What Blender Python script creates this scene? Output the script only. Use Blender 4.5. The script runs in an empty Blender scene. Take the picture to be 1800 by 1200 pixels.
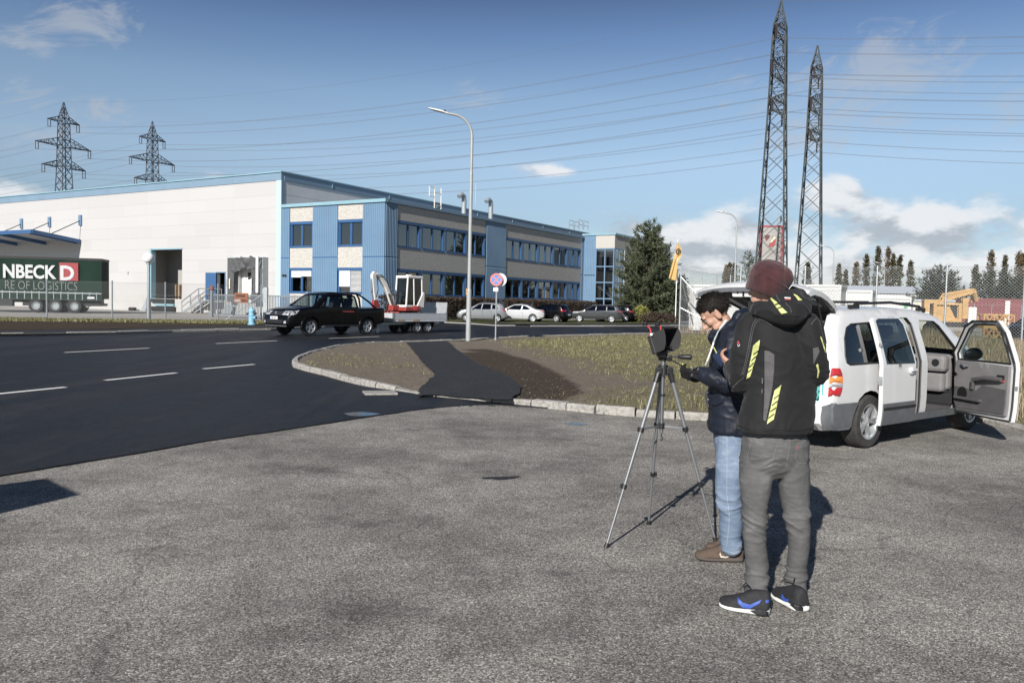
import bpy, bmesh, math, random
from math import sin, cos, pi, radians, sqrt, atan2, exp
from mathutils import Vector, Matrix, noise
from mathutils.geometry import delaunay_2d_cdt
from mathutils.bvhtree import BVHTree
SC = bpy.context.scene
COL = SC.collection
random.seed(7)
# ---------------------------------------------------------------- camera
EYE = Vector((0, 0, 1.62)); FPX = 1400.0
_p = atan2(68, FPX); _r = 0.0215
CF = Vector((0, cos(_p), -sin(_p))); _u0 = Vector((0, sin(_p), cos(_p))); _x0 = Vector((1, 0, 0))
CR = cos(_r)*_x0 + sin(_r)*_u0; CU = -sin(_r)*_x0 + cos(_r)*_u0
cam = bpy.data.cameras.new('camera'); camo = bpy.data.objects.new('camera', cam); COL.objects.link(camo)
cam.sensor_width = 36; cam.lens = 36*FPX/1800; cam.clip_start = 0.05; cam.clip_end = 6000
camo.matrix_world = Matrix(((CR.x, CU.x, -CF.x, EYE.x), (CR.y, CU.y, -CF.y, EYE.y), (CR.z, CU.z, -CF.z, EYE.z), (0, 0, 0, 1)))
SC.camera = camo
# ---------------------------------------------------------------- sun, sky, exposure
SUN_EL = radians(29.0); SUN_AZ = radians(23.5)          # the sun stands behind and to the left of the camera
TO_SUN = Vector((-sin(SUN_AZ)*cos(SUN_EL), -cos(SUN_AZ)*cos(SUN_EL), sin(SUN_EL)))
sl = bpy.data.lights.new('sun', 'SUN'); sl.energy = 5.0; sl.angle = radians(0.53); sl.color = (1.0, 0.965, 0.92)
so = bpy.data.objects.new('sun', sl); COL.objects.link(so); so.rotation_euler = TO_SUN.to_track_quat('Z', 'Y').to_euler()
SC.view_settings.view_transform = 'Standard'; SC.view_settings.look = 'None'
SC.view_settings.exposure = 0.42; SC.view_settings.gamma = 1.0; SC.view_settings.use_curve_mapping = False
SC.cycles.max_bounces = 6; SC.cycles.transparent_max_bounces = 24
SC.cycles.use_denoising = True
W = bpy.data.worlds.new('World'); SC.world = W; W.use_nodes = True

class NT:
    """small wrapper for building node trees"""
    def __init__(s, tree): s.t = tree; s.n = tree.nodes; s.l = tree.links
    def node(s, typ, **k):
        n = s.n.new(typ)
        for a, v in k.items(): setattr(n, a, v)
        return n
    def put(s, sock, v):
        if isinstance(v, bpy.types.NodeSocket): s.l.new(v, sock)
        elif v is not None:
            if hasattr(sock.default_value, '__len__') and not hasattr(v, '__len__'): v = (v,)*len(sock.default_value)
            if hasattr(sock.default_value, '__len__') and len(sock.default_value) == 4 and len(v) == 3: v = (*v, 1)
            sock.default_value = v
    def math(s, op, a, b=None, c=None, clamp=False):
        n = s.node('ShaderNodeMath', operation=op, use_clamp=clamp)
        for i, v in enumerate((a, b, c)):
            if v is not None: s.put(n.inputs[i], v)
        return n.outputs[0]
    def vmath(s, op, a, b=None):
        n = s.node('ShaderNodeVectorMath', operation=op)
        s.put(n.inputs[0], a)
        if b is not None: s.put(n.inputs[1], b)
        return n.outputs['Value'] if op in ('DOT_PRODUCT', 'LENGTH', 'DISTANCE') else n.outputs[0]
    def mix(s, f, a, b, mode='MIX'):
        n = s.node('ShaderNodeMix', data_type='RGBA', blend_type=mode)
        s.put(n.inputs[0], f); s.put(n.inputs[6], a); s.put(n.inputs[7], b)
        return n.outputs[2]
    def noise(s, vec, scale, detail=4, rough=.55, dist=0, out=0):
        n = s.node('ShaderNodeTexNoise'); s.put(n.inputs['Vector'], vec); n.inputs['Scale'].default_value = scale
        n.inputs['Detail'].default_value = detail; n.inputs['Roughness'].default_value = rough; n.inputs['Distortion'].default_value = dist
        return n.outputs[out]
    def voro(s, vec, scale, feature='F1', out=1):
        n = s.node('ShaderNodeTexVoronoi', feature=feature); s.put(n.inputs['Vector'], vec); n.inputs['Scale'].default_value = scale
        return n.outputs[out]
    def ramp(s, f, stops, interp='LINEAR'):
        n = s.node('ShaderNodeValToRGB'); s.put(n.inputs[0], f); cr = n.color_ramp; cr.interpolation = interp
        while len(cr.elements) > 1: cr.elements.remove(cr.elements[-1])
        for i, (p, c) in enumerate(stops):
            e = cr.elements[0] if i == 0 else cr.elements.new(p)
            e.position = p; c = (c, c, c) if not hasattr(c, '__len__') else c; e.color = (*c, 1)
        return n.outputs[0]
    def remap(s, v, a, b, c=0.0, d=1.0, smooth=True):
        n = s.node('ShaderNodeMapRange', interpolation_type='SMOOTHSTEP' if smooth else 'LINEAR'); n.clamp = True
        s.put(n.inputs[0], v)
        for i, x in enumerate((a, b, c, d)): s.put(n.inputs[i+1], x)
        return n.outputs[0]
    def sep(s, v):
        n = s.node('ShaderNodeSeparateXYZ'); s.put(n.inputs[0], v); return n.outputs
    def comb(s, x, y, z):
        n = s.node('ShaderNodeCombineXYZ')
        for i, v in enumerate((x, y, z)): s.put(n.inputs[i], v)
        return n.outputs[0]
    def bump(s, h, strength, dist=.01, normal=None):
        n = s.node('ShaderNodeBump'); n.inputs['Strength'].default_value = strength; n.inputs['Distance'].default_value = dist
        s.put(n.inputs['Height'], h)
        if normal is not None: s.put(n.inputs['Normal'], normal)
        return n.outputs[0]

def build_sky():
    w = NT(W.node_tree); w.n.clear()
    out = w.node('ShaderNodeOutputWorld'); bg = w.node('ShaderNodeBackground')
    sky = w.node('ShaderNodeTexSky', sky_type='NISHITA'); sky.sun_disc = False
    sky.sun_elevation = SUN_EL; sky.sun_rotation = pi + SUN_AZ; sky.altitude = 200; sky.air_density = 1.0; sky.dust_density = 0.25; sky.ozone_density = 2.0
    tc = w.node('ShaderNodeTexCoord'); d = w.vmath('NORMALIZE', tc.outputs['Generated']); X, Y, Z = w.sep(d)
    hs = w.node('ShaderNodeHueSaturation'); w.put(hs.inputs['Color'], sky.outputs[0]); hs.inputs['Saturation'].default_value = SKY_SAT
    # the clear sky grows darker with height
    grad = w.ramp(w.math('MULTIPLY', Z, 2.0, clamp=True), [(0, SKY_G[0]), (.1, SKY_G[1]), (.2, SKY_G[2]), (.34, SKY_G[3]), (.49, SKY_G[4]), (.62, SKY_G[5]), (.76, SKY_G[6]), (1, SKY_G[7])])
    base = w.mix(1.0, hs.outputs[0], grad, 'MULTIPLY')
    az = w.math('ARCTAN2', X, Y); el = w.math('ARCSINE', Z)
    ae = w.comb(az, w.math('MULTIPLY', el, 1.9), 0)
    # cumulus banks low over the horizon
    def blobs(lst):
        tot = None
        for (a, e, sa, se, k) in lst:
            q = w.math('ADD', w.math('POWER', w.math('DIVIDE', w.math('SUBTRACT', az, a), sa), 2.0), w.math('POWER', w.math('DIVIDE', w.math('SUBTRACT', el, e), se), 2.0))
            g = w.math('MULTIPLY', w.math('EXPONENT', w.math('MULTIPLY', q, -1.0)), k)
            tot = g if tot is None else w.math('MAXIMUM', tot, g)
        return tot
    n1 = w.noise(ae, 9.0, 8, .56, .25); n2 = w.noise(ae, 40.0, 4, .6)
    nn = w.math('ADD', w.math('MULTIPLY', n1, .82), w.math('MULTIPLY', n2, .18))
    cu = w.math('ADD', blobs(CUMULUS), w.math('MULTIPLY', w.math('SUBTRACT', nn, .5), 2.1))
    cmask = w.math('MULTIPLY', w.remap(cu, .06, .42), w.remap(blobs(CUMULUS), .04, .22))
    # lit tops, grey undersides: density a little above against density here
    up = w.comb(w.math('SUBTRACT', az, .02), w.math('MULTIPLY', w.math('ADD', el, .022), 1.9), 0)
    nu = w.noise(up, 9.0, 6, .56, .25)
    lit = w.remap(w.math('SUBTRACT', n1, nu), -.12, .07)
    ccol = w.mix(lit, (2.9, 3.15, 3.5), (5.7, 5.75, 5.85))
    c1 = w.mix(w.math('MULTIPLY', cmask, .86), base, ccol)
    # torn wisps higher up
    wv = w.comb(w.math('ADD', az, w.math('MULTIPLY', el, .9)), w.math('MULTIPLY', w.math('SUBTRACT', el, w.math('MULTIPLY', az, .35)), 2.6), .3)
    nw = w.noise(wv, 11.0, 9, .66, .8)
    wi = w.math('ADD', blobs(WISPS), w.math('MULTIPLY', w.math('SUBTRACT', nw, .5), 4.2))
    wmask = w.math('MULTIPLY', w.remap(wi, .15, 1.25), w.remap(blobs(WISPS), .02, .2))
    c2 = w.mix(w.math('MULTIPLY', wmask, .55), c1, (3.2, 3.4, 3.7))
    w.put(bg.inputs[0], c2); bg.inputs[1].default_value = 0.115
    w.l.new(bg.outputs[0], out.inputs[0])
def dirpx(u, v):
    d = (CF + (u-900)/FPX*CR - (v-600)/FPX*CU).normalized()
    return atan2(d.x, d.y), math.asin(d.z)
def cl(u, v, su, sv, k): return (*dirpx(u, v), su/FPX, sv/FPX, k)
CUMULUS = [cl(1230, 450, 130, 55, .62), cl(1090, 405, 60, 30, .5), cl(1630, 410, 120, 55, .62), cl(1470, 345, 55, 32, .5), cl(1560, 360, 40, 22, .4), cl(1330, 420, 100, 55, .5),
           cl(1760, 470, 120, 45, .55), cl(1480, 470, 160, 30, .5), cl(960, 300, 60, 14, .3), cl(400, 330, 100, 30, .2), cl(2100, 420, 300, 60, .5), cl(-300, 380, 300, 80, .5)]
WISPS = [cl(1545, 120, 90, 55, 1.15), cl(1470, 190, 130, 55, .95), cl(150, 40, 70, 40, .8), cl(45, 70, 70, 16, .75), cl(190, 195, 42, 15, .85), cl(30, 160, 40, 22, .55), cl(840, 165, 60, 22, .4), cl(1300, 140, 60, 25, .4),
         cl(130, 250, 80, 35, .45), cl(300, 232, 40, 10, .45), cl(1790, 185, 40, 40, .5)]
SKY_SAT = 0.82
SKY_G = [(.48, .50, .58), (.50, .53, .62), (.47, .51, .565), (.63, .66, .69), (.57, .635, .68), (.38, .47, .59), (.20, .247, .35), (.14, .18, .27)]
build_sky()
# ---------------------------------------------------------------- survey helpers: where a sight line of the camera meets the place
def ray(u, v): return CF + (u-900)/FPX*CR - (v-600)/FPX*CU
def G(u, v, z=0.0):
    d = ray(u, v); return EYE + d*((z-EYE.z)/d.z)
def D(u, v, y):
    d = ray(u, v); return EYE + d*(y/d.y)
# ---------------------------------------------------------------- object helpers
def props(o, label=None, cat=None, group=None, kind=None):
    if label: o['label'] = label
    if cat: o['category'] = cat
    if group: o['group'] = group
    if kind: o['kind'] = kind
    return o
def thing(name, label, cat, loc=(0, 0, 0), rz=0.0, group=None):
    o = bpy.data.objects.new(name, None); COL.objects.link(o); o.empty_display_size = .2
    o.location = loc; o.rotation_euler = (0, 0, rz)
    return props(o, label, cat, group)
class MB:
    """collects shapes; .obj() links them as one mesh object"""
    def __init__(s): s.v = []; s.f = []; s.m = []; s.mi = 0
    def add(s, vs, fs):
        b = len(s.v); s.v += [tuple(x) for x in vs]; s.f += [tuple(i+b for i in f) for f in fs]; s.m += [s.mi]*len(fs); return s
    def box(s, c, d, rot=None):
        x, y, z = d[0]/2, d[1]/2, d[2]/2
        vs = [Vector((i*x, j*y, k*z)) for i in (-1, 1) for j in (-1, 1) for k in (-1, 1)]
        if rot is not None:
            R = rot if isinstance(rot, Matrix) else Matrix.Rotation(rot, 3, 'Z')
            vs = [R @ v for v in vs]
        c = Vector(c)
        return s.add([v+c for v in vs], [(0, 1, 3, 2), (4, 6, 7, 5), (0, 4, 5, 1), (2, 3, 7, 6), (0, 2, 6, 4), (1, 5, 7, 3)])
    def bb(s, x0, x1, y0, y1, z0, z1): return s.box(((x0+x1)/2, (y0+y1)/2, (z0+z1)/2), (abs(x1-x0), abs(y1-y0), abs(z1-z0)))
    def bar(s, a, b, w, h=None):
        """square bar between two points"""
        a, b = Vector(a), Vector(b); d = b-a; L = d.length
        if L < 1e-6: return s
        q = d.to_track_quat('X', 'Z').to_matrix()
        return s.box((a+b)/2, (L, w, h or w), q)
    def ring(s, c, q, rx, ry, n):
        return [Vector(c) + q @ Vector((rx*cos(2*pi*i/n), ry*sin(2*pi*i/n), 0)) for i in range(n)]
    def loft(s, rings, cap=True, closed=True):
        n = len(rings[0]); vs = [p for r in rings for p in r]; fs = []
        for k in range(len(rings)-1):
            for i in range(n if closed else n-1):
                j = (i+1) % n; fs.append((k*n+i, k*n+j, (k+1)*n+j, (k+1)*n+i))
        if cap: fs.append(tuple(range(n-1, -1, -1))); fs.append(tuple((len(rings)-1)*n+i for i in range(n)))
        return s.add(vs, fs)
    def tube(s, pts, r, n=8, cap=True):
        pts = [Vector(p) for p in pts]; rs = r if hasattr(r, '__len__') else [r]*len(pts); rings = []; q = None
        for i, p in enumerate(pts):
            d = (pts[min(i+1, len(pts)-1)] - pts[max(i-1, 0)]).normalized()
            if q is None: q = d.to_track_quat('Z', 'Y')
            else: q = (q @ Vector((0, 0, 1))).rotation_difference(d) @ q
            rings.append(s.ring(p, q, rs[i], rs[i], n))
        return s.loft(rings, cap)
    def cyl(s, a, b, r0, r1=None, n=12): return s.tube([a, b], [r0, r0 if r1 is None else r1], n)
    def lathe(s, prof, c=(0, 0, 0), n=20, q=None, cap=True):
        q = q or Matrix.Identity(3); c = Vector(c)
        return s.loft([[c + q @ Vector((r*cos(2*pi*i/n), r*sin(2*pi*i/n), z)) for i in range(n)] for r, z in prof], cap)
    def ball(s, c, r, nu=12, nv=8, q=None):
        r = r if hasattr(r, '__len__') else (r, r, r); q = q or Matrix.Identity(3); c = Vector(c); rings = []
        for k in range(nv+1):
            t = -pi/2 + pi*max(.02, min(nv-.02, k))/nv
            rings.append([c + q @ Vector((r[0]*cos(t)*cos(2*pi*i/nu), r[1]*cos(t)*sin(2*pi*i/nu), r[2]*sin(t))) for i in range(nu)])
        return s.loft(rings)
    def prism(s, poly, d, M=None):
        """polygon in local xy, thickness d along local z"""
        M = M or Matrix.Identity(4); n = len(poly)
        a = [M @ Vector((x, y, 0)) for x, y in poly]; b = [M @ Vector((x, y, d)) for x, y in poly]
        return s.add(a+b, [tuple(range(n-1, -1, -1)), tuple(range(n, 2*n))] + [(i, (i+1) % n, n+(i+1) % n, n+i) for i in range(n)])
    def quad(s, a, b, c, d): return s.add([a, b, c, d], [(0, 1, 2, 3)])
    def obj(s, name, m, parent=None, smooth=False, bevel=0, **k):
        me = bpy.data.meshes.new(name); me.from_pydata(s.v, [], s.f); me.validate()
        ms = m if isinstance(m, (list, tuple)) else [m]
        for x in ms: me.materials.append(x)
        if len(ms) > 1 and len(me.polygons) == len(s.m): me.polygons.foreach_set('material_index', s.m)
        me.update()
        if smooth: me.shade_smooth(); me.set_sharp_from_angle(angle=radians(smooth if smooth is not True and smooth > 1 else 40))
        o = bpy.data.objects.new(name, me); COL.objects.link(o); o.parent = parent
        if bevel:
            b = o.modifiers.new('bevel', 'BEVEL'); b.width = bevel; b.segments = 2; b.limit_method = 'ANGLE'; b.angle_limit = radians(40)
        props(o, **k)
        return o
def structure(mb, name, m, **k): return mb.obj(name, m, kind='structure', **k)
def copy_tree(o, parent=None):
    c = o.copy(); COL.objects.link(c); c.parent = parent
    for ch in list(o.children): copy_tree(ch, c)
    return c
def kids_fix(o): pass
def in_poly(x, y, P):
    c = False; j = len(P)-1
    for i in range(len(P)):
        xi, yi = P[i][0], P[i][1]; xj, yj = P[j][0], P[j][1]
        if (yi > y) != (yj > y) and x < (xj-xi)*(y-yi)/(yj-yi)+xi: c = not c
        j = i
    return c
def resample(P, step, closed=True):
    out = []; n = len(P)
    for i in range(n if closed else n-1):
        a = Vector(P[i][:2]); b = Vector(P[(i+1) % n][:2]); k = max(1, int(math.ceil((b-a).length/step)))
        out += [a.lerp(b, t/k) for t in range(k)]
    if not closed: out.append(Vector(P[-1][:2]))
    return out
def smooth_line(P, n=6):
    """Catmull-Rom through the points"""
    P = [Vector(p) for p in P]; out = []
    for i in range(len(P)-1):
        a, b, c, d = P[max(i-1, 0)], P[i], P[i+1], P[min(i+2, len(P)-1)]
        for k in range(n):
            t = k/n; out.append(.5*((2*b)+(c-a)*t+(2*a-5*b+4*c-d)*t*t+(3*b-a-3*c+d)*t**3))
    return out+[P[-1]]
def cdt_fill(outer, holes=(), pts=()):
    """triangulate a polygon with holes and inner points; returns 2D verts and triangles"""
    vs = []; es = []
    for loop in [outer]+list(holes):
        b = len(vs); n = len(loop); vs += [Vector((p[0], p[1])) for p in loop]; es += [(b+i, b+(i+1) % n) for i in range(n)]
    vs += [Vector((p[0], p[1])) for p in pts]
    r = delaunay_2d_cdt(vs, es, [], 0, 1e-5)
    V, Fc = r[0], r[2]; keep = []
    for f in Fc:
        c = sum((V[i] for i in f), Vector((0, 0)))/len(f)
        if in_poly(c.x, c.y, outer) and not any(in_poly(c.x, c.y, h) for h in holes): keep.append(tuple(f))
    return V, keep
def baked(o, name=None):
    """apply all modifiers of an object into its mesh"""
    dg = bpy.context.evaluated_depsgraph_get(); dg.update()
    me = bpy.data.meshes.new_from_object(o.evaluated_get(dg)); me.name = o.name
    o.modifiers.clear(); old = o.data; o.data = me
    if old.users == 0: bpy.data.meshes.remove(old)
    return o
def lettering(body, size, m, parent, M, extrude=.004, bold=0.0, xscale=1.0, align='LEFT', name='lettering', shear=0):
    cu = bpy.data.curves.new(name, 'FONT'); cu.body = body; cu.size = size; cu.extrude = extrude; cu.offset = bold; cu.align_x = align; cu.shear = shear; cu.resolution_u = 3
    t = bpy.data.objects.new(name, cu); COL.objects.link(t)
    dg = bpy.context.evaluated_depsgraph_get(); dg.update()
    me = bpy.data.meshes.new_from_object(t.evaluated_get(dg)); me.name = name
    bpy.data.objects.remove(t); bpy.data.curves.remove(cu)
    me.transform(M @ Matrix.Diagonal((xscale, 1, 1, 1)))
    me.materials.clear(); me.materials.append(m)
    o = bpy.data.objects.new(name, me); COL.objects.link(o); o.parent = parent
    return o
# ---------------------------------------------------------------- materials
def new_mat(name):
    m = bpy.data.materials.new(name); m.use_nodes = True; t = NT(m.node_tree); t.n.clear()
    out = t.node('ShaderNodeOutputMaterial'); b = t.node('ShaderNodeBsdfPrincipled'); t.l.new(b.outputs[0], out.inputs[0])
    return m, t, b, out
def coords(t, which='Object'): return t.node('ShaderNodeTexCoord').outputs[which]
def mat(name, col, rough=.6, metal=0.0, var=.12, scale=5.0, bump=0.0, bscale=60.0, coat=0.0, spec=.5, rvar=.08, bdist=.01, tint=None, detail=5, sheen=0):
    m, t, b, out = new_mat(name); c = coords(t)
    n = t.noise(c, scale, detail, .6)
    lo = tuple(x*(1-var) for x in col); hi = tuple(min(1, x*(1+var)) for x in (tint or col))
    t.put(b.inputs['Base Color'], t.ramp(n, [(.3, lo), (.7, hi)]))
    t.put(b.inputs['Roughness'], t.math('ADD', rough-rvar, t.math('MULTIPLY', t.noise(c, scale*2.3, 3), 2*rvar), clamp=True))
    b.inputs['Metallic'].default_value = metal; b.inputs['Coat Weight'].default_value = coat; b.inputs['Coat Roughness'].default_value = .04
    b.inputs['Specular IOR Level'].default_value = spec
    if sheen: b.inputs['Sheen Weight'].default_value = sheen
    if bump: t.put(b.inputs['Normal'], t.bump(t.noise(c, bscale, 4, .6), bump, bdist))
    return m
def glass(name, tint=(.8, .85, .85), clear=.6, rough=.02, refl=(1, 1, 1), base=.07):
    """thin pane: mirror at grazing angles, clear or tinted straight through"""
    m, t, b, out = new_mat(name); t.n.remove(b)
    lw = t.node('ShaderNodeLayerWeight'); lw.inputs[0].default_value = .5; fres = t.math('ADD', t.math('MULTIPLY', t.math('POWER', lw.outputs['Facing'], 4.0), 1-base), base, clamp=True)
    tr = t.node('ShaderNodeBsdfTransparent'); tr.inputs[0].default_value = (*[x*clear for x in tint], 1)
    gl = t.node('ShaderNodeBsdfGlossy'); gl.inputs[0].default_value = (*refl, 1); gl.inputs['Roughness'].default_value = rough
    mx = t.node('ShaderNodeMixShader'); t.l.new(fres, mx.inputs[0])
    t.l.new(tr.outputs[0], mx.inputs[1]); t.l.new(gl.outputs[0], mx.inputs[2]); t.l.new(mx.outputs[0], out.inputs[0])
    return m
M = {}
def build_materials():
    # worn grey car park asphalt: exposed stones of several greys, stains and cracks
    m, t, b, out = new_mat('worn asphalt'); c = coords(t)
    cell = t.voro(c, 135, out=1); d1 = t.voro(c, 135, 'DISTANCE_TO_EDGE', 0)
    grey = t.ramp(t.sep(cell)[0], [(0, (.085, .08, .073)), (.3, (.19, .178, .161)), (.6, (.30, .282, .254)), (.86, (.44, .413, .372)), (1, (.70, .655, .59))])
    big = t.noise(c, .55, 6, .62); mid = t.noise(c, 3.2, 5, .6)
    tone = t.math('ADD', t.remap(big, .3, .7, .62, 1.22), t.math('MULTIPLY', t.math('SUBTRACT', mid, .5), .8))
    col = t.mix(1.0, grey, t.mix(0.0, t.comb(tone, tone, tone), (0, 0, 0)), 'MULTIPLY')
    wv = t.vmath('ADD', c, t.vmath('MULTIPLY', t.noise(c, 1.3, 3, .5, out=1), (1.2, 1.2, 0)))
    crack = t.voro(wv, .42, 'DISTANCE_TO_EDGE', 0)
    cm = t.math('MULTIPLY', t.remap(crack, .002, .010, 1, 0), t.remap(t.noise(c, .7, 3), .42, .58))
    col = t.mix(t.math('MULTIPLY', cm, .34), col, (.03, .03, .03))
    st = t.noise(t.vmath('MULTIPLY', c, (.6, 1.5, 1)), 1.1, 5, .65)
    col = t.mix(t.remap(st, .57, .72, 0, .55), col, (.075, .072, .07))
    t.put(b.inputs['Base Color'], col); b.inputs['Roughness'].default_value = .82; b.inputs['Specular IOR Level'].default_value = .3
    h = t.math('ADD', t.math('MULTIPLY', t.remap(d1, 0, .25), 1.0), t.math('MULTIPLY', mid, .6))
    t.put(b.inputs['Normal'], t.bump(h, .75, .006)); M['worn'] = m
    # fresh black road asphalt, still patchy with damp
    m, t, b, out = new_mat('fresh road asphalt'); c = coords(t)
    sp = t.voro(c, 120, out=1); s0 = t.sep(sp)[0]
    mp = t.node('ShaderNodeMapping'); mp.inputs['Rotation'].default_value = (0, 0, radians(20)); mp.inputs['Scale'].default_value = (.75, .06, 1); t.put(mp.inputs[0], c); lane = t.noise(mp.outputs[0], 1.0, 6, .6, .35); fine = t.noise(c, 1.4, 5, .6)
    colr = t.ramp(s0, [(0, (.004, .0045, .006)), (.8, (.011, .012, .0145)), (.95, (.03, .031, .033)), (1, (.08, .08, .08))])
    dry = t.remap(t.math('ADD', lane, t.math('MULTIPLY', fine, .35)), .60, .84)
    t.put(b.inputs['Base Color'], t.mix(t.math('MULTIPLY', dry, .8), colr, (.036, .038, .043)))
    t.put(b.inputs['Roughness'], t.math('ADD', .50, t.math('MULTIPLY', dry, .22)))
    b.inputs['Specular IOR Level'].default_value = .17
    t.put(b.inputs['Normal'], t.bump(t.voro(c, 120, 'DISTANCE_TO_EDGE', 0), .55, .006)); M['road'] = m
    # crumbly footpath asphalt
    m, t, b, out = new_mat('footpath asphalt'); c = coords(t)
    s0 = t.sep(t.voro(c, 70, out=1))[0]
    t.put(b.inputs['Base Color'], t.ramp(t.math('ADD', t.math('MULTIPLY', s0, .7), t.math('MULTIPLY', t.noise(c, 2.5, 4), .3)), [(.2, (.007, .007, .008)), (.72, (.022, .022, .0235)), (.95, (.10, .098, .09))]))
    b.inputs['Roughness'].default_value = .72; t.put(b.inputs['Normal'], t.bump(t.voro(c, 70, 'DISTANCE_TO_EDGE', 0), .9, .01)); M['path'] = m
    # island soil with thin grass, mixed by the vertex layers 'soil' and 'grass'
    m, t, b, out = new_mat('rough ground'); c = coords(t)
    at = t.node('ShaderNodeAttribute', attribute_name='soil').outputs['Fac']; ag = t.node('ShaderNodeAttribute', attribute_name='grass').outputs['Fac']
    n1 = t.noise(c, 9, 6, .65); n2 = t.noise(c, 60, 4, .7); n3 = t.noise(c, 1.6, 5, .6)
    dirt = t.ramp(t.math('ADD', t.math('MULTIPLY', n2, .6), t.math('MULTIPLY', n1, .4)), [(.3, (.095, .076, .058)), (.5, (.20, .168, .13)), (.64, (.31, .27, .215)), (.78, (.46, .42, .35))])
    dark = t.ramp(n2, [(.3, (.03, .022, .016)), (.55, (.08, .06, .044)), (.72, (.16, .13, .10))])
    grass = t.ramp(t.math('ADD', t.math('MULTIPLY', n2, .55), t.math('MULTIPLY', n1, .45)), [(.3, (.085, .08, .042)), (.5, (.19, .175, .10)), (.7, (.33, .295, .19))])
    col = t.mix(t.remap(t.math('ADD', at, t.math('MULTIPLY', t.math('SUBTRACT', n1, .5), .9)), .4, .6), dirt, dark)
    col = t.mix(t.math('MULTIPLY', t.remap(t.math('ADD', t.math('ADD', ag, t.math('MULTIPLY', t.math('SUBTRACT', n1, .5), 1.1)), t.math('MULTIPLY', t.math('SUBTRACT', n3, .5), .8)), .38, .75), .85), col, grass)
    t.put(b.inputs['Base Color'], col); b.inputs['Roughness'].default_value = .95; b.inputs['Specular IOR Level'].default_value = .15
    t.put(b.inputs['Normal'], t.bump(t.math('ADD', n1, t.math('MULTIPLY', n2, .6)), 1.0, .05)); M['field'] = m
    M['soil'] = mat('dark soil', (.062, .048, .036), .95, var=.6, scale=22, bump=1, bscale=40, bdist=.04, spec=.1)
    M['verge_grass'] = mat('verge grass', (.10, .105, .05), .95, var=.5, scale=8, bump=1, bscale=50, bdist=.05, spec=.1)
    M['yard'] = mat('yard concrete', (.30, .285, .265), .9, var=.2, scale=.35, bump=.2, bscale=30, spec=.2)
    M['gravel'] = mat('lot gravel', (.22, .205, .18), .95, var=.35, scale=2.5, bump=.8, bscale=30, bdist=.04, spec=.1)
    # kerb granite
    m, t, b, out = new_mat('kerb stone'); c = coords(t)
    n = t.noise(c, 14, 6, .7); n2 = t.noise(c, 90, 3)
    t.put(b.inputs['Base Color'], t.ramp(t.math('ADD', t.math('MULTIPLY', n, .7), t.math('MULTIPLY', n2, .3)), [(.3, (.10, .092, .08)), (.5, (.30, .285, .26)), (.7, (.46, .44, .41))]))
    b.inputs['Roughness'].default_value = .88; t.put(b.inputs['Normal'], t.bump(n, .8, .02)); M['kerb'] = m
    # road paint, worn
    m, t, b, out = new_mat('road paint'); c = coords(t)
    t.put(b.inputs['Base Color'], t.mix(t.remap(t.noise(c, 40, 4, .7), .56, .72, 0, .75), (.78, .77, .74), (.12, .12, .12))); b.inputs['Roughness'].default_value = .6; M['paint'] = m
    # wet puddle
    m, t, b, out = new_mat('puddle water'); b.inputs['Base Color'].default_value = (.012, .013, .015, 1); b.inputs['Roughness'].default_value = .10; b.inputs['IOR'].default_value = 1.33; b.inputs['Specular IOR Level'].default_value = .35
    t.put(b.inputs['Normal'], t.bump(t.noise(coords(t), 6, 2), .05, .01)); M['puddle'] = m
    # white facade panels: rows of panels with fine joints and slightly different whites
    m, t, b, out = new_mat('white facade panels'); c = coords(t); x, y, z = t.sep(c)
    row = t.math('DIVIDE', t.math('SUBTRACT', z, 1.6), 1.08); cx = t.math('DIVIDE', x, 6.0)
    rr = t.math('FLOOR', row); cc = t.math('FLOOR', t.math('ADD', cx, t.math('MULTIPLY', rr, .37)))
    wn = t.node('ShaderNodeTexWhiteNoise', noise_dimensions='2D'); t.put(wn.inputs['Vector'], t.comb(rr, cc, 0))
    base = t.mix(wn.outputs[0], (.46, .452, .443), (.432, .423, .414))
    fr = t.math('FRACT', row); j = t.math('MAXIMUM', t.remap(fr, 0, .05, 1, 0, False), t.remap(fr, .985, 1, 0, 1, False))
    fx = t.math('FRACT', cx); jv = t.math('MULTIPLY', t.remap(t.math('ABSOLUTE', t.math('SUBTRACT', fx, .5)), .494, .5, 0, .35, False), 1.0)
    base = t.mix(t.math('MULTIPLY', t.math('MAXIMUM', j, jv), .85), base, (.36, .34, .33))
    st = t.noise(t.vmath('MULTIPLY', c, (2.2, 2.2, .25)), 1.0, 4, .6)
    t.put(b.inputs['Base Color'], t.mix(t.remap(st, .52, .75, 0, .22), base, (.50, .47, .44))); b.inputs['Roughness'].default_value = .5
    t.put(b.inputs['Normal'], t.bump(j, -.6, .02)); M['white_panel'] = m
    M['plinth'] = mat('painted plinth', (.43, .42, .405), .8, var=.07, scale=1.2, bump=.1)
    M['fascia'] = mat('grey blue fascia', (.17, .25, .33), .45, var=.06, scale=.6)
    M['flashing'] = mat('roof edge flashing', (.22, .36, .42), .4, var=.05, scale=2)
    M['blue'] = mat('blue cladding', (.13, .215, .315), .42, var=.06, scale=.7)
    M['blue_frame'] = mat('blue window frame', (.035, .098, .22), .4, var=.05)
    M['gravelpanel'] = mat('washed gravel panel', (.43, .41, .375), .92, var=.35, scale=16, bump=.5, bscale=22, bdist=.015, spec=.2, detail=7)
    M['joint'] = mat('joint filler', (.62, .60, .56), .8, var=.05)
    M['pane'] = glass('window pane', (.6, .66, .68), .42, base=.17)
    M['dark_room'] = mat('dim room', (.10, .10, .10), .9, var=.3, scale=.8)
    M['curtain'] = mat('pale curtain', (.62, .61, .58), .9, var=.15, scale=3)
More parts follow.
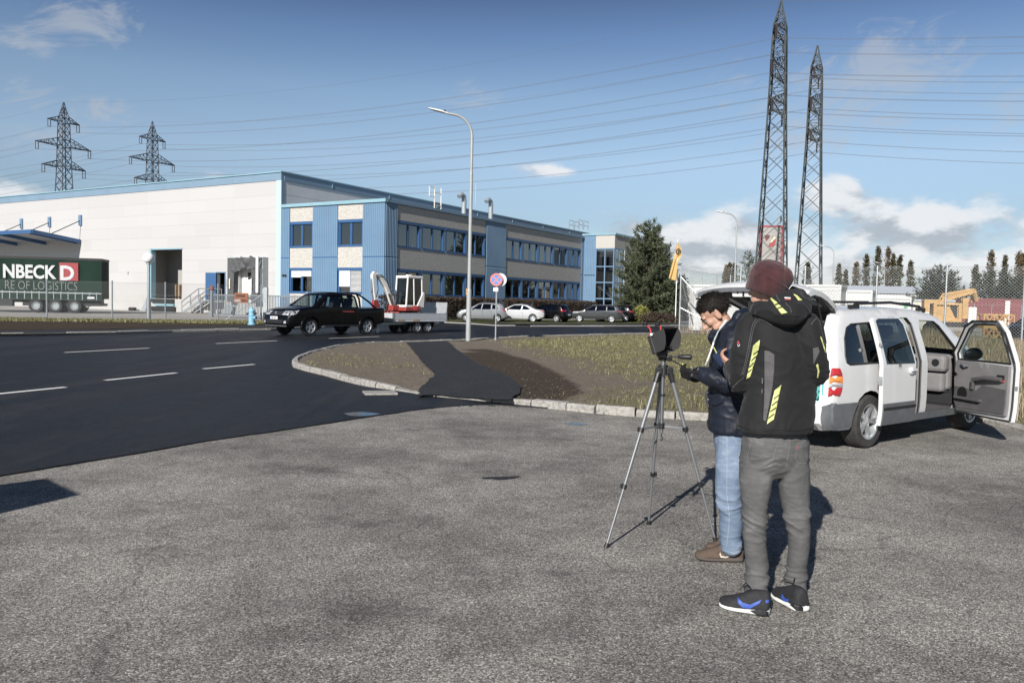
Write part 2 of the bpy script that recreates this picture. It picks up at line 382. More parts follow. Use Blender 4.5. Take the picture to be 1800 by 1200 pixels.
    M['blind'] = mat('aluminium blind', (.60, .61, .61), .5, var=.08)
    M['galv'] = mat('galvanised steel', (.42, .44, .45), .42, .75, var=.16, scale=9)
    M['galv_dull'] = mat('dull galvanised steel', (.33, .36, .37), .6, .3, var=.15, scale=6)
    M['pylon'] = mat('weathered lattice steel', (.075, .085, .085), .75, .2, var=.2, scale=1)
    M['pylon_far'] = mat('dark lattice steel', (.045, .05, .06), .8, .1, var=.15, scale=1)
    M['wire'] = mat('aluminium conductor', (.20, .21, .23), .6, .4)
    M['insul'] = mat('brown insulator', (.045, .028, .026), .4)
    M['white_paint'] = mat('white paint', (.78, .78, .77), .4, var=.04)
    M['cream_paint'] = mat('cream paint', (.70, .62, .50), .5, var=.05)
    M['lamp_grey'] = mat('lamp post coating', (.33, .345, .34), .5, .1, var=.08, scale=3)
    M['tyre'] = mat('tyre rubber', (.016, .016, .017), .8, var=.25, scale=20, bump=.3)
    M['tyre_dirty'] = mat('dusty tyre rubber', (.035, .033, .031), .88, var=.35, scale=12, bump=.4, bscale=40)
    M['alloy'] = mat('alloy wheel', (.56, .57, .58), .32, .7, var=.06)
    M['black_plastic'] = mat('black plastic', (.013, .013, .014), .5, var=.15)
    M['grey_plastic'] = mat('grey bumper plastic', (.10, .105, .112), .7, var=.18, scale=7, bump=.15)
    M['black_paint'] = mat('black car paint', (.003, .003, .004), .3, var=.1, coat=.28, spec=.1)
    M['silver_paint'] = mat('silver car paint', (.32, .33, .34), .34, .55, var=.04, coat=.8)
    M['pale_paint'] = mat('pale silver car paint', (.56, .565, .57), .36, .35, var=.04, coat=.8)
    M['grey_paint'] = mat('dark grey car paint', (.05, .052, .055), .3, .4, var=.05, coat=1.0)
    M['van_paint'] = mat('white van paint', (.58, .58, .575), .32, var=.035, scale=2.5, coat=.5)
    M['car_glass'] = glass('car glass', (.70, .78, .76), .82)
    M['tint_glass'] = glass('tinted car glass', (.30, .34, .35), .45)
    M['car_inside'] = mat('dark car interior', (.03, .03, .032), .85, var=.2)
    M['trim_grey'] = mat('grey interior trim', (.17, .165, .165), .8, var=.12, scale=6)
    M['trim_dark'] = mat('dark grey interior trim', (.075, .073, .075), .8, var=.15, scale=6)
    M['red_lens'] = mat('red lamp lens', (.42, .02, .025), .15, var=.2, scale=30, coat=1)
    M['amber_lens'] = mat('amber lamp lens', (.75, .24, .05), .15, var=.15, scale=30, coat=1)
    M['clear_lens'] = mat('clear lamp lens', (.50, .51, .53), .12, .3, var=.25, scale=18, coat=1)
    M['plate'] = mat('number plate', (.74, .74, .73), .4, var=.05)
    M['ink'] = mat('black ink', (.012, .012, .013), .5)
    M['plate_blue'] = mat('plate blue', (.02, .07, .38), .4)
    M['chrome'] = mat('bright metal', (.40, .41, .42), .3, .9, var=.05)
    M['alu'] = mat('dropside aluminium', (.56, .575, .59), .42, .25, var=.08, scale=4)
    M['digger_white'] = mat('off white machine paint', (.66, .65, .61), .42, var=.08)
    M['digger_red'] = mat('red machine paint', (.28, .042, .038), .42, var=.12)
    M['tarp_green'] = mat('dark green tarpaulin', (.004, .022, .014), .6, spec=.2, var=.2, scale=2, bump=.15, bscale=4, bdist=.05)
    M['sign_red'] = mat('sign red', (.30, .05, .055), .45)
    M['sign_blue'] = mat('sign blue', (.05, .22, .58), .4)
    M['sign_orange'] = mat('faded sign red', (.62, .15, .09), .45)
    M['rust_board'] = mat('brown sign board', (.22, .075, .03), .7, var=.2)
    M['wood'] = mat('pallet wood', (.30, .19, .10), .85, var=.35, scale=6)
    M['hydrant'] = mat('light blue hydrant paint', (.21, .42, .56), .55, var=.2, scale=6)
    M['rubber_curtain'] = mat('torn dock curtain', (.075, .077, .08), .75, var=.25, scale=5, bump=.5, bscale=4, bdist=.1)
    M['bark'] = mat('tree bark', (.075, .055, .042), .9, var=.4, scale=12, bump=.8, bscale=20, bdist=.03)
    M['crate_yellow'] = mat('faded crane yellow', (.44, .27, .105), .6, var=.2, scale=3)
    M['red_container'] = mat('dull red container', (.19, .055, .06), .6, var=.15, scale=.8)
    M['white_container'] = mat('white container', (.58, .58, .56), .6, var=.07, scale=.7)
    M['beige'] = mat('beige render', (.60, .55, .45), .8, var=.06)
    M['flag'] = mat('orange yellow flag cloth', (.52, .34, .13), .8, var=.12, scale=3)
def leafmat(name, a, b_, c_):
    """foliage: tone differs from leaf to leaf, thin leaves let light through"""
    m, t, b, out = new_mat(name)
    g = t.node('ShaderNodeNewGeometry'); cc = coords(t)
    t.put(b.inputs['Base Color'], t.ramp(t.math('ADD', t.math('MULTIPLY', g.outputs['Random Per Island'], .55), t.math('MULTIPLY', t.noise(cc, 1.5, 3), .45)), [(.15, a), (.5, b_), (.85, c_)]))
    b.inputs['Roughness'].default_value = .7; b.inputs['Specular IOR Level'].default_value = .25
    tl = t.node('ShaderNodeBsdfTranslucent'); tl.inputs[0].default_value = (*b_, 1)
    mx = t.node('ShaderNodeMixShader'); mx.inputs[0].default_value = .18; t.l.new(b.outputs[0], mx.inputs[1]); t.l.new(tl.outputs[0], mx.inputs[2]); t.l.new(mx.outputs[0], out.inputs[0])
    return m
build_materials()
M['pine'] = leafmat('pine needles', (.035, .045, .024), (.08, .095, .052), (.16, .17, .10))
M['pine_dark'] = leafmat('dark evergreen needles', (.016, .023, .015), (.036, .047, .03), (.07, .08, .05))
M['poplar'] = leafmat('poplar leaves', (.03, .032, .014), (.065, .062, .03), (.12, .10, .05))
M['poplar_brown'] = leafmat('browning poplar leaves', (.06, .042, .022), (.12, .085, .045), (.18, .14, .08))
M['hedge'] = leafmat('brown hedge leaves', (.03, .022, .017), (.068, .05, .038), (.12, .09, .065))
M['yellow_bush'] = leafmat('yellow green leaves', (.12, .13, .035), (.24, .25, .07), (.38, .36, .12))
M['dry_grass'] = leafmat('dry grass', (.17, .13, .085), (.34, .28, .195), (.52, .44, .32))
M['green_grass'] = leafmat('green grass', (.11, .115, .045), (.20, .195, .09), (.40, .35, .21))
# ================================================================ GROUND, ROADS, KERBS
def gpts(lst, z=0.0): return [G(u, v, z) for u, v in lst]
def sheet(name, poly, z, m, step=None, wob=0.0, wscale=1.0):
    P = resample([(p[0], p[1]) for p in poly], step) if step else [Vector((p[0], p[1])) for p in poly]
    if wob: P = [p + Vector((noise.noise(Vector((p.x*wscale, p.y*wscale, 3))), noise.noise(Vector((p.x*wscale, p.y*wscale, 9)))))*wob for p in P]
    V, Fc = cdt_fill(P); b = MB()
    b.add([(v.x, v.y, z) for v in V], Fc)
    o = structure(b, name, m); flip_up(o); return o
def flip_up(o):
    bm = bmesh.new(); bm.from_mesh(o.data)
    for f in bm.faces:
        if f.normal.z < 0: f.normal_flip()
    bm.to_mesh(o.data); bm.free()
b = MB(); b.quad((-1500, -300, -.004), (1500, -300, -.004), (1500, 2600, -.004), (-1500, 2600, -.004)); structure(b, 'terrain', M['gravel'])
b = MB(); b.quad((-60, -20, 0), (60, -20, 0), (60, 45, 0), (-60, 45, 0)); structure(b, 'ground', M['worn'])
# the fresh black road
near_edge = [(-900, 965), (-300, 884), (0, 838), (130, 816), (300, 788), (400, 771), (554, 749), (667, 731), (767, 717), (860, 712), (960, 718)]
far_edge = [(1500, 573), (1194, 573), (1060, 574.2), (933, 574), (905, 573.5), (877, 573.5), (845, 571), (813, 569), (780, 567.5), (640, 573), (473, 581), (300, 584.5), (200, 588), (0, 591), (-300, 600), (-900, 625)]
road_poly = [*smooth_line(gpts(near_edge), 4), *gpts([(1150, 700), (1300, 620), (1500, 586)]), *gpts(far_edge)]
b = MB(); P2 = [Vector((p.x, p.y)) for p in road_poly]; P2 = resample(P2, .3)
P2 = [p + Vector((0, 1))*noise.noise(Vector((p.x*2.5, p.y*2.5, 1)))*.07*(1 if p.y < 14 else 0)+Vector((0, 1))*noise.noise(Vector((p.x*.7, p.y*.7, 4)))*.09*(1 if p.y < 14 else 0) for p in P2]
V, Fc = cdt_fill(P2); b.add([(v.x, v.y, .016) for v in V], Fc)
ring = [(v.x, v.y) for v in P2]; n = len(ring)
b.add([(x, y, .016) for x, y in ring]+[(x, y, -.003) for x, y in ring], [(i, (i+1) % n, n+(i+1) % n, n+i) for i in range(n)])
road = structure(b, 'road', M['road']); flip_up(road)
# painted lane dashes
def dash(u0, v0, u1, v1, i):
    a, c = G(u0, v0, .02), G(u1, v1, .02); d = (c-a).normalized(); q = Vector((-d.y, d.x, 0))*.065
    b = MB(); b.quad(a-q, c-q, c+q, a+q); o = structure(b, 'lane_marking', M['paint']); flip_up(o)
for i, s in enumerate([(-30, 694.5, 115, 680), (185, 668, 310, 655), (357, 648, 447, 640), (113, 619.3, 262, 611.5), (380, 603.6, 487, 598.6), (578, 594.6, 667, 591.3), (-190, 637, -60, 629)]): dash(*s, i)
# kerb stones
def kerb(line, w, h0, hf=None, L=1.0, jit=.012, name='kerb', seed=1):
    rnd = random.Random(seed); P = resample([(p[0], p[1]) for p in line], .25, False); b = MB()
    stones = []; acc = [P[0]]
    for p in P[1:]:
        acc.append(p)
        if sum((acc[i+1]-acc[i]).length for i in range(len(acc)-1)) >= L*rnd.uniform(.8, 1.2): stones.append(acc); acc = [p]
    if len(acc) > 1: stones.append(acc)
    for s in stones:
        jx, jz, jt = rnd.uniform(-jit, jit), rnd.uniform(-jit, jit), rnd.uniform(-.012, .012); rings = []
        for i, p in enumerate(s):
            d = (s[min(i+1, len(s)-1)]-s[max(i-1, 0)]).normalized(); q = Vector((-d.y, d.x))
            if i == 0: p = p+d*.012
            if i == len(s)-1: p = p-d*.012
            h = (hf(p) if hf else h0)+jz; c = .028; w2 = w/2
            prof = [(-w2, -.05), (-w2, h-c+jt), (-w2+c, h+jt), (w2-c, h), (w2, h-c), (w2, -.05)]
            rings.append([Vector((p.x+q.x*(a+jx), p.y+q.y*(a+jx), z)) for a, z in prof])
        b.loft(rings)
    return structure(b, name, M['kerb'])
farline = gpts([(1500, 573), (1194, 573), (1060, 574.2), (933, 574)]); kerb(farline, .18, .10, L=1.6, seed=3)
kerb(gpts([(905, 573.5), (877, 573.5), (845, 571), (813, 569), (780, 567.5)]), .18, .09, L=1.6, seed=4)
kerb(gpts([(780, 567.5), (640, 573), (473, 581), (300, 584.5), (200, 588), (0, 591), (-300, 600), (-900, 625)]), .20, .13, L=1.5, jit=.03, seed=5)
# raised ground beyond the road: verge, footpath strip, yard
ZV = .10
def zp(lst, z=ZV): return gpts(lst, z)
far_left = [(-900, 621), (-300, 596), (0, 587), (200, 584), (300, 580.5), (473, 577), (640, 569.5), (780, 564), (813, 565.5), (845, 567.5), (877, 570), (905, 570), (933, 570.6), (1060, 571), (1194, 570), (1500, 570)]
BX = Vector((cos(radians(-30.5)), sin(radians(-30.5)), 0)); BY = Vector((-BX.y, BX.x, 0)); BC = Vector((-19.59, 67.26, 0))
def bl(x, y, z=0): return BC + BX*x + BY*y + Vector((0, 0, z))
back = [bl(95, 110), bl(-20, 110), bl(-130, 60), bl(-130, -5)]
sheet('yard', [*zp([(-900, 612), (-300, 588), (0, 582), (300, 575), (473, 571.5), (640, 567.5), (775, 563.2), (813, 564.6), (877, 568.8), (933, 569.4), (1194, 568.8), (1500, 568)]), *back], ZV-.02, M['yard'])
sheet('footpath', [*zp(far_left), *zp([(1500, 566.5), (1194, 566.8), (1000, 566.9), (905, 566.6), (870, 566.5), (780, 562.6), (640, 565.5), (473, 571), (300, 574), (200, 578), (0, 580), (-300, 588), (-900, 608)])], ZV-.006, M['path'])
sheet('verge', [*zp([(-900, 609), (-300, 588.5), (0, 580.5), (200, 577.5), (300, 574.5), (473, 571.6), (530, 569.8)]), *zp([(530, 567.5), (473, 567.6), (400, 566.6), (300, 565), (200, 563), (0, 561), (-300, 566), (-900, 580)])], ZV, M['soil'], 1.0, .25, .8)
sheet('verge_grass', [*zp([(-900, 588), (-300, 570), (0, 564), (200, 566), (300, 568), (400, 569.6), (500, 569.5)]), *zp([(500, 566.8), (400, 565.6), (300, 563.8), (200, 561.8), (0, 559.8), (-300, 563), (-900, 572)])], ZV+.004, M['verge_grass'], 1.0, .3, .8)
sheet('lawn', [*zp([(792, 565.0), (815, 565.9), (840, 567.6), (880, 567.2), (915, 568.3), (1000, 568.4), (1194, 568), (1194, 562), (1030, 561.8), (900, 561.5), (760, 561.8)])], ZV+.002, M['verge_grass'], 1.0, .15, .8)
# ---------------------------------------------------------------- the island with its kerb
low = [(522, 646), (540, 652), (575, 661), (640, 678), (700, 687), (735, 692.5), (760, 696.5), (830, 703), (900, 710), (1000, 720), (1090, 729), (1240, 738), (1330, 735), (1450, 719), (1560, 713), (1650, 719), (1720, 738), (1800, 758), (1900, 790), (2080, 850)]
upp = [(522, 646), (519, 640), (526, 633), (543, 626), (568, 618.5), (600, 611.5), (640, 606.5), (690, 602.5), (740, 600), (800, 598.3), (880, 596), (1000, 592), (1190, 587.5), (1320, 585)]
lowW = smooth_line(gpts(low[:12]), 5) + smooth_line(gpts(low[11:]), 4)[1:]
uppW = smooth_line(gpts(upp), 5)
CROSS = [G(u, v) for u, v in ((735, 692.5), (760, 696.5), (800, 700))]
CROSS2 = [G(u, v) for u, v in ((715, 601.2), (750, 599.6), (785, 598.7))]
def hz(x, y):
    d = min((Vector((x, y))-Vector((c.x, c.y))).length for c in CROSS); d2 = min((Vector((x, y))-Vector((c.x, c.y))).length for c in CROSS2)
    h = .105-.075*exp(-(d/1.0)**2)-.07*exp(-(d2/2.2)**2)
    if x > 3.2: h -= .035*min(1, (x-3.2)/1.5)*exp(-max(0, y-11)*.15)
    return h
island = [(p.x, p.y) for p in lowW] + [(26, 30), (40, 40), (30, 60), (12, 60)] + [(p.x, p.y) for p in reversed(uppW)][0:-1]
isl = resample(island, .35)
PATH_L = [(713, 601.5), (722, 612), (735, 630), (750, 647), (765, 660), (752, 671), (738, 681), (735, 692.5)]
PATH_R = [(786, 598.7), (800, 614), (830, 635), (860, 650), (886, 661), (908, 676), (915, 690), (896, 705)]
pathW = [(p.x, p.y) for p in smooth_line(gpts(PATH_L, .08), 4)] + [(p.x, p.y) for p in smooth_line([G(760, 695.5, .03), G(800, 698.5, .03), G(835, 701, .05), G(870, 704.5, .07)], 2)] + [(p.x, p.y) for p in reversed(smooth_line(gpts(PATH_R, .08), 4))]
SOIL = [(p.x, p.y) for p in gpts([(786, 599), (850, 612), (930, 632), (985, 658), (1028, 690), (985, 706), (900, 712), (820, 700), (890, 668), (830, 635)], .08)]
def pxof(x, y, z=.1):
    q = Vector((x, y, z))-EYE; f = q.dot(CF)
    return (900+FPX*q.dot(CR)/f, 600-FPX*q.dot(CU)/f) if f > .1 else (9999, 9999)
def pdist(x, y, P):
    p = Vector((x, y)); m = 1e9
    for i in range(len(P)):
        a = Vector(P[i]); c = Vector(P[(i+1) % len(P)]); d = c-a; t = max(0, min(1, (p-a).dot(d)/max(d.length_squared, 1e-9)))
        m = min(m, (p-a-d*t).length)
    return m
GRASSY = [(p.x, p.y) for p in gpts([(860, 598), (1000, 593), (1190, 588.5), (1500, 583), (1900, 575), (2300, 640), (2080, 850), (1900, 785), (1800, 752), (1500, 720), (1240, 735), (1100, 728), (1065, 700), (1130, 672), (1000, 650), (940, 622), (905, 607)], .1)]
TIP = [(p.x, p.y) for p in gpts([(530, 643), (570, 620), (640, 608), (712, 602), (760, 660), (735, 690), (640, 676)], .1)]
def soil_f(x, y):
    if y > 30 or x > 6: return 0
    d = pdist(x, y, SOIL); return .5+min(.5, d*1.2) if in_poly(x, y, SOIL) else .5-min(.5, d*1.2)
def grass_f(x, y):
    d = min(1.0, pdist(x, y, GRASSY)/1.6) if y < 40 and x < 12 else 1
    f = .5+.5*d if in_poly(x, y, GRASSY) else .5-.5*d
    if in_poly(x, y, TIP): f = .36
    n = noise.noise(Vector((x*.35, y*.35, 4)))*.35
    return max(0, min(1, f*.9+n))
xs = [p[0] for p in isl]; ys = [p[1] for p in isl]; pts = []
y = min(ys)
while y < 60:
    st = .22 if y < 16 else (.4 if y < 24 else 1.2); x = -8.0
    while x < 32:
        if in_poly(x, y, isl): pts.append((x+random.uniform(-.3, .3)*st, y+random.uniform(-.3, .3)*st))
        x += st
    y += st
V, Fc = cdt_fill(isl, (), pts); b = MB()
b.add([(v.x, v.y, hz(v.x, v.y)+.03*noise.noise(Vector((v.x*1.3, v.y*1.3, 0)))+.012*noise.noise(Vector((v.x*5, v.y*5, 7)))-.02) for v in V], Fc)
field = structure(b, 'field', M['field'], smooth=180); flip_up(field)
a1 = field.data.attributes.new('soil', 'FLOAT', 'POINT'); a2 = field.data.attributes.new('grass', 'FLOAT', 'POINT')
vv = [v.co for v in field.data.vertices]
a1.data.foreach_set('value', [soil_f(v.x, v.y) for v in vv]); a2.data.foreach_set('value', [grass_f(v.x, v.y) for v in vv])
pp = resample(pathW, .18); pp = [p+Vector((noise.noise(Vector((p.x*3, p.y*3, 1))), noise.noise(Vector((p.x*3, p.y*3, 5)))))*.07 for p in pp]
inner = [q for q in pts if in_poly(q[0], q[1], pp)]
V, Fc = cdt_fill(pp, (), inner); b = MB(); b.add([(v.x, v.y, hz(v.x, v.y)+.022+.008*noise.noise(Vector((v.x*3, v.y*3, 2)))) for v in V], Fc)
flip_up(structure(b, 'footpath', M['path'], smooth=180))
def khf(p): return hz(p.x, p.y)+.012
kerb(uppW[:62], .15, .1, khf, .55, .012, seed=11)
kerb([p for p in lowW if p.x < 9], .17, .1, khf, .52, .018, seed=12)
# a broken kerb slab lying at the crossing, puddles
b = MB(); c = G(668, 691, .02); b.box((c.x, c.y, .03), (.55, .42, .03), .3); structure(b, 'drain_slab', M['kerb'])
def puddle(poly, z):
    P = smooth_line(gpts(poly)+[G(*poly[0])], 5)[:-1]; V, Fc = cdt_fill([(p.x, p.y) for p in P]); b = MB(); b.add([(v.x, v.y, z) for v in V], Fc); flip_up(structure(b, 'puddle', M['puddle']))
puddle([(604, 729), (628, 726), (655, 727.5), (668, 730), (645, 733), (618, 733)], .020)
puddle([(990, 744), (1003, 743), (1024, 744), (1034, 745.5), (1020, 747), (1002, 746.5)], .004)
# ---------------------------------------------------------------- stones and grass (nobody could count them)
def scatter(name, m, spots, maker):
    b = MB()
    for s in spots: maker(b, s)
    return b.obj(name, m, kind='stuff')
rnd = random.Random(5); spots = []
while len(spots) < 900:
    u, v = rnd.uniform(560, 1300), rnd.uniform(602, 738)
    g = G(u, v, .1)
    if in_poly(g.x, g.y, isl) and rnd.random() < (.9 if 900 < u < 1250 and 615 < v < 725 else .25): spots.append((g.x, g.y, hz(g.x, g.y), rnd.uniform(.005, .015)*(2.0 if rnd.random() < .03 else 1)))
def stone(b, s):
    x, y, z, r = s; k = [rnd.uniform(.7, 1.3) for _ in range(6)]
    b.add([(x+r*k[0], y, z), (x, y+r*k[1], z), (x-r*k[2], y, z), (x, y-r*k[3], z), (x+.2*r, y, z+r*.8*k[4])], [(0, 1, 4), (1, 2, 4), (2, 3, 4), (3, 0, 4)])
M['pebble'] = leafmat('field stones', (.12, .105, .085), (.20, .18, .15), (.32, .295, .26))
scatter('pebbles', M['pebble'], spots, stone)
def tuft(b, x, y, z, h, n, spread, lean=.5, w=.006):
    for _ in range(n):
        a = rnd.uniform(0, 2*pi); r = rnd.uniform(0, spread); px, py = x+r*cos(a), y+r*sin(a); hh = h*rnd.uniform(.5, 1.15); a2 = rnd.uniform(0, 2*pi); l = hh*lean*rnd.uniform(.2, 1)
        q = Vector((cos(a2+1.57), sin(a2+1.57), 0))*w; m_ = Vector((px+cos(a2)*l*.35, py+sin(a2)*l*.35, z+hh*.6)); t = Vector((px+cos(a2)*l, py+sin(a2)*l, z+hh)); p0 = Vector((px, py, z-.01))
        b.add([p0-q, p0+q, m_+q*.7, m_-q*.7, t], [(0, 1, 2, 3), (3, 2, 4)])
b = MB(); cnt = 0
while cnt < 13500:
    x = rnd.uniform(-7, 26); y = 7.8+(rnd.random()**1.35)*39
    if not in_poly(x, y, island) or in_poly(x, y, pp): continue
    f = grass_f(x, y)
    if rnd.random() > max(0, f-.28)*1.5: continue
    u, v = pxof(x, y)
    if not (480 < u < 1850): continue
    tuft(b, x, y, hz(x, y)-.015, .035+.02*(y > 14)+.06*max(0, noise.noise(Vector((x*.5, y*.5, 8)))), 5, .12, 1.3, .003+y*.00018); cnt += 1
b.obj('grass', M['green_grass'], kind='stuff')
b = MB(); cnt = 0
while cnt < 5600:
    x = rnd.uniform(4, 34); y = rnd.uniform(11.5, 50)
    k = x/y; fd = abs((x-10.15)*.516+(y-48.4)*.858); d = noise.noise(Vector((x*.3, y*.3, 2)))
    if x < 9.8 and y > 25: continue
    if fd > 2.2+d*1.5 and k < .41+.05*noise.noise(Vector((x*.6, y*.6, 5))): continue
    if (x-10.15)*.516+(y-48.4)*.858 > 1.5: continue
    if y < 14.0+d and k < .585: continue
    if y < 10.2+.4*max(0, x-6.5): continue
    if rnd.random() > .55+d: continue
    if k < .41 and rnd.random() > .45: continue
    hh = ((.25 if y < 16 else .42)+.3*d)*(1.3 if fd < 1.5 else 1)
    tuft(b, x, y, .07, max(.12, hh), 7, .25, .6, .0025+y*.00022); cnt += 1
b.obj('dry_grass', M['dry_grass'], kind='stuff')
# loose grit on the old paving near its edges
spots = []
while len(spots) < 1600:
    u = rnd.uniform(0, 1800); v = 700+rnd.random()**2*330
    g = G(u, v, 0); ev = 838-.163*u if u < 860 else 714+.08*(u-860)
    if v < ev+6 or in_poly(g.x, g.y, island): continue
    spots.append((g.x, g.y, .0, rnd.uniform(.003, .008)))
scatter('grit', M['pebble'], spots, stone)
spots = []
while len(spots) < 700:
    u, v = rnd.gauss(840, 70), rnd.gauss(707, 5); g = G(u, v, 0)
    if not in_poly(g.x, g.y, island): spots.append((g.x, g.y, .004, rnd.uniform(.004, .012)))
scatter('asphalt_crumbs', M['path'], spots, stone)
st_ = [(848, 840.5), (862, 838), (884, 837.5), (917, 836.5), (905, 841), (890, 843), (868, 844), (856, 843)]
P = resample([(p.x, p.y) for p in gpts(st_)], .05); P = [p+Vector((noise.noise(Vector((p.x*9, p.y*9, 1))), noise.noise(Vector((p.x*9, p.y*9, 4)))))*.05 for p in P]
V, Fc = cdt_fill(P); b = MB(); b.add([(v.x, v.y, .003) for v in V], Fc); flip_up(structure(b, 'oil_stain', M['path']))
# taller tufts and fallen leaves on the verge
b = MB(); cnt = 0
while cnt < 900:
    x = rnd.uniform(-1, 20); y = rnd.uniform(9, 42)
    if not in_poly(x, y, island) or grass_f(x, y) < .5 or noise.noise(Vector((x*.45, y*.45, 31))) < .08: continue
    tuft(b, x, y, hz(x, y)-.015, rnd.uniform(.08, .2), 9, .14, .8, .003+y*.00018); cnt += 1
b.obj('tall_grass', M['green_grass'], kind='stuff')
M['litter'] = leafmat('fallen leaves', (.06, .035, .018), (.13, .08, .04), (.22, .15, .07)); b = MB(); cnt = 0
while cnt < 1100:
    u, v = rnd.uniform(540, 1300), rnd.uniform(604, 745); g = G(u, v, .1)
    if not in_poly(g.x, g.y, island): continue
    a = rnd.uniform(0, 6.3); r = rnd.uniform(.012, .03); z = hz(g.x, g.y)+.012; d = Vector((cos(a)*r, sin(a)*r, rnd.uniform(0, .012))); q = Vector((-sin(a)*r*.6, cos(a)*r*.6, rnd.uniform(-.006, .006))); c = Vector((g.x, g.y, z)); b.add([c-d, c+q, c+d, c-q], [(0, 1, 2, 3)]); cnt += 1
b.obj('fallen_leaves', M['litter'], kind='stuff')
# weeds along the low kerb
b = MB()
for _ in range(420):
    i = rnd.randrange(len(lowW)-1); p = lowW[i]
    if not (1.0 < p.x < 3.5) or rnd.random() > .6+noise.noise(p*2): continue
    tuft(b, p.x+rnd.uniform(-.1, .1), p.y-rnd.uniform(0, .12), 0, .05, 4, .05, .9, .005)
for _ in range(1500):
    u = rnd.uniform(-60, 520); g = G(u, 562.0+max(0, u)*.0115+rnd.uniform(-1.6, 2.2), ZV); tuft(b, g.x, g.y, ZV, .16, 4, .3, .8, .02)
b.obj('weeds', M['green_grass'], kind='stuff')
# ================================================================ WAREHOUSE AND OFFICE BUILDING
# building frame: local x runs along the front, local y goes back along the long side
HB = radians(-30.5)
def split_rects(x0, x1, z0, z1, holes):
    xs = sorted({x0, x1, *[h[0] for h in holes], *[h[1] for h in holes]}); zs = sorted({z0, z1, *[h[2] for h in holes], *[h[3] for h in holes]})
    xs = [x for x in xs if x0 <= x <= x1]; zs = [z for z in zs if z0 <= z <= z1]; out = []
    for i in range(len(xs)-1):
        for k in range(len(zs)-1):
            cx, cz = (xs[i]+xs[i+1])/2, (zs[k]+zs[k+1])/2
            if not any(h[0] < cx < h[1] and h[2] < cz < h[3] for h in holes): out.append((xs[i], xs[i+1], zs[k], zs[k+1]))
    return out
def wall_y(b, x0, x1, z0, z1, y, holes=(), reveal=.25):
    """wall in the plane y, facing -y, with deep openings"""
    for a, c, e, f in split_rects(x0, x1, z0, z1, holes): b.quad((a, y, e), (c, y, e), (c, y, f), (a, y, f))
    for a, c, e, f in holes:
        b.quad((a, y, e), (a, y, f), (a, y+reveal, f), (a, y+reveal, e)); b.quad((c, y, f), (c, y, e), (c, y+reveal, e), (c, y+reveal, f))
        b.quad((a, y, f), (c, y, f), (c, y+reveal, f), (a, y+reveal, f)); b.quad((a, y, e), (a, y+reveal, e), (c, y+reveal, e), (c, y, e))
def ribs(b, A, B_, z0, z1, pitch=.19, depth=.035):
    """vertical corrugated cladding between two points in plan, bulging to the right hand side of A->B"""
    A = Vector((A[0], A[1], 0)); B_ = Vector((B_[0], B_[1], 0)); d = (B_-A); L = d.length; d.normalize(); q = Vector((d.y, -d.x, 0)); n = max(1, round(L/pitch)); p = L/n; line = []
    for i in range(n):
        s = i*p; line += [(s, 0), (s+p*.55, 0), (s+p*.65, depth), (s+p*.9, depth)]
    line.append((L, 0))
    P = [A+d*s+q*o for s, o in line]
    for i in range(len(P)-1): b.quad(P[i]+Vector((0, 0, z0)), P[i+1]+Vector((0, 0, z0)), P[i+1]+Vector((0, 0, z1)), P[i]+Vector((0, 0, z1)))
GZ = .08
hall = thing('warehouse', 'long white panelled warehouse with a grey blue roof band', 'warehouse', BC, HB)
BAY = (-17.27, -12.77, 1.3, 5.89); DOOR = (-8.0, -6.9, 1.3, 3.72); DOCK = (-5.1, -2.2, 1.15, 4.75)
b = MB(); wall_y(b, -110, -.55, 1.61, 11.45, 0, [(BAY[0], BAY[1], 1.61, BAY[3]), (DOOR[0], DOOR[1], 1.61, DOOR[3]), (DOCK[0], DOCK[1], 1.61, DOCK[3])], .35); b.obj('facade', M['white_panel'], hall)
b = MB(); wall_y(b, -110, -.55, GZ-.4, 1.60, -.03, [(BAY[0], BAY[1], 1.3, 1.60), (DOOR[0], DOOR[1], 1.3, 1.60), (DOCK[0], DOCK[1], 1.15, 1.60)], .35)
b.bb(-110, -.55, -.03, 0, 1.598, 1.61); b.obj('plinth', M['plinth'], hall)
b = MB(); b.bb(-110, .03, -.06, 0.3, 11.45, 12.10); b.bb(-.05, .06, .3, 62, 11.45, 12.10); b.obj('fascia', M['fascia'], hall)
b = MB(); b.bb(-110, .12, -.15, .1, 12.10, 12.20); b.bb(.0, .13, .1, 62, 12.10, 12.20)
for x in range(-108, 0, 6): b.bb(x-.012, x+.012, -.075, -.06, 11.45, 12.10)
for y in range(6, 62, 8): b.bb(.06, .10, y-.05, y+.05, 11.6, 12.1)
b.obj('roof_edge', M['flashing'], hall)
b = MB(); b.bb(-.55, .02, -.05, .0, GZ-.4, 11.45); b.obj('corner_strip', mat('pale corner flashing', (.42, .55, .64), .45, var=.04), hall)
b = MB()
for k, (z0, z1) in enumerate(((GZ-.4, 2.8), (2.8, 4.9), (4.9, 7), (7, 9.1), (9.1, 10.3), (10.3, 11.45))):
    b.bb(-.3, 0, .32, 62, z0, z1-.02)
b.obj('side_wall', mat('grey side panels', (.62, .61, .60), .6, var=.06, scale=.5), hall)
b = MB(); b.bb(-.02, .03, 0, .32, GZ-.4, 11.45); b.obj('corner_strip', M['fascia'], hall)
b = MB(); b.bb(-110, -.1, .2, 62, 11.9, 12.0); b.obj('roof', M['fascia'], hall)
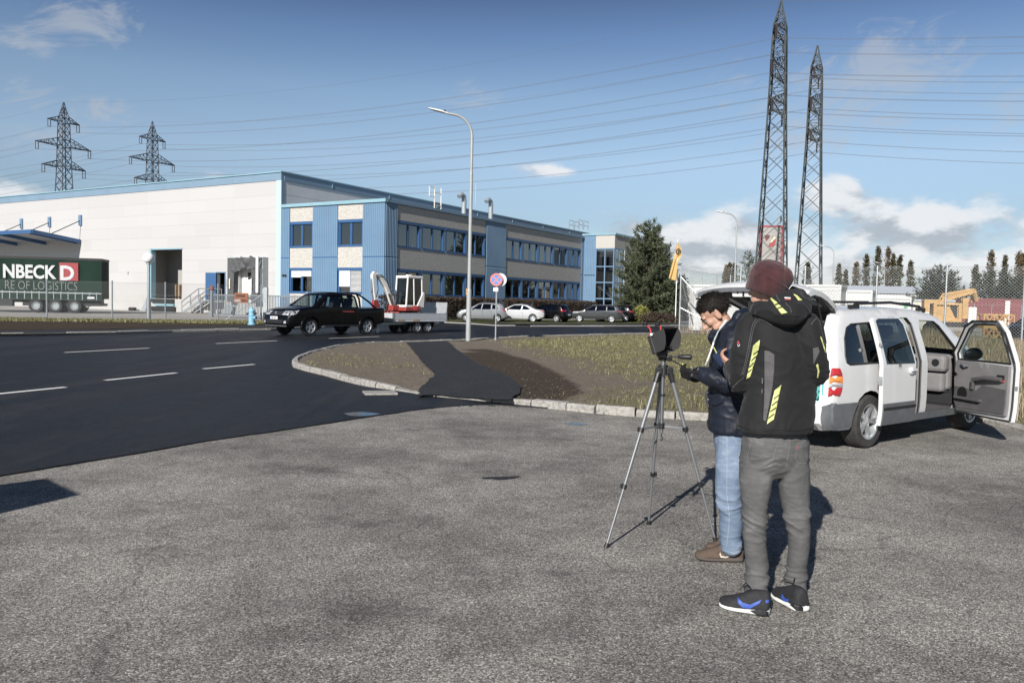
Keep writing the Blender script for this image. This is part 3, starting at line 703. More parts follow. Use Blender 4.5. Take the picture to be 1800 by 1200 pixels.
# loading bay: room behind, frame, leveller
b = MB(); x0, x1, z0, z1 = BAY
b.quad((x0-2, .35, z0), (x1+2, .35, z0), (x1+2, 3.1, z0), (x0-2, 3.1, z0)); b.quad((x0-2, 3.1, z0), (x1+2, 3.1, z0), (x1+2, 3.1, z1+1), (x0-2, 3.1, z1+1))
b.quad((x0-2, .35, z0), (x0-2, 3.1, z0), (x0-2, 3.1, z1+1), (x0-2, .35, z1+1)); b.quad((x1+2, .35, z0), (x1+2, .35, z1+1), (x1+2, 3.1, z1+1), (x1+2, 3.1, z0)); b.quad((x0-2, .35, z1+1), (x0-2, 3.1, z1+1), (x1+2, 3.1, z1+1), (x1+2, .35, z1+1))
b.bb(x0, x1, 2.9, 3.0, z1-1.35, z1-1.3); b.obj('loading_room', mat('bare loading room', (.34, .33, .315), .9, var=.15, scale=.4), hall)
b = MB(); b.bb(x0-.14, x0+.10, -.09, -.032, z0-.1, z1+.12); b.bb(x0+.10, x1+.05, -.06, -.004, z1, z1+.12); b.bb(x0, x0+.10, -.032, .4, z0, z1); b.obj('bay_frame', M['flashing'], hall)
b = MB(); b.bb(x0+.25, x1-1.0, -.28, -.032, .92, 1.27); b.bb(x0+.3, x1-.8, -.25, -.033, GZ+.02, .55); b.obj('dock_bumper', M['black_plastic'], hall)
b = MB(); b.bb(x0+.8, x1-1.0, -.20, -.034, .62, .82); b.obj('dock_leveller', M['flashing'], hall)
b = MB(); b.add([(x0-.9, -.04, GZ), (x0-.15, -.04, GZ), (x0-.15, -.04, 1.5), (x0-.55, -.04, 1.5), (x0-.9, -.55, GZ), (x0-.15, -.55, GZ)], [(0, 1, 2, 3), (4, 5, 1, 0), (4, 3, 2, 5), (0, 3, 4), (1, 5, 2)]); b.obj('wheel_guide', M['galv_dull'], hall)
# steel personnel door, open
b = MB(); x0, x1, z0, z1 = DOOR
b.bb(x0-.08, x0, -.05, .05, z0, z1+.08); b.bb(x1, x1+.08, -.05, .05, z0, z1+.08); b.bb(x0, x1, -.05, .05, z1, z1+.08); b.obj('door_frame', M['blue'], hall)
dr = MB(); q = Vector((-.97, -.25, 0)); 
dr.add([(x0, -.06, z0+.02), (x0+q.x*1.1, -.06+q.y*1.1, z0+.02), (x0+q.x*1.1, -.06+q.y*1.1, z1), (x0, -.06, z1)], [(0, 1, 2, 3)]); dm = dr.obj('door', M['blue_frame'], hall); sm = dm.modifiers.new('s', 'SOLIDIFY'); sm.thickness = .05
b = MB(); b.box((x0-.95, -.36, z0+1.05), (.14, .06, .04)); b.obj('handle', M['chrome'], dm)
b = MB(); b.bb(x0-.5, x1+.6, .36, 2.4, z0-.02, z0); b.quad((x0-.5, 2.4, z0), (x1+.6, 2.4, z0), (x1+.6, 2.4, z1+.3), (x0-.5, 2.4, z1+.3)); b.quad((x0-.5, .36, z1+.3), (x1+.6, .36, z1+.3), (x1+.6, 2.4, z1+.3), (x0-.5, 2.4, z1+.3)); b.quad((x0-.5, .36, z0), (x0-.5, 2.4, z0), (x0-.5, 2.4, z1+.3), (x0-.5, .36, z1+.3)); b.quad((x1+.6, .36, z0), (x1+.6, 2.4, z0), (x1+.6, 2.4, z1+.3), (x1+.6, .36, z1+.3)); b.obj('passage', M['car_inside'], hall)
b = MB(); b.bb(-6.62, -6.25, -.14, -.001, 2.55, 3.15); b.obj('switch_box', M['galv_dull'], hall)
b = MB(); b.bb(-20.95, -20.75, -.03, -.001, 3.55, 3.85); b.obj('number_plate', M['galv_dull'], hall)
# dock shelter, torn
b = MB(); X0, X1 = -5.94, -1.5; Z0, Z1 = 1.17, 5.02
b.bb(X0, X0+.06, -.6, -.035, Z0, Z1); b.bb(X1-.06, X1, -.6, -.035, Z0, Z1); b.bb(X0+.06, X1-.06, -.6, -.035, Z1-.06, Z1); b.obj('dock_shelter_frame', M['galv_dull'], hall)
def rag(b, P, nx, nz, amp, seed):
    """crumpled cloth over four corners"""
    A, B_, C_, D_ = [Vector(p) for p in P]; base = len(b.v); vs = []
    for k in range(nz+1):
        for i in range(nx+1):
            s, t = i/nx, k/nz; p = A.lerp(B_, s).lerp(D_.lerp(C_, s), t); q = Vector((p.x*1.6+seed, p.z*1.6, seed*3)); vs.append(p+Vector((noise.noise(q)*amp*.5, -abs(noise.noise(q*1.3+Vector((5, 0, 0))))*amp, noise.noise(q+Vector((9, 9, 0)))*amp*.6)))
    b.add(vs, [(k*(nx+1)+i, k*(nx+1)+i+1, (k+1)*(nx+1)+i+1, (k+1)*(nx+1)+i) for k in range(nz) for i in range(nx)])
b = MB()
rag(b, [(X0+.08, -.58, Z0), (X0+.75, -.55, Z0), (X0+.85, -.5, Z1-.1), (X0+.08, -.58, Z1-.1)], 5, 14, .09, 1)
rag(b, [(X1-1.45, -.55, Z0-.05), (X1-.07, -.58, Z0-.05), (X1-.07, -.58, Z1-.1), (X1-1.5, -.5, Z1-.9)], 8, 14, .14, 2)
rag(b, [(X0+.75, -.5, Z1-1.35), (X1-2.2, -.55, Z1-1.0), (X1-2.2, -.58, Z1-.08), (X0+.7, -.58, Z1-.08)], 10, 8, .4, 3)
rag(b, [(X1-2.6, -.5, Z1-.75), (X1-.2, -.55, Z1-1.2), (X1-.2, -.58, Z1-.08), (X1-2.6, -.6, Z1+.05)], 10, 8, .45, 4)
b.obj('dock_curtain', M['rubber_curtain'], hall, smooth=60)
b = MB(); b.bb(DOCK[0], DOCK[1], .33, .37, DOCK[2], DOCK[3]); b.obj('sectional_gate', mat('white gate', (.66, .66, .64), .5, var=.05), hall)
b = MB(); b.bb(-4.35, -3.5, .30, .329, 3.15, 3.75); b.bb(-3.25, -2.6, .30, .329, 3.15, 3.75); b.obj('gate_window', M['car_inside'], hall)
for x in (-5.55, -2.85):
    b = MB(); b.box((x, -.66, 2.75), (.14, .02, .9)); b.obj('marker_strip', M['cream_paint'], hall)
b = MB(); b.cyl((-2.0, -.75, 2.0), (-2.0, -.75, 5.1), .13, n=10); b.bb(-2.1, -1.9, -.75, -.04, 4.9, 5.0); b.obj('downpipe', M['white_paint'], hall)
# steel stair up to the door
st = thing('steel_stair', 'grey steel stair with pipe railings below the blue door', 'stairs', bl(0, 0), HB)
b = MB(); top = 1.27
for y in (-.35, -1.35): b.bar((-8.6, y, top-.06), (-10.9, y, GZ+.05), .06, .2)
b.bb(-8.6, -6.9, -1.4, -.3, top-.06, top)
b.obj('stringer', M['galv_dull'], st)
b = MB()
for k in range(6): x = -8.75-k*.38; z = top-.02-(k+.5)*.195; b.bb(x-.28, x, -1.32, -.38, z-.02, z+.02)
b.obj('tread', M['galv_dull'], st)
for y in (-.35, -1.37):
    b = MB(); hb = 1.0
    b.tube([(-6.95, y, top+hb), (-8.7, y, top+hb), (-11.0, y, GZ+hb), (-11.0, y, GZ)], .04, 6); b.tube([(-6.95, y, top+.5), (-8.7, y, top+.5), (-11.0, y, GZ+.5)], .03, 6)
    for x, z in ((-6.95, top), (-8.7, top), (-9.8, .72)): b.cyl((x, y, z), (x, y, z+hb), .04, n=6)
    b.obj('railing', M['galv'], st)
for x in (-7.0, -8.5): b = MB(); b.bar((x, -1.3, top), (x, -1.3, GZ), .07); b.obj('leg', M['galv_dull'], st)
# canopy on tie rods
cp = thing('loading_canopy', 'blue steel loading canopy hung on tie rods above the green trailer', 'canopy', bl(0, 0), HB)
xr, xl, dd = -28.7, -62, 4.85; zw, zf = 6.75, 7.35
b = MB(); b.add([(xl, -.1, zw+.35), (xr, -.1, zw+.35), (xr, -dd, zf+.35), (xl, -dd, zf+.35), (xl, -.1, zw+.28), (xr, -.1, zw+.28), (xr, -dd, zf+.28), (xl, -dd, zf+.28)], [(0, 1, 2, 3), (7, 6, 5, 4), (0, 4, 5, 1), (1, 5, 6, 2), (2, 6, 7, 3), (3, 7, 4, 0)]); b.obj('deck', mat('canopy deck', (.30, .31, .33), .6), cp)
b = MB(); b.bar((xr+.05, -.1, zw+.18), (xr+.05, -dd, zf+.18), .12, .36); b.bar((xl, -dd-.03, zf+.18), (xr, -dd-.03, zf+.18), .12, .36); b.obj('edge_beam', M['blue_frame'], cp)
for i in range(6):
    x = xr-.6-i*5.6
    b = MB(); b.bar((x, -.1, zw+.1), (x, -dd+.1, zf+.1), .18, .34); b.obj('rafter', M['blue_frame'], cp)
    px_ = [-28.65, -34.2, -39.6, -45, -50.4, -55.8][i]
    b = MB(); b.cyl((px_, -.15, 9.0), (px_-.05, -dd*.62, zw+.7), .045, n=6); b.obj('tie_rod', M['ink'], cp)
    b = MB(); b.bb(px_-.22, px_+.22, -.16, -.002, 8.55, 9.6); b.obj('anchor_plate', M['blue'], cp)
# ---------------------------------------------------------------- the office block
office = thing('office_building', 'two storey office block with blue ribbed cladding and gravel panels', 'office building', BC, HB)
OX, OL, OT = 11.17, 35.4, 9.30
SR = [1.5+3.26*i for i in range(4)]; SIDE1 = (1.5, 14.5); SIDE2 = (18.05, 34.85)
mods = [(1.5, 4.67), (4.67, 8.05), (8.05, 11.4), (11.4, 14.5)] + [(18.05+3.36*i, 18.05+3.36*(i+1)) for i in range(5)]
fmods = [(1.0, 3.6), (6.33, 8.95)]
BANDS = [(GZ-.3, 2.02), (4.12, 5.78), (7.92, 9.12)]; WIN = [(2.02, 4.12), (5.78, 7.92)]
def panel_front(x0, x1, z0, z1): b = MB(); b.bb(x0+.015, x1-.015, .03, .2, z0, z1); return b
def panel_side(y0, y1, z0, z1): b = MB(); b.bb(OX-.2, OX-.02, y0+.015, y1-.015, z0, z1); return b
for z0, z1 in BANDS:
    for x0, x1 in fmods: panel_front(x0, x1, z0+.01, z1-.01).obj('gravel_panel', M['gravelpanel'], office)
    for y0, y1 in mods: panel_side(y0, y1, z0+.01, z1-.01).obj('gravel_panel', M['gravelpanel'], office)
b = MB()
for z0, z1 in BANDS:
    for x0, x1 in fmods: b.bb(x0, x1, .05, .21, z0, z1)
    for y0, y1 in ((1.5, 14.5), (18.05, 34.85)): b.bb(OX-.21, OX-.035, y0, y1, z0, z1)
b.obj('panel_joint', M['joint'], office)
def clad(A, B_, z0, z1): b = MB(); ribs(b, A, B_, z0, z1); return b.obj('cladding', M['blue'], office)
for zz in ((GZ-.3, 4.92), (5.0, 9.14)):
    clad((.02, 0), (1.0, 0), *zz); clad((3.6, 0), (6.33, 0), *zz); clad((8.95, 0), (OX, 0), *zz)
    clad((OX, 0), (OX, 1.5), *zz); clad((OX, 14.5), (OX, 18.05), *zz); clad((OX, 34.85), (OX, 35.42), *zz)
b = MB()
for a, c in ((.02, 1.0), (3.6, 6.33), (8.95, OX)): b.bb(a, c, .0, .15, 4.92, 5.0)
for a, c in ((0.02, 1.5), (14.5, 18.05), (34.85, 35.4)): b.bb(OX-.15, OX, a, c, 4.92, 5.0)
b.obj('cladding_joint', M['blue_frame'], office)
b = MB(); b.bb(.06, OX+.14, -.14, .25, 9.14, 9.40); b.obj('parapet', M['flashing'], office); b = MB(); b.bb(OX-.25, OX+.12, .25, 35.3, 9.15, 9.36); b.obj('parapet', M['fascia'], office)
b = MB(); b.bb(.07, OX-.3, .3, 35.2, 9.05, 9.2); b.obj('roof', M['fascia'], office)
def window(x0, x1, z0, z1, kind, seed):
    """a window in the front plane: returns its frame object (front faces -y); the side ones are turned"""
    r = random.Random(seed); w = .09; b = MB(); y0, y1 = .12, .22
    b.bb(x0, x1, .02, .22, z1-.22, z1); b.bb(x0, x1, -.02, .22, z0, z0+.10)
    b.bb(x0, x0+.13, y0-.05, y1, z0+.10, z1-.22); b.bb(x1-.13, x1, y0-.05, y1, z0+.10, z1-.22)
    a0, a1, c0, c1 = x0+.13, x1-.13, z0+.10, z1-.22; mx = (a0+a1)/2
    b.bb(mx-.06, mx+.06, y0, y1, c0, c1)
    for s0, s1 in ((a0, mx-.06), (mx+.06, a1)):
        b.bb(s0, s1, y0+.02, y1, c0, c0+.07); b.bb(s0, s1, y0+.02, y1, c1-.06, c1)
        b.bb(s0, s0+.05, y0+.02, y1, c0+.07, c1-.06); b.bb(s1-.05, s1, y0+.02, y1, c0+.07, c1-.06)
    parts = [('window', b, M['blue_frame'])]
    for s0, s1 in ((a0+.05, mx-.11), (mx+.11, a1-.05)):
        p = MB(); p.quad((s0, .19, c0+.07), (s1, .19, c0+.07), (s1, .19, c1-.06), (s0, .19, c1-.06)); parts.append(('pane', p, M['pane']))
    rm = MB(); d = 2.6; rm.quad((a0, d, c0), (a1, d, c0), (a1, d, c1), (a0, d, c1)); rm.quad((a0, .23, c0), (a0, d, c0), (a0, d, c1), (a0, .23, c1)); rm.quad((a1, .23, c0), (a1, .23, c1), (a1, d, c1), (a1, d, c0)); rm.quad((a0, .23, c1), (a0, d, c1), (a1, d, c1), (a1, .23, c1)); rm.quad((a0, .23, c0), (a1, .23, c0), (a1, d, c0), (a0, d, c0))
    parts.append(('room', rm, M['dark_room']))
    def slats(s0, s1, zt, zb, pitch, tilt):
        q = MB(); z = zt
        while z > zb: q.add([(s0, .30, z+tilt), (s1, .30, z+tilt), (s1, .30+.06, z-tilt), (s0, .30+.06, z-tilt)], [(0, 1, 2, 3)]); z -= pitch
        return q
    if kind == 'curtain':
        q = MB(); wv = []; e0, e1 = a1-.45, a1-.06
        for i in range(13): t = i/12; wv.append((e0+(e1-e0)*t, .36+.05*sin(t*22)))
        for i in range(12): q.quad((*wv[i], c0), (*wv[i+1], c0), (*wv[i+1], c1), (*wv[i], c1))
        parts.append(('curtain', q, M['curtain']))
    if kind == 'blinds':
        parts.append(('blind', slats(a0, mx, c1, c0+r.uniform(0, .25), .085, .018), M['blind'])); parts.append(('blind', slats(mx, a1, c1, c0+r.uniform(0, .5), .085, .018), M['blind']))
    if kind == 'halfopen':
        f = r.uniform(.05, .2); parts.append(('blind', slats(mx, a1, c1, c0+.3, .085, .018), M['blind']))
    if kind in ('shut', 'shut2'):
        for s0, s1, dp in ((a0, mx, .55 if kind == 'shut' else 1.22), (mx, a1, .42 if kind == 'shut' else 1.62)):
            q = MB(); z = c1
            while z > c1-dp:
                if kind == 'shut2' and s0 == mx: q.add([(s0+.02, .06, z-.06), (s1, .06, z-.06), (s1, .12, z-.01), (s0+.02, .12, z-.01)], [(0, 1, 2, 3)]); z -= .095
                else: q.bb(s0+.02, s1-.01, .06, .10, z-.078, z-.004); z -= .08
            parts.append(('roller_shutter', q, M['blind']))
    return parts
def place_window(parts, parent, side, warm=0):
    fr = None
    for nm, b, m in parts:
        if side is not None: b.v = [(side-v[1], v[0], v[2]) for v in b.v]
        o = b.obj(nm, m, fr or parent)
        if fr is None: fr = o
    return fr
k = 0
for (x0, x1), kinds in zip(fmods, (('shut', 'plain'), ('shut2', 'plain'))):
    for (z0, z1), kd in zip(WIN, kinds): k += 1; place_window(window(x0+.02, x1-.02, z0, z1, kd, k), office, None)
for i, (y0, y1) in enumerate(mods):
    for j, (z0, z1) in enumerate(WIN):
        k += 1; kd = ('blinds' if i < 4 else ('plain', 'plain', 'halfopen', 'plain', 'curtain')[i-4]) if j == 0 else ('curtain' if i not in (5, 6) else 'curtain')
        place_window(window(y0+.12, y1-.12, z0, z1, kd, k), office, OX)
        b = MB(); b.bb(OX-.2, OX-.06, y0-.12 if y0 not in (1.5, 18.05) else y0, y0+.12, z0, z1); b.obj('mullion', M['blue'], office)
    if y1 in (14.5,) or abs(y1-34.85) < .01:
        for z0, z1 in WIN: b = MB(); b.bb(OX-.2, OX-.06, y1-.12, y1, z0, z1); b.obj('mullion', M['blue'], office)
lt = lettering('ENB', 1.0, mat('pale reflection letters', (.40, .40, .40), .7), office, Matrix.Translation((3.5, .45, 2.35)) @ Matrix.Rotation(pi/2, 4, 'X') @ Matrix.Diagonal((-1, 1, 1, 1)), .01, .02, .95, name='reflected_lettering')  # modelled letters imitate the trailer lettering mirrored in the pane
for i, (px_, bz) in enumerate(((.35, 3.5), (.62, 3.5))): b = MB(); b.ball((px_, -.12, bz), .1, 8, 6); b.obj('wall_lamp', M['ink'], office)
# projecting end with the glazed stair
end = thing('stair_block', 'blue and gravel end block with tall stair glazing behind the pine', 'office wing', BC, HB)
EY = 35.5; E1, E2 = 12.67, 15.0; ET = 9.5
for zz in ((GZ-.3, 4.92), (5.0, ET)):
    b = MB(); ribs(b, (OX-.1, EY), (E1, EY), *zz); b.obj('cladding', M['blue'], end)
b = MB(); b.bb(E1, E2, EY, EY+.2, 7.97, ET); b.obj('gravel_panel', M['gravelpanel'], end)
for y0, y1 in ((EY+.22, 38.4), (38.45, 41.6), (41.65, 45.2), (45.25, 49), (49.05, 54)):
    b = MB(); b.bb(E2-.2, E2, y0, y1, 7.97, ET); b.obj('gravel_panel', M['gravelpanel'], end)
    if y0 > 38:
        b = MB(); b.bb(E2-.2, E2, y0, y1, 4.9, 7.93); b.obj('gravel_panel', M['gravelpanel'], end)
        b = MB(); b.bb(E2-.2, E2, y0, y1, GZ-.3, 4.86); b.obj('gravel_panel', M['gravelpanel'], end)
b = MB(); b.bb(E2-.05, E2+.05, 38.36, 38.46, GZ, 7.97); b.obj('corner_trim', M['white_paint'], end)
b = MB(); b.bb(OX-.2, E2+.12, EY-.12, EY+.25, ET, ET+.2); b.bb(E2-.2, E2+.12, EY+.25, 54.2, ET, ET+.2); b.obj('parapet', M['flashing'], end)
b = MB(); zs = [GZ, 2.3, 4.15, 5.95, 7.97]
for x in (E1+.05, (E1+E2)/2, E2-.08): b.bb(x-.06, x+.06, EY-.02, EY+.14, GZ, 7.97)
for z in zs: b.bb(E1, E2, EY-.01, EY+.13, z-.06, z+.06)
for y in (EY+.3, 37.0, 38.3): b.bb(E2-.14, E2+.02, y-.06, y+.06, GZ, 7.97)
for z in zs: b.bb(E2-.13, E2+.01, EY+.14, 38.36, z-.06, z+.06)
fr = b.obj('stair_glazing', M['blue'], end)
p = MB()
p.quad((E1, EY+.08, GZ), (E2, EY+.08, GZ), (E2, EY+.08, 7.97), (E1, EY+.08, 7.97)); p.obj('pane', M['pane'], fr)
p = MB(); p.quad((E2-.06, EY+.14, GZ), (E2-.06, 38.36, GZ), (E2-.06, 38.36, 7.97), (E2-.06, EY+.14, 7.97)); p.obj('pane', M['pane'], fr)
b = MB(); b.quad((OX, 40, GZ), (E2-.3, 40, GZ), (E2-.3, 40, 8), (OX, 40, 8)); b.quad((OX, EY+.2, GZ), (OX, 40, GZ), (OX, 40, 8), (OX, EY+.2, 8)); b.obj('stairwell', M['dark_room'], end)
b = MB(); b.bb(E1-.3, E2-.3, EY+.4, 38.5, 2.2, 2.4); 
for i in range(8): b.bb(E2-.4-.28*(i+1), E2-.4-.28*i, EY+.6, EY+1.9, 2.4+.2*i, 2.62+.2*i)
b.obj('stair', M['white_paint'], end)
# things on the roofs
def roof_thing(name, label, cat): return thing(name, label, cat, BC, HB)
t = roof_thing('roof_ladder', 'cream caged ladder top standing on the office roof edge', 'ladder')
for y in (10.7, 11.7): b = MB(); b.cyl((8, y, 9.2), (8, y, 11.9), .05, n=6); b.obj('rail', M['cream_paint'], t)
b = MB()
for z in (9.6, 9.95, 10.3): b.bb(7.97, 8.03, 10.7, 11.7, z-.03, z+.03)
b.tube([(8, 10.7, 11.85), (8, 9.9, 11.85), (8, 9.9, 11.0), (8, 10.7, 11.0)], .04, 6); b.cyl((8, 10.7, 11.4), (8, 11.7, 11.4), .035, n=6); b.obj('cage', M['cream_paint'], t)
for nm, y, zt, s in (('pale curved exhaust duct on the office roof beside the lamp post', 15.1, 11.75, 1), ('second curved exhaust duct on the office roof right of the lamp post', 19.9, 11.85, 1)):
    t = roof_thing('roof_duct', nm, 'duct'); b = MB(); b.tube([(8, y+.35, 9.2), (8, y+.35, zt-.45), (8, y+.28, zt-.15), (8, y, zt), (8, y-.35, zt-.1), (8, y-.5, zt-.25)], .23, 10); o = b.obj('pipe', M['galv_dull'], t, smooth=True)
    b = MB(); b.bb(7.6, 8.4, y-.1, y+.8, 9.2, 9.45); b.obj('base', M['galv_dull'], t)
t = roof_thing('roof_guardrail', 'thin steel guard rail frame on the far end of the roof', 'guard rail'); b = MB()
for y in (50.7, 52.0, 52.4, 53.8): b.cyl((3, y, 11.9), (3, y, 13.1), .045, n=6); b.cyl((1.6, y, 11.9), (1.6, y, 13.1), .045, n=6)
for z in (12.5, 13.1):
    for a, c in ((50.7, 52.0), (52.4, 53.8)): b.cyl((3, a, z), (3, c, z), .035, n=6); b.cyl((1.6, a, z), (1.6, c, z), .035, n=6)
b.obj('rail', M['galv'], t)
b = MB(); b.cyl((4, 23.5, 11.9), (4, 23.5, 14.2), .012, n=5); props(b.obj('roof_aerial', M['galv']), 'thin aerial mast on the roof right of the lamp post', 'aerial'); bpy.data.objects['roof_aerial'].location = BC; bpy.data.objects['roof_aerial'].rotation_euler = (0, 0, HB)
# pallets in the bay
for k in range(9):
    pal = thing('pallet', f'wooden pallet in the loading bay stack', 'pallet', bl(-13.75, .95, 1.3+.15*k), HB, 'pallets stacked in the loading bay')
    b = MB(); 
    for i in range(7): b.box((-.5+i*.165, 0, .135), (.12, 1.15, .02))
    b.obj('deck', M['wood'], pal); b = MB()
    for x in (-.5, 0, .5): b.box((x, 0, .012), (.1, 1.15, .02))
    for x in (-.5, 0, .5):
        for y in (-.5, 0, .5): b.box((x, y, .075), (.12, .13, .1))
    b.obj('block', M['wood'], pal)
pal['label'] = 'topmost pallet of the stack inside the open loading bay'
for k in range(9):
    o = bpy.data.objects['pallet' if k == 0 else f'pallet.{k:03d}']
    if k < 8: o['label'] = 'wooden pallet within the stack below its topmost in the loading bay'
# clutter below the dock
b = MB(); q = Matrix.Rotation(radians(-22), 3, 'X'); b.box((0, 0, .42), (1.15, .06, .85), q); o = b.obj('leaning_board', M['galv_dull'], bevel=.01); o.location = bl(-6.0, -.45, GZ); o.rotation_euler = (0, 0, HB); props(o, 'pale square board leaning on the white wall beside the stair', 'board')
t = thing('broken_bollard', 'chipped white concrete bollards lying under the stair landing', 'bollard', bl(-7.4, -.9, GZ), HB)
b = MB(); b.lathe([(.22, 0), (.2, .5), (.12, .75), (.05, .8)], (0, 0, 0), 10); b.obj('post', M['plinth'], t); b = MB(); b.cyl((-.9, -.1, .15), (-.1, -.3, .18), .16, .12, 10); b.obj('fallen_post', M['plinth'], t)
b = MB(); b.box((0, 0, .16), (.7, .5, .32)); o = b.obj('dark_bin_bag', M['black_plastic'], bevel=.1); o.location = bl(-19.3, -.6, GZ); o.rotation_euler = (0, 0, HB); props(o, 'small dark bag on the ground left of the loading bay', 'bag')
# ================================================================ PYLONS AND WIRES
PT = {k: D(*a) for k, a in dict(P1=(1373, 12, 128), P2=(1437, 88, 149), P3=(112, 184, 205), P4=(268, 217, 225)).items()}
LD = Vector((PT['P1'].x-PT['P3'].x, -77, 0)).normalized(); AD = Vector((-LD.y, LD.x, 0))       # along the line; along the crossarms
def body_w(z): return 4.8-(4.8-2.45)*z/33 if z < 33 else (2.45-.6*(z-33)/13 if z < 46 else max(.12, 1.85*(50-z)/4))
ARMS = [(45.0, 46.4, 4.3), (38.9, 41.0, 7.5), (33.5, 35.3, 5.9)]
def corner(z, i, j): w = body_w(z)/2; return LD*(w*i)+AD*(w*j)+Vector((0, 0, z))
def pylon(x, y, label, m, leg=.2, br=.09, zmin=0):
    t = thing('lattice_pylon', label, 'electricity pylon', (x, y, 0), 0, 'high voltage pylons of the two lines')
    zs = [0]; z = 0
    while z < 46: z += max(1.5, body_w(z)*.95); zs.append(min(z, 46))
    zs += [47.4, 48.6, 50]; b = MB()
    for i, j in ((-1, -1), (1, -1), (1, 1), (-1, 1)):
        for a, c in zip(zs, zs[1:]): b.bar(corner(a, i, j), corner(c, i, j), leg if a < 44 else leg*.7)
    for a, c in zip(zs, zs[1:-1]):
        for (i, j), (k, l) in (((-1, -1), (1, -1)), ((1, -1), (1, 1)), ((1, 1), (-1, 1)), ((-1, 1), (-1, -1))):
            b.bar(corner(a, i, j), corner(c, k, l), br); b.bar(corner(a, k, l), corner(c, i, j), br)
            if a > 30: b.bar(corner(c, i, j), corner(c, k, l), br)
    b.obj('lattice_mast', m, t)
    for zl, zu, L in ARMS:
        for s in (-1, 1):
            b = MB(); tip = AD*(s*L)+Vector((0, 0, zl+.05)); N = max(2, int(L/1.3)); pl = []; pu = []
            for i in (-1, 1):
                a = corner(zl, i, s); u = corner(zu, i, s)
                b.bar(a, tip+LD*.12*i, .15); b.bar(u, tip+LD*.12*i, .13)
                for k in range(N): p, q = a.lerp(tip, k/N), u.lerp(tip, k/N); p2, q2 = a.lerp(tip, (k+1)/N), u.lerp(tip, (k+1)/N); b.bar(p, q2, .08); b.bar(q, p, .08)
            a0, a1 = corner(zl, -1, s), corner(zl, 1, s)
            for k in range(N): b.bar(a0.lerp(tip, k/N), a1.lerp(tip, (k+1)/N), .07); b.bar(a1.lerp(tip, k/N), a0.lerp(tip, (k+1)/N), .07)
            b.obj('crossarm', m, t)
            b = MB()
            for o in (0, .75): p = AD*(s*(L-.05-o))+Vector((0, 0, zl)); b.cyl(p, p-Vector((0, 0, 1.85)), .10, n=6)
            b.bar(AD*(s*(L-.0))+Vector((0, 0, zl-1.85)), AD*(s*(L-.85))+Vector((0, 0, zl-1.85)), .10)
            b.obj('insulator', M['insul'], t)
    return t
PY = {'A': [(PT['P3'].x, 205), (PT['P1'].x, 128)], 'B': [(PT['P4'].x, 225), (PT['P2'].x, 149)]}
pylon(PT['P1'].x, 128, 'tallest lattice pylon seen edge on right behind the red framed sign', M['pylon'])
pylon(PT['P2'].x, 149, 'lattice pylon seen edge on to the right of the tallest one', M['pylon'])
pylon(PT['P3'].x, 205, 'left lattice pylon with wide arms above the warehouse roof', M['pylon_far'])
pylon(PT['P4'].x, 225, 'smaller lattice pylon right of its twin above the warehouse roof', M['pylon_far'])
def span(b, A, B_, sag, r, n=22):
    P = [A.lerp(B_, k/n)-Vector((0, 0, 4*sag*(k/n)*(1-k/n))) for k in range(n+1)]; b.tube(P, r, 4, cap=False)
for ln, word in (('A', 'line of the tallest pylon'), ('B', 'line of the second tallest pylon')):
    p3, p1 = [Vector((*p, 0)) for p in PY[ln]]; d = p1-p3; PTS = [p3-d, p3, p1, p1+d]
    def wire(off, label, bundle):
        b = MB()
        for k in range(3):
            for o in ((-.22, .22) if bundle else (0,)): span(b, PTS[k]+off+AD*o, PTS[k+1]+off+AD*o, (4.2, 4.2, 6.5)[k], .018 if bundle else .016)
        props(b.obj('power_line', M['wire']), label, 'power line', 'wires strung between the pylons')
    wire(Vector((0, 0, 50)), f'single top wire on the tips of the {word}', False)
    for (zl, zu, L), lv in zip(ARMS, ('upper', 'middle', 'lower')):
        for s, sd in ((-1, 'near'), (1, 'far')): wire(AD*(s*(L-.45))+Vector((0, 0, zl-1.9)), f'conductor pair on the {sd} ends of the {lv} arms, {word}', True)
# ================================================================ STREET LAMPS, SIGNS, POSTS
def street_lamp(x, y, z, label, h=9.3, side=-1, az=0.0, sc=1.0):
    t = thing('street_lamp', label, 'street lamp', (x, y, z), az, 'curved street lamps'); t.scale = (sc,)*3
    b = MB(); b.cyl((0, 0, 0), (0, 0, 2.05), .105, .10, 14); b.cyl((0, 0, 2.05), (0, 0, 2.12), .10, .078, 14); b.cyl((0, 0, 2.12), (0, 0, 6.75), .078, .066, 12); b.cyl((0, 0, 6.7), (0, 0, 6.85), .075, .06, 12)
    P = [(0, 0, 6.85), (0, 0, 8.25)]+[(side*(.85-.85*cos(a)), 0, 8.25+.85*sin(a)) for a in [k*pi/2/8*1.0 for k in range(1, 9)]]+[(side*1.02, 0, 9.12)]
    b.tube(P, [.058]*2+[.05]*8+[.045], 10); b.obj('pole', M['lamp_grey'], t, smooth=True)
    b = MB(); rings = []
    for s, w, h_, dz in ((.0, .05, .045, 0), (.12, .08, .06, .02), (.2, .12, .07, .04), (.5, .13, .06, .1), (.72, .08, .035, .15), (.78, .03, .015, .16)):
        rings.append([Vector((side*(1.0+s), w*cos(a), 9.12+dz+h_*sin(a)*(1 if sin(a) > 0 else .6))) for a in [2*pi*i/12 for i in range(12)]])
    b.loft(rings); b.obj('lamp_head', M['white_paint'], t, smooth=True)
    b = MB(); b.box((side*1.12, 0, 9.20), (.10, .1, .09)); b.obj('bracket', M['black_plastic'], t)
    return t
g = G(823, 598, .05); lampA = street_lamp(g.x, g.y, hz(g.x, g.y)-.02, 'tall street lamp with curved arm at the near road edge', az=.12)
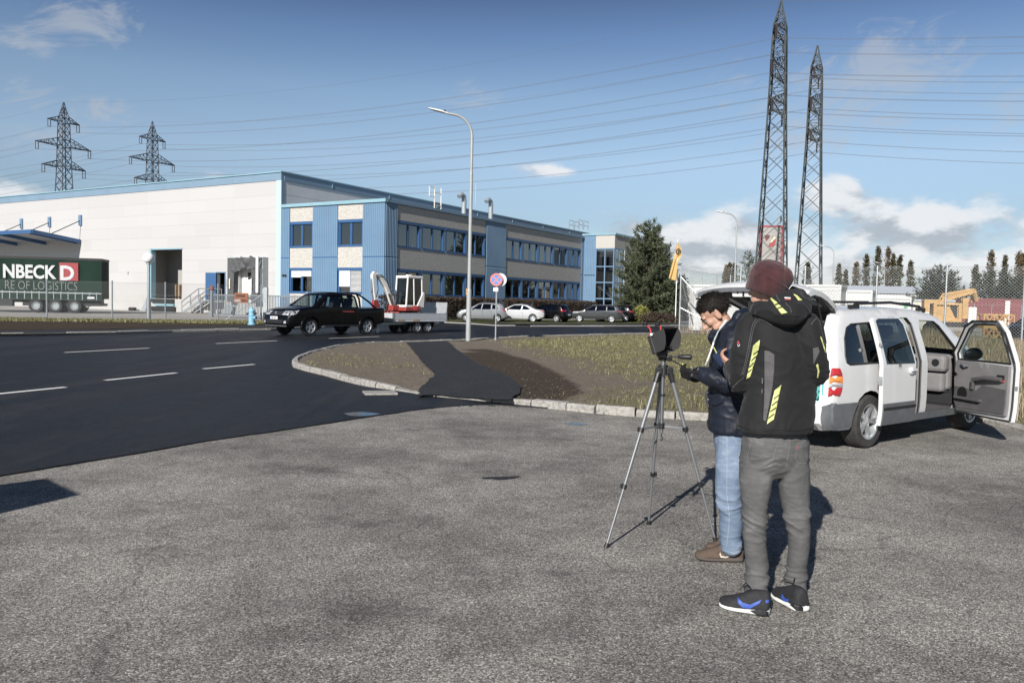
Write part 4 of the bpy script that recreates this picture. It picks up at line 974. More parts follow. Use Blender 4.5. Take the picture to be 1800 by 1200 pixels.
b = MB(); b.box((-.10, -.02, 2.0), (.05, .08, .28)); b.obj('sticker', M['crate_yellow'], lampA)
for (u, v, Z, lb) in ((1296, 372, 65.5, 'curved street lamp standing left of the beanie behind the wire fence'), (1466.5, 432, 97, 'thin curved street lamp directly right of the lattice pylons'), (1556, 461, 130, 'thin street lamp in front of the tallest poplars'), (1612, 484, 175, 'faintest street lamp right of the row of tall poplars')):
    p = D(u, v, Z); street_lamp(p.x, p.y, p.z-9.25, lb)
# globe lamp in the yard
g = G(261.5, 563.3, ZV); t = thing('globe_lamp', 'white globe lamp on a grey post inside the yard fence', 'lamp', g)
b = MB(); b.cyl((0, 0, 0), (0, 0, 1.3), .13, n=12); b.cyl((0, 0, 1.3), (0, 0, 3.35), .075, n=12); b.cyl((0, 0, 3.3), (0, 0, 3.42), .12, n=12); b.obj('post', M['galv'], t, smooth=True)
b = MB(); b.ball((0, 0, 3.70), .325, 20, 14); b.obj('globe', mat('opal glass', (.80, .80, .79), .25, var=.02), t, smooth=True)
# no stopping sign: round plate, another plate behind it facing the other way
g = G(871, 598, .05); t = thing('road_sign', 'round no stopping sign with red ring on a grey post', 'road sign', (g.x, g.y, hz(g.x, g.y)-.02), radians(-12))
b = MB(); b.cyl((0, 0, 0), (0, 0, 2.72), .035, n=10); b.cyl((0, 0, 0), (0, 0, .12), .06, n=10); b.obj('post', M['galv'], t, smooth=True)
X90 = Matrix.Rotation(pi/2, 3, 'X')
def disc(c, r, y0, y1, n=32): b = MB(); b.lathe([(r, 0), (r, y1-y0)], (c[0], y1, c[1]), n, X90); return b
def annulus(c, r0, r1, y, n=36):
    b = MB()
    for i in range(n):
        a, e = 2*pi*i/n, 2*pi*(i+1)/n; b.quad((c[0]+r0*cos(a), y, c[1]+r0*sin(a)), (c[0]+r1*cos(a), y, c[1]+r1*sin(a)), (c[0]+r1*cos(e), y, c[1]+r1*sin(e)), (c[0]+r0*cos(e), y, c[1]+r0*sin(e)))
    return b
sc_ = (0, 2.50); disc(sc_, .265, -.07, -.05).obj('sign_plate', M['sign_blue'], t)
annulus(sc_, .195, .262, -.073).obj('red_ring', M['sign_orange'], t)
b = MB()
for a in (pi/4, -pi/4): b.box((sc_[0], -.0725-(.0006 if a > 0 else 0), sc_[1]), (.40, .001, .05), Matrix.Rotation(a, 3, 'Y'))
b.obj('red_cross', M['sign_orange'], t)
disc((.14, 2.50), .27, .05, .07).obj('back_plate', M['galv'], t)
b = MB(); b.bb(-.12, .08, -.06, -.045, 2.02, 2.17); b.obj('extra_plate', M['white_paint'], t)
# fire hydrant
g = G(442.5, 570.6, ZV); t = thing('fire_hydrant', 'light blue pillar fire hydrant in front of the dock', 'fire hydrant', g, radians(-10))
b = MB(); b.lathe([(.22, 0), (.22, .06), (.17, .08), (.17, .5), (.19, .52), (.19, .56), (.165, .58), (.165, .72), (.19, .73), (.19, .78), (.15, .84), (.07, .92), (.07, .97), (.0, .98)], (0, 0, 0), 18); b.obj('column', M['hydrant'], t, smooth=35)
for a, z in ((0, .40), (.1, .63), (2.6, .60)): b = MB(); q = Vector((cos(a), -sin(a)*.6-.2, 0)); b.cyl(q*.12+Vector((0, 0, z)), q*.27+Vector((0, 0, z)), .08 if z < .5 else .05, n=12); b.cyl(q*.25+Vector((0, 0, z)), q*.29+Vector((0, 0, z)), .095 if z < .5 else .06, n=8); b.obj('outlet', M['hydrant'] if z < .5 else M['ink'], t)
# chain link fences
def mesh_panel(b, A, B_, z0, h, pitch, w, zb=None):
    """diamond wire mesh between two posts"""
    A, B_ = Vector((A.x, A.y, 0)), Vector((B_.x, B_.y, 0)); L = (B_-A).length; d = (B_-A)/L; k = -h
    q = Vector((d.y, -d.x, 0))
    P = lambda s, z: A+d*s+Vector((0, 0, z0+z))
    while k < L:
        for sg in (1, -1):
            s0, zz0 = (k, 0); s1, zz1 = (k+h, h)
            if s0 < 0: zz0 = -s0; s0 = 0
            if s1 > L: zz1 = h-(s1-L); s1 = L
            if zz1 <= zz0: continue
            a, c = (P(s0, zz0), P(s1, zz1)) if sg == 1 else (P(s0, h-zz0), P(s1, h-zz1))
            o = Vector((d.x*w/2, d.y*w/2, -w/2*sg)); b.quad(a-o, a+o, c+o, c-o)
        k += pitch
    for z in (0.02, h*.5, h-.02): b.bar(P(0, z), P(L, z), w*1.3)
M['mesh_wire'] = mat('fence wire', (.20, .21, .21), .6, .3)
def wire_fence(name, label, posts, z0, h, pr, pitch, w, m, braces=()):
    t = thing(name, label, 'fence', (0, 0, 0))
    for p in posts: b = MB(); b.cyl((p.x, p.y, z0-.2), (p.x, p.y, z0+h+.06), pr, n=8); b.obj('post', m, t)
    for a, c in zip(posts, posts[1:]): b = MB(); mesh_panel(b, a, c, z0+.03, h-.05, pitch, w); b.obj('wire_mesh', M['mesh_wire'], t)
    for a, c in braces: b = MB(); b.cyl(a, c, pr*.8, n=8); b.obj('brace', m, t)
    return t
fp = [Vector((-38, 46.3, 0)), Vector((-34.2, 46.2, 0)), Vector((-30.5, 46.0, 0)), Vector((-26.84, 45.9, 0)), Vector((-23.27, 46.3, 0)), Vector((-20.44, 46.9, 0)), Vector((-17.9, 48.4, 0)), Vector((-15.9, 50.4, 0))]
gp = Vector((-15.9, 50.4, 0))
wire_fence('yard_fence', 'low chain link fence along the warehouse yard', fp, ZV, 2.25, .045, .16, .0045, M['galv'], [((gp.x-2.0, gp.y-1.0, ZV), (gp.x, gp.y, 1.75))])
b = MB(); b.bb(-.13, .13, -.12, .12, 0, 2.15); b.bb(-.2, -.1, -.1, .1, 1.75, 2.05); o = b.obj('gate_post', M['galv_dull'], None, bevel=.01); o.location = (gp.x+.28, gp.y, ZV); props(o, 'thick grey square gate post at the end of the yard fence', 'gate post')
# two brown boards on the fence
def brand_board(u0, v0, u1, v1, Z, label, parts):
    p = D((u0+u1)/2, (v0+v1)/2, Z); w = abs(u1-u0)*Z/FPX; h = abs(v1-v0)*Z/FPX
    t = thing('sign_board', label, 'sign', p, radians(-8)); b = MB(); b.bb(-w/2, w/2, -.02, .02, -h/2, h/2); b.obj('board', M['rust_board'], t)
    for body, size, m, x, xs, sh in parts: lettering(body, size, m, t, Matrix.Translation((x, -.022, -size*.33)) @ Matrix.Rotation(pi/2, 4, 'X'), .003, .012, xs, shear=sh)
    return t
brand_board(411.5, 514.8, 437, 524.5, 48.3, 'upper brown board with black script hung on the yard fence', [('Continental', .20, M['ink'], -.36, .62, .25)])
brand_board(410.5, 524.8, 436.5, 532, 48.3, 'lower brown board with grey and black capitals on the yard fence', [('CONTI', .19, M['galv_dull'], -.40, .62, 0), ('TECH', .19, M['ink'], .03, .7, 0)])
# grey bar gate behind the pickup
t = thing('bar_gate', 'grey steel bar gate behind the pickup and digger', 'gate', bl(2.2, -8.6, ZV), HB)
L = 9.4; n = 62; b = MB(); b.bb(0, L, -.04, .04, 1.58, 1.68); b.bb(0, L, -.04, .04, .12, .22); b.obj('rail', M['galv'], t)
for k in range(n): b = MB(); x = .1+k*(L-.2)/(n-1); b.bb(x-.02, x+.02, -.02, .02, .22, 1.58); b.obj('bar', M['galv'], t)
for x in (-.15, L+.1): b = MB(); b.bb(x-.1, x+.1, -.1, .1, -.1, 1.95); b.obj('post', M['galv'], t)
b = MB(); b.lathe([(.05, 1.95), (.14, 2.0), (.14, 2.2), (.08, 2.3)], (-.15, 0, 0), 10); b.obj('warning_lamp', M['rust_board'], t)
# tall lot fence
fx_ = [Vector((10.15, 48.4, 0)), Vector((13.35, 46.9, 0)), Vector((16.5, 45.2, 0)), Vector((19.75, 43.4, 0)), Vector((22.5, 41.5, 0)), Vector((25.4, 39.7, 0)), Vector((28.4, 37.9, 0))]
c0 = fx_[0]
wire_fence('lot_fence', 'tall chain link fence with slim posts behind the white van', fx_, .05, 3.95, .05, .16, .0075, M['galv'], [((c0.x, c0.y, 3.4), (c0.x+3.1*.9, c0.y-1.6*.9, .1)), ((c0.x, c0.y, 1.55), (c0.x+2.6, c0.y-1.36, .1))])
fb = [c0+BY*k for k in (0, 4.2, 7.6, 11)]
wire_fence('side_fence', 'chain link fence running back from the corner post by the flag', fb, .05, 3.85, .045, .2, .007, M['galv'], [((c0.x, c0.y, 3.3), (c0.x+BY.x*3, c0.y+BY.y*3, .1))])
# flag
p = G(1187, 566, ZV); t = thing('flag_pole', 'white flag pole with hanging orange yellow flag beside the pine', 'flag pole', (p.x*.97, p.y*.97, ZV)); pz = 7.55
b = MB(); b.cyl((0, 0, 0), (0, 0, pz), .05, .035, 10); b.ball((0, 0, pz+.05), .07, 8, 6); b.obj('pole', M['white_paint'], t, smooth=True)
b = MB(); nx, nz = 14, 22; vs = []
for k in range(nz+1):
    s = k/nz; wl = -(.05+.72*s**1.1); wr = .0+.42*sin(min(1, s*1.9)*pi)*.9
    for i in range(nx+1):
        f = i/nx; x = wl+(wr-wl)*f; vs.append((x, -.06+.14*sin(f*9+s*4)*(.3+.7*s), pz-.1-3.35*s-.25*f*s+.4*(1-f)*0))
b.add(vs, [(k*(nx+1)+i, k*(nx+1)+i+1, (k+1)*(nx+1)+i+1, (k+1)*(nx+1)+i) for k in range(nz) for i in range(nx)]); fl = b.obj('flag', M['flag'], t, smooth=180)
annulus((.02, pz-.95), .17, .25, -.26, 20).obj('emblem', M['ink'], fl); annulus((.05, pz-.95), .03, .09, -.26, 14).obj('emblem', M['ink'], fl)
# ================================================================ TREES AND SHRUBS
def leafy(b, c, r, n, size, rnd, flat=1.0, up=0.0):
    """a clump of small leaf faces round a point"""
    for _ in range(n):
        d = Vector((rnd.gauss(0, 1), rnd.gauss(0, 1), rnd.gauss(0, 1)*flat)).normalized(); p = c+d*(r*rnd.random()**.5); a = Vector((rnd.gauss(0, 1), rnd.gauss(0, 1), rnd.gauss(0, 1)+up)).normalized(); q = a.cross(d)
        if q.length < .1: continue
        q = q.normalized()*size*rnd.uniform(.35, .6); a = a*size*rnd.uniform(.7, 1.3)
        b.add([p-q, p+q, p+a], [(0, 1, 2)])
def needles(b, c, d, L, n, w, rnd):
    """brush of needles round a twig pointing along d"""
    d = d.normalized()
    for _ in range(n):
        p = c+d*L*rnd.uniform(-.5, .5); a = (d*.8+Vector((rnd.gauss(0, 1), rnd.gauss(0, 1), rnd.gauss(0, .8)+.25)).normalized()).normalized()*L*rnd.uniform(.5, .9); q = a.cross(Vector((rnd.gauss(0, 1), rnd.gauss(0, 1), rnd.gauss(0, 1))))
        if q.length < .01: continue
        q = q.normalized()*w; b.add([p-q, p+q, p+a], [(0, 1, 2)])
def conifer(name, label, x, y, z, h, R, m, seed, whorls=15, twig=.55, dens=9, group=None, bare=.06, topw=.35, power=.75):
    rnd = random.Random(seed); t = thing(name, label, 'tree', (x, y, z), 0, group); tb = MB(); cb = MB()
    tb.tube([(0, 0, -.2), (.03, 0, h*.5), (0, .03, h*.97)], [h*.022, h*.013, .02], 8)
    for k in range(whorls):
        f = bare+(1-bare)*(k/whorls)**.95; zz = h*f; rr = R*(1-f)**power*(1.0 if f > .12 else .8)+R*topw*.3*(1-f)
        nb = max(4, int(9*(1-f)+4))
        for i in range(nb):
            a = 2*pi*(i+rnd.random()*.9)/nb; L = rr*rnd.uniform(.7, 1.18); rise = .12+.5*f; droop = rnd.uniform(-.05, .18)
            tip = Vector((cos(a)*L, sin(a)*L, zz+L*(rise+droop))); s = Vector((0, 0, zz)); tb.cyl(s, tip, .03*h/9, .008, 4)
            n = max(2, int(L/twig*1.9))
            for j in range(n):
                g = .25+.75*(j+1)/n; c = s.lerp(tip, g)+Vector((rnd.gauss(0, .12), rnd.gauss(0, .12), rnd.gauss(0, .1)))*twig*2; d = (tip-s).normalized()+Vector((rnd.gauss(0, .5), rnd.gauss(0, .5), rnd.uniform(.2, .8)))
                needles(cb, c, d, twig*1.15, dens, twig*.085, rnd)
        needles(cb, Vector((0, 0, zz)), Vector((0, 0, 1)), twig*1.6, dens, twig*.1, rnd)
    needles(cb, Vector((0, 0, h*.98)), Vector((0, 0, 1)), twig, dens*2, twig*.07, rnd)
    tb.obj('trunk', M['bark'], t); cb.obj('crown', m, t); return t
def columnar(name, label, x, y, z, h, R, m, seed, n=150, leaf=.34, group=None, trunk=.1, prof=None):
    rnd = random.Random(seed); t = thing(name, label, 'tree', (x, y, z), 0, group); tb = MB(); cb = MB()
    tb.tube([(0, 0, -.2), (0, 0, h*.9)], [h*.02, .02], 7)
    prof = prof or (lambda s: (min(1, s*4)**.6)*(1-s)**.42*1.12)
    for k in range(n):
        s = rnd.random()**.85; a = rnd.uniform(0, 2*pi); lump = .8+.55*noise.noise(Vector((cos(a)*1.3+seed, sin(a)*1.3, s*7))); rr = R*prof(s)*lump*rnd.random()**.4
        c = Vector((cos(a)*rr, sin(a)*rr, h*(trunk+(1-trunk)*s)))
        if k % 4 == 0: tb.cyl((0, 0, max(0, c.z-h*.06)), c, .03, .01, 3)
        leafy(cb, c, R*.33, 9, leaf, rnd, 1.6, .8)
    tb.obj('trunk', M['bark'], t); cb.obj('crown', m, t); return t
p = D(1137, 560, 81); conifer('pine_tree', 'big bushy green pine in front of the stair glazing', p.x, p.y, .05, 9.7, 3.35, M['pine'], 3, 22, .55, 16, power=.46, bare=.04)
def shrub(name, label, x, y, z, sx, sy, h, m, seed, n=240, leaf=.16, group=None, cat='shrub', clump=.22, stems=True):
    rnd = random.Random(seed); t = thing(name, label, cat, (x, y, z), 0, group); tb = MB(); cb = MB()
    for k in range(n):
        a = rnd.uniform(0, 2*pi); s = rnd.random()**.7; e = rnd.uniform(0, 1); lump = .85+.5*noise.noise(Vector((cos(a)*1.2+seed, sin(a)*1.2, e*3)))
        c = Vector((cos(a)*sx*s*lump*sqrt(max(0.05, 1-(e*.95)**3)), sin(a)*sy*s*lump*sqrt(max(.05, 1-(e*.95)**3)), h*e*lump*.95+.05))
        if k % 6 == 0: tb.cyl((c.x*.25, c.y*.25, 0), c, .02, .006, 3)
        leafy(cb, c, clump, 8, leaf, rnd, 1, .4)
    tb.obj('stem', M['bark'], t); cb.obj('crown', m, t); return t
p = D(1172, 566, 80); shrub('tall_shrub', 'dense dark green tall shrub right of the pine below the flag', p.x, p.y, .05, 1.35, 1.3, 4.4, M['pine'], 5, 620, .22, clump=.35)
p = D(1196, 560, 88); shrub('tall_shrub', 'dark evergreen shrub behind the flag pole', p.x, p.y, .05, .9, .9, 4.9, M['pine_dark'], 6, 420, .24, clump=.35)
p = D(1129, 566, 74); shrub('yellow_bush', 'low yellow green bush right of the dark estate car', p.x, p.y, .08, 1.15, .8, 1.5, M['yellow_bush'], 7, 260, .15)
p = D(1113, 566, 75); shrub('yellow_bush', 'smaller yellow green bush close behind the dark cars', p.x, p.y, .08, .6, .6, 1.35, M['yellow_bush'], 8, 140, .15)
p = D(1150, 567, 72.5); shrub('brown_bush', 'low brown leafless bush in front of the pine', p.x, p.y, .08, 1.9, .7, .95, M['hedge'], 9, 380, .12)
p = D(1176, 567, 74.5); shrub('brown_bush', 'low brown bush at the foot of the flag pole', p.x, p.y, .08, 1.1, .6, .8, M['hedge'], 10, 200, .12)
# clipped hedges along the office
def hedge(label, A, B_, w, h, seed, n):
    rnd = random.Random(seed); t = thing('hedge', label, 'hedge', (0, 0, 0), 0, 'clipped brown hedges by the car park'); d = B_-A; L = d.length; d.normalize(); q = Vector((-d.y, d.x, 0)); cb = MB(); tb = MB()
    for k in range(n):
        s = rnd.uniform(0, L); o = rnd.uniform(-w/2, w/2); z = h*rnd.random()**.6
        if rnd.random() < .6: o = -w/2 if rnd.random() < .8 else w/2
        elif rnd.random() < .5: z = h
        z *= 1+.10*noise.noise(Vector((s*.6, seed, 0))); o *= 1+.18*noise.noise(Vector((s*.8, z, seed)))
        c = A+d*s+q*o+Vector((0, 0, z)); leafy(cb, c, .15, 5, .115, rnd, 1, .3)
        if k % 9 == 0: tb.cyl(A+d*s+q*(o*.3), c, .015, .005, 3)
    tb.obj('stem', M['bark'], t); cb.obj('foliage', M['hedge'], t)
hedge('brown clipped hedge behind the trailer and the silver cars', bl(12.3, -1.5, ZV)+Vector((0, 0, 0)), bl(12.6, 13.8, ZV), 1.1, 1.75, 1, 4200)
hedge('brown clipped hedge running on to the dark estate car', bl(12.8, 14.6, ZV), bl(12.9, 34.5, ZV), 1.1, 1.75, 2, 3600)
# poplars and evergreens far right
POP = [(1420, 466, 160, 0, 1.3), (1475, 468, 180, 0, 1.0), (1487, 479, 180, 0, .9), (1506, 466, 182, 1, 1.25), (1523.5, 451, 184, 0, 1.15), (1544, 437, 186, 0, 1.2), (1562, 438, 186, 1, 1.25), (1571, 450, 184, 0, 1.0), (1582.5, 452, 184, 0, 1.15), (1601, 463, 180, 0, 1.2), (1716, 471, 175, 0, 1.25), (1743, 444, 178, 1, 1.2), (1767, 453, 180, 0, 1.0), (1792, 446, 178, 1, 1.3), (1799, 450, 180, 0, 1.0), (1283, 466, 170, 1, .9), (1291, 468, 172, 0, 1.0), (1276, 471, 170, 1, .8)]
ordi = ['slim dark poplar directly behind the red beanie and its fence post', 'small dark poplar just right of the pylons', 'smallest poplar of the row, second right of the pylons', 'pale brownish poplar left of the tall group', 'dark poplar at the left end of the tall group', 'tallest poplar left of the gap in the tall group', 'tall brownish poplar in the middle of the tall group', 'short poplar squeezed into the tall group', 'dark poplar at the right end of the tall group', 'lone rounded poplar left of the wide evergreen', 'lone short poplar between the two wide evergreens', 'tall brown poplar rising from the right evergreens', 'thin poplar between the two tall ones far right', 'brown poplar nearest the right picture edge', 'narrow dark poplar at the right picture edge', 'brown narrow poplar left of the lamp behind the tailgate', 'dark narrow poplar touching the lamp behind the tailgate', 'short brown poplar furthest left behind the tailgate']
for i, ((u, v, Z, k, w), lb) in enumerate(zip(POP, ordi)):
    p = D(u, v, Z); h = p.z+.3; columnar('poplar', lb, p.x, p.y, 0, h, w*1.2, M['poplar_brown' if k else 'poplar'], 40+i, 260, .30, 'poplars beyond the container yard', .04)
for i, (u, v, Z, R, lb) in enumerate(((1318, 441, 125, 2.4, 'green pine behind the beanie right of the lamp post'), (1655, 468, 112, 3.2, 'wide dark evergreen behind the yellow crane parts'), (1636, 476, 114, 2.6, 'left shoulder of dark evergreens by the yellow crane'), (1672, 478, 110, 2.2, 'right shoulder of dark evergreens by the yellow crane'), (1741, 478, 112, 2.6, 'dark evergreen above the red container stripe'), (1768, 478, 111, 2.4, 'middle dark evergreen above the red container'), (1790, 484, 110, 2.4, 'dark evergreen at the right end of the red container'))):
    p = D(u, v, Z); conifer('evergreen_tree', lb, p.x, p.y, 0, p.z, R, M['pine_dark'] if i else M['pine'], 70+i, 12, .55, 8, 'evergreens behind the container yard', power=.5, topw=.8)
# ================================================================ CONTAINER YARD
def box_at(u, v, Z, z=None): p = D(u, v, Z); return Vector((p.x, p.y, 0 if z is None else z))
def container(name, label, c, L, Wd, h, m, group, door=True, z0=.12):
    """site container: c is the near left corner on the ground; long side along BX, depth along BY"""
    t = thing(name, label, 'container', c, HB, group); b = MB(); k = .09
    b.bb(.06, L-.06, .06, Wd-.06, z0+.05, z0+h-.05); o = b.obj('wall', m, t)
    for x in (0, L-k):
        for y in (0, Wd-k): b = MB(); b.bb(x, x+k, y, y+k, z0, z0+h); b.obj('corner_post', m, t)
    b = MB()
    for z in (z0, z0+h-.14): b.bb(k, L-k, .0, k*.6, z, z+.14); b.bb(k, L-k, Wd-k*.6, Wd, z, z+.14); b.bb(0, k*.6, k, Wd-k, z, z+.14); b.bb(L-k*.6, L, k, Wd-k, z, z+.14)
    b.obj('frame', m, t)
    b = MB(); n = int(L/.5)
    for i in range(n): b.bb(k+.1+i*(L-.4)/n, k+.1+i*(L-.4)/n+.06, .035, .06, z0+.2, z0+h-.2)
    b.obj('side_rib', m, t)
    if door:
        b = MB(); b.bb(L-.06, L-.03, .7, 1.6, z0+.12, z0+2.1); d = b.obj('door', M['galv'], t); b = MB(); b.bb(L-.03, L+.01, .76, .8, z0+1.0, z0+1.15); b.obj('handle', M['ink'], d)
    return t
c1 = box_at(1211, 560, 50.8); container('site_container', 'white site container behind the tailgate and the fence corner', c1, 4.0, 2.44, 2.9, M['white_container'], 'white site containers')
container('site_container', 'white site container with a grey door end above the van roof rear', c1+BX*4.1, 4.9, 2.44, 2.95, M['white_container'], 'white site containers')
c2 = c1+BX*6.6+BY*4.3; container('site_container', 'white site container peeping out second from the beanie', c2, 3.6, 2.44, 2.75, M['white_container'], 'white site containers')
p3 = box_at(1517, 560, 56); container('site_container', 'white site container with a small red and green label', p3, 3.0, 2.44, 2.62, M['white_container'], 'white site containers', z0=-.05)
b = MB(); b.bb(2.55, 2.78, -.02, -.005, 2.05, 2.22); b.obj('label_red', M['sign_orange'], bpy.data.objects['site_container.003']); b = MB(); b.bb(2.55, 2.78, -.02, -.005, 1.86, 2.04); b.obj('label_green', mat('label green', (.10, .42, .20), .5), bpy.data.objects['site_container.003'])
p4 = box_at(1582.5, 560, 55.5); t = thing('blue_stack', 'stack of blue formwork frames beside the white containers', 'formwork stack', p4, HB)
for k in range(4): b = MB(); b.bb(0, .55, 0, 2.2, .15+k*.62, .66+k*.62); b.obj('frame', M['blue_frame'], t)
b = MB()
for k in range(5): b.bb(.05, .5, .1, 2.1, .06+k*.62, .15+k*.62)
b.obj('spacer', M['white_container'], t)
p5 = box_at(1597, 560, 66); t = thing('beige_shed', 'beige flat roofed shed behind the yellow crane parts', 'shed', p5, HB); b = MB(); b.bb(0, 5.0, 0, 4, 0, 2.45); b.obj('wall', M['beige'], t); b = MB(); b.bb(-.1, 5.1, -.1, 4.1, 2.45, 2.62); b.obj('roof', M['galv_dull'], t); b = MB(); b.bb(-.6, .6, -1.4, -.3, 0, 1.1); b.obj('gas_box', M['white_container'], t)
p6 = D(1500, 560, 120); t = thing('long_hall', 'long pale grey industrial hall behind the white containers', 'hall', (p6.x, p6.y, 0), HB*.3); b = MB(); b.bb(0, 15, 0, 14, 0, 4.2); b.obj('wall', M['white_container'], t); b = MB(); b.add([(-.3, -.3, 4.2), (15.3, -.3, 4.2), (15.3, 7, 5.5), (-.3, 7, 5.5), (-.3, 14.3, 4.2), (15.3, 14.3, 4.2)], [(0, 1, 2, 3), (3, 2, 5, 4)]); b.obj('roof', mat('pale sheet roof', (.50, .53, .57), .5), t)
p7 = D(1715, 560, 128); t = thing('pale_hall', 'low pale hall with a rounded roof behind the red container', 'hall', (p7.x, p7.y, 0), 0); b = MB(); b.bb(0, 14, 0, 9, 0, 4.4); b.obj('wall', M['white_container'], t); b = MB(); b.loft([[Vector((x, 4.5+4.6*cos(a), 4.3+.9*sin(a))) for a in [pi*i/10 for i in range(11)]] for x in (-.2, 14.2)], closed=False, cap=False); b.obj('roof', M['galv'], t)
p8 = box_at(1688, 567, 63); t = thing('red_container', 'long dull red storage container with a white vertical stripe', 'container', p8, HB*.35)
b = MB(); ribs(b, (0, 0), (5.4, 0), .1, 2.72, .28, .03); b.bb(0, 5.4, .02, 2.4, .1, 2.72); b.obj('wall', M['red_container'], t)
b = MB(); b.bb(0, 5.4, -.05, .02, 2.6, 2.75); b.obj('top_rail', M['red_container'], t); b = MB(); b.bb(0, 5.4, -.05, .02, .05, .2); b.obj('bottom_rail', M['red_container'], t); b = MB(); b.bb(3.15, 3.5, -.055, -.038, .22, 2.6); b.obj('stripe', M['white_container'], t)
for x in (.95, 2.2, 4.3): b = MB(); b.cyl((x, -.06, .3), (x, -.06, 2.3), .022, n=6); b.obj('lock_rod', M['galv_dull'], t)
# yellow crane parts on a carrier
p9 = box_at(1663, 568, 55); t = thing('crane_base', 'faded yellow folded tower crane base on a dark undercarriage', 'crane', p9, HB*.5)
Y = M['crate_yellow']; b = MB(); b.bb(-.95, .8, -.6, .6, .95, 1.1); b.bb(-.95, .8, -.6, .6, 2.1, 2.25); b.bb(-.95, -.75, -.6, .6, 1.1, 2.1); b.bb(.6, .8, -.6, .6, 1.1, 2.1); b.bb(-.75, .6, -.45, -.4, 1.1, 2.1); b.obj('ballast_frame', Y, t)
b = MB(); b.add([(.05, -.46, 2.05), (.55, -.46, 2.05), (.55, -.46, 1.3), (.45, -.46, 1.2)], [(0, 1, 2, 3)]); b.obj('painted_shadow', M['car_inside'], t)  # dark sheet on the closed plate, painted in as shade
b = MB()
for k in range(6):
    a = Vector((-.5+k*.33, -.5, 2.3+.12*k)); c = Vector((-.2+k*.33, -.5, 2.85+.06*k)); b.bar(a, c, .09); b.bar(c, a+Vector((.33, 0, .12)), .09)
    b.bar(a+Vector((0, .9, 0)), c+Vector((0, .9, 0)), .09); b.bar(c+Vector((0, .9, 0)), a+Vector((.33, .9, .12)), .09)
b.bar((-.6, -.5, 2.3), (1.6, -.5, 3.05), .13); b.bar((-.6, .4, 2.3), (1.6, .4, 3.05), .13); b.bar((-.25, -.5, 2.85), (1.5, -.5, 3.2), .13); b.bar((-.25, .4, 2.85), (1.5, .4, 3.2), .13); b.bar((1.5, -.5, 3.2), (1.75, -.3, 2.4), .16); b.bar((1.5, .4, 3.2), (1.7, .3, 2.3), .16)
b.obj('folded_jib', Y, t)
b = MB(); b.bb(-1.5, -.6, -.4, .5, 2.2, 2.45); b.bb(-1.5, -1.2, -.4, .5, 1.6, 2.2); b.obj('counter_arm', Y, t)
b = MB(); b.bb(.85, 1.2, -.5, .5, 1.2, 2.6); b.bb(.8, 1.3, -.3, .3, 2.4, 2.6); b.obj('mast_foot', Y, t)
b = MB(); b.bb(-1.1, 1.4, -.7, .7, .5, .94); b.obj('undercarriage', M['black_plastic'], t)
for x in (-.9, 1.1):
    for y in (-.7, .5): b = MB(); b.cyl((x, y, .45), (x, y+.25, .45), .42, n=16); b.obj('wheel', M['tyre'], t)
b = MB(); b.bb(1.25, 1.75, -.4, .3, .4, 2.0); b.obj('control_cabinet', M['white_container'], t)
def lattice_piece(label, u, v, Z, L, s, z0, rz):
    c = box_at(u, v, Z); t = thing('lattice_section', label, 'crane section', (c.x, c.y, z0), rz, 'yellow lattice sections stacked on the ground'); b = MB()
    for y in (0, s):
        for z in (0, s): b.bar((0, y, z), (L, y, z), .09)
    n = 3
    for k in range(n+1): x = k*L/n; b.bar((x, 0, 0), (x, 0, s), .07); b.bar((x, s, 0), (x, s, s), .07); b.bar((x, 0, s), (x, s, s), .07); b.bar((x, 0, 0), (x, s, 0), .07)
    for k in range(n):
        x0, x1 = k*L/n, (k+1)*L/n
        for y in (0, s): b.bar((x0, y, 0), (x1, y, s), .055); b.bar((x0, y, s), (x1, y, 0), .055)
    b.obj('lattice', Y, t)
lattice_piece('upper yellow lattice crane section in front of the red container', 1729, 570, 49, 1.8, .72, .80, HB*.1)
lattice_piece('lower yellow lattice crane section under the upper one', 1730, 570, 48.8, 1.75, .72, .02, HB*.1)
p10 = box_at(1657, 590, 44.5); t = thing('concrete_slabs', 'pale concrete slabs piled behind the wire fence', 'slab pile', p10, HB*.4)
for k in range(3): b = MB(); b.bb(.02*k, 2.05-.03*k, 0, 1.2, .03+k*.26, .26+k*.26); b.obj('slab', M['yard'], t)
p11 = box_at(1799, 560, 47.5); container('frame_container', 'white framed container cut off by the right picture edge', p11, 3.0, 2.4, 2.7, M['white_container'], 'white site containers', False)
# sign tower with red frame
p12 = D(1356, 397, 152); t = thing('sign_tower', 'tall white advertising box framed in red behind the pylon', 'sign tower', (p12.x, p12.y, 0), radians(-10)); zt = p12.z; w = 4.1; h = 8.3
b = MB(); b.bb(-w/2+.3, w/2-.3, -.9, .9, zt-h+.3, zt-.3); b.obj('panel', M['yard'], t)
b = MB()
for x in (-w/2, w/2-.34): b.bb(x, x+.34, -1, 1, zt-h, zt)
for z in (zt-.34, zt-h): b.bb(-w/2+.34, w/2-.34, -1, 1, z, z+.34)
b.obj('red_frame', M['sign_red'], t); b = MB(); b.bb(w/2, w/2+.06, -.98, .98, zt-h, zt); b.obj('side_panel', M['galv_dull'], t); b = MB(); b.bb(-.9, .9, -.6, .6, 0, zt-h); b.obj('mast', M['galv_dull'], t)
MX = Matrix.Translation((0, -.91, 0)) @ Matrix.Rotation(pi/2, 4, 'X')
b = MB(); b.prism([(-1.35, zt-1.9), (-.35, zt-1.8), (-.45, zt-2.35), (-1.0, zt-3.0)], .03, MX); b.obj('emblem', mat('dark emblem red', (.12, .03, .03), .5), t)
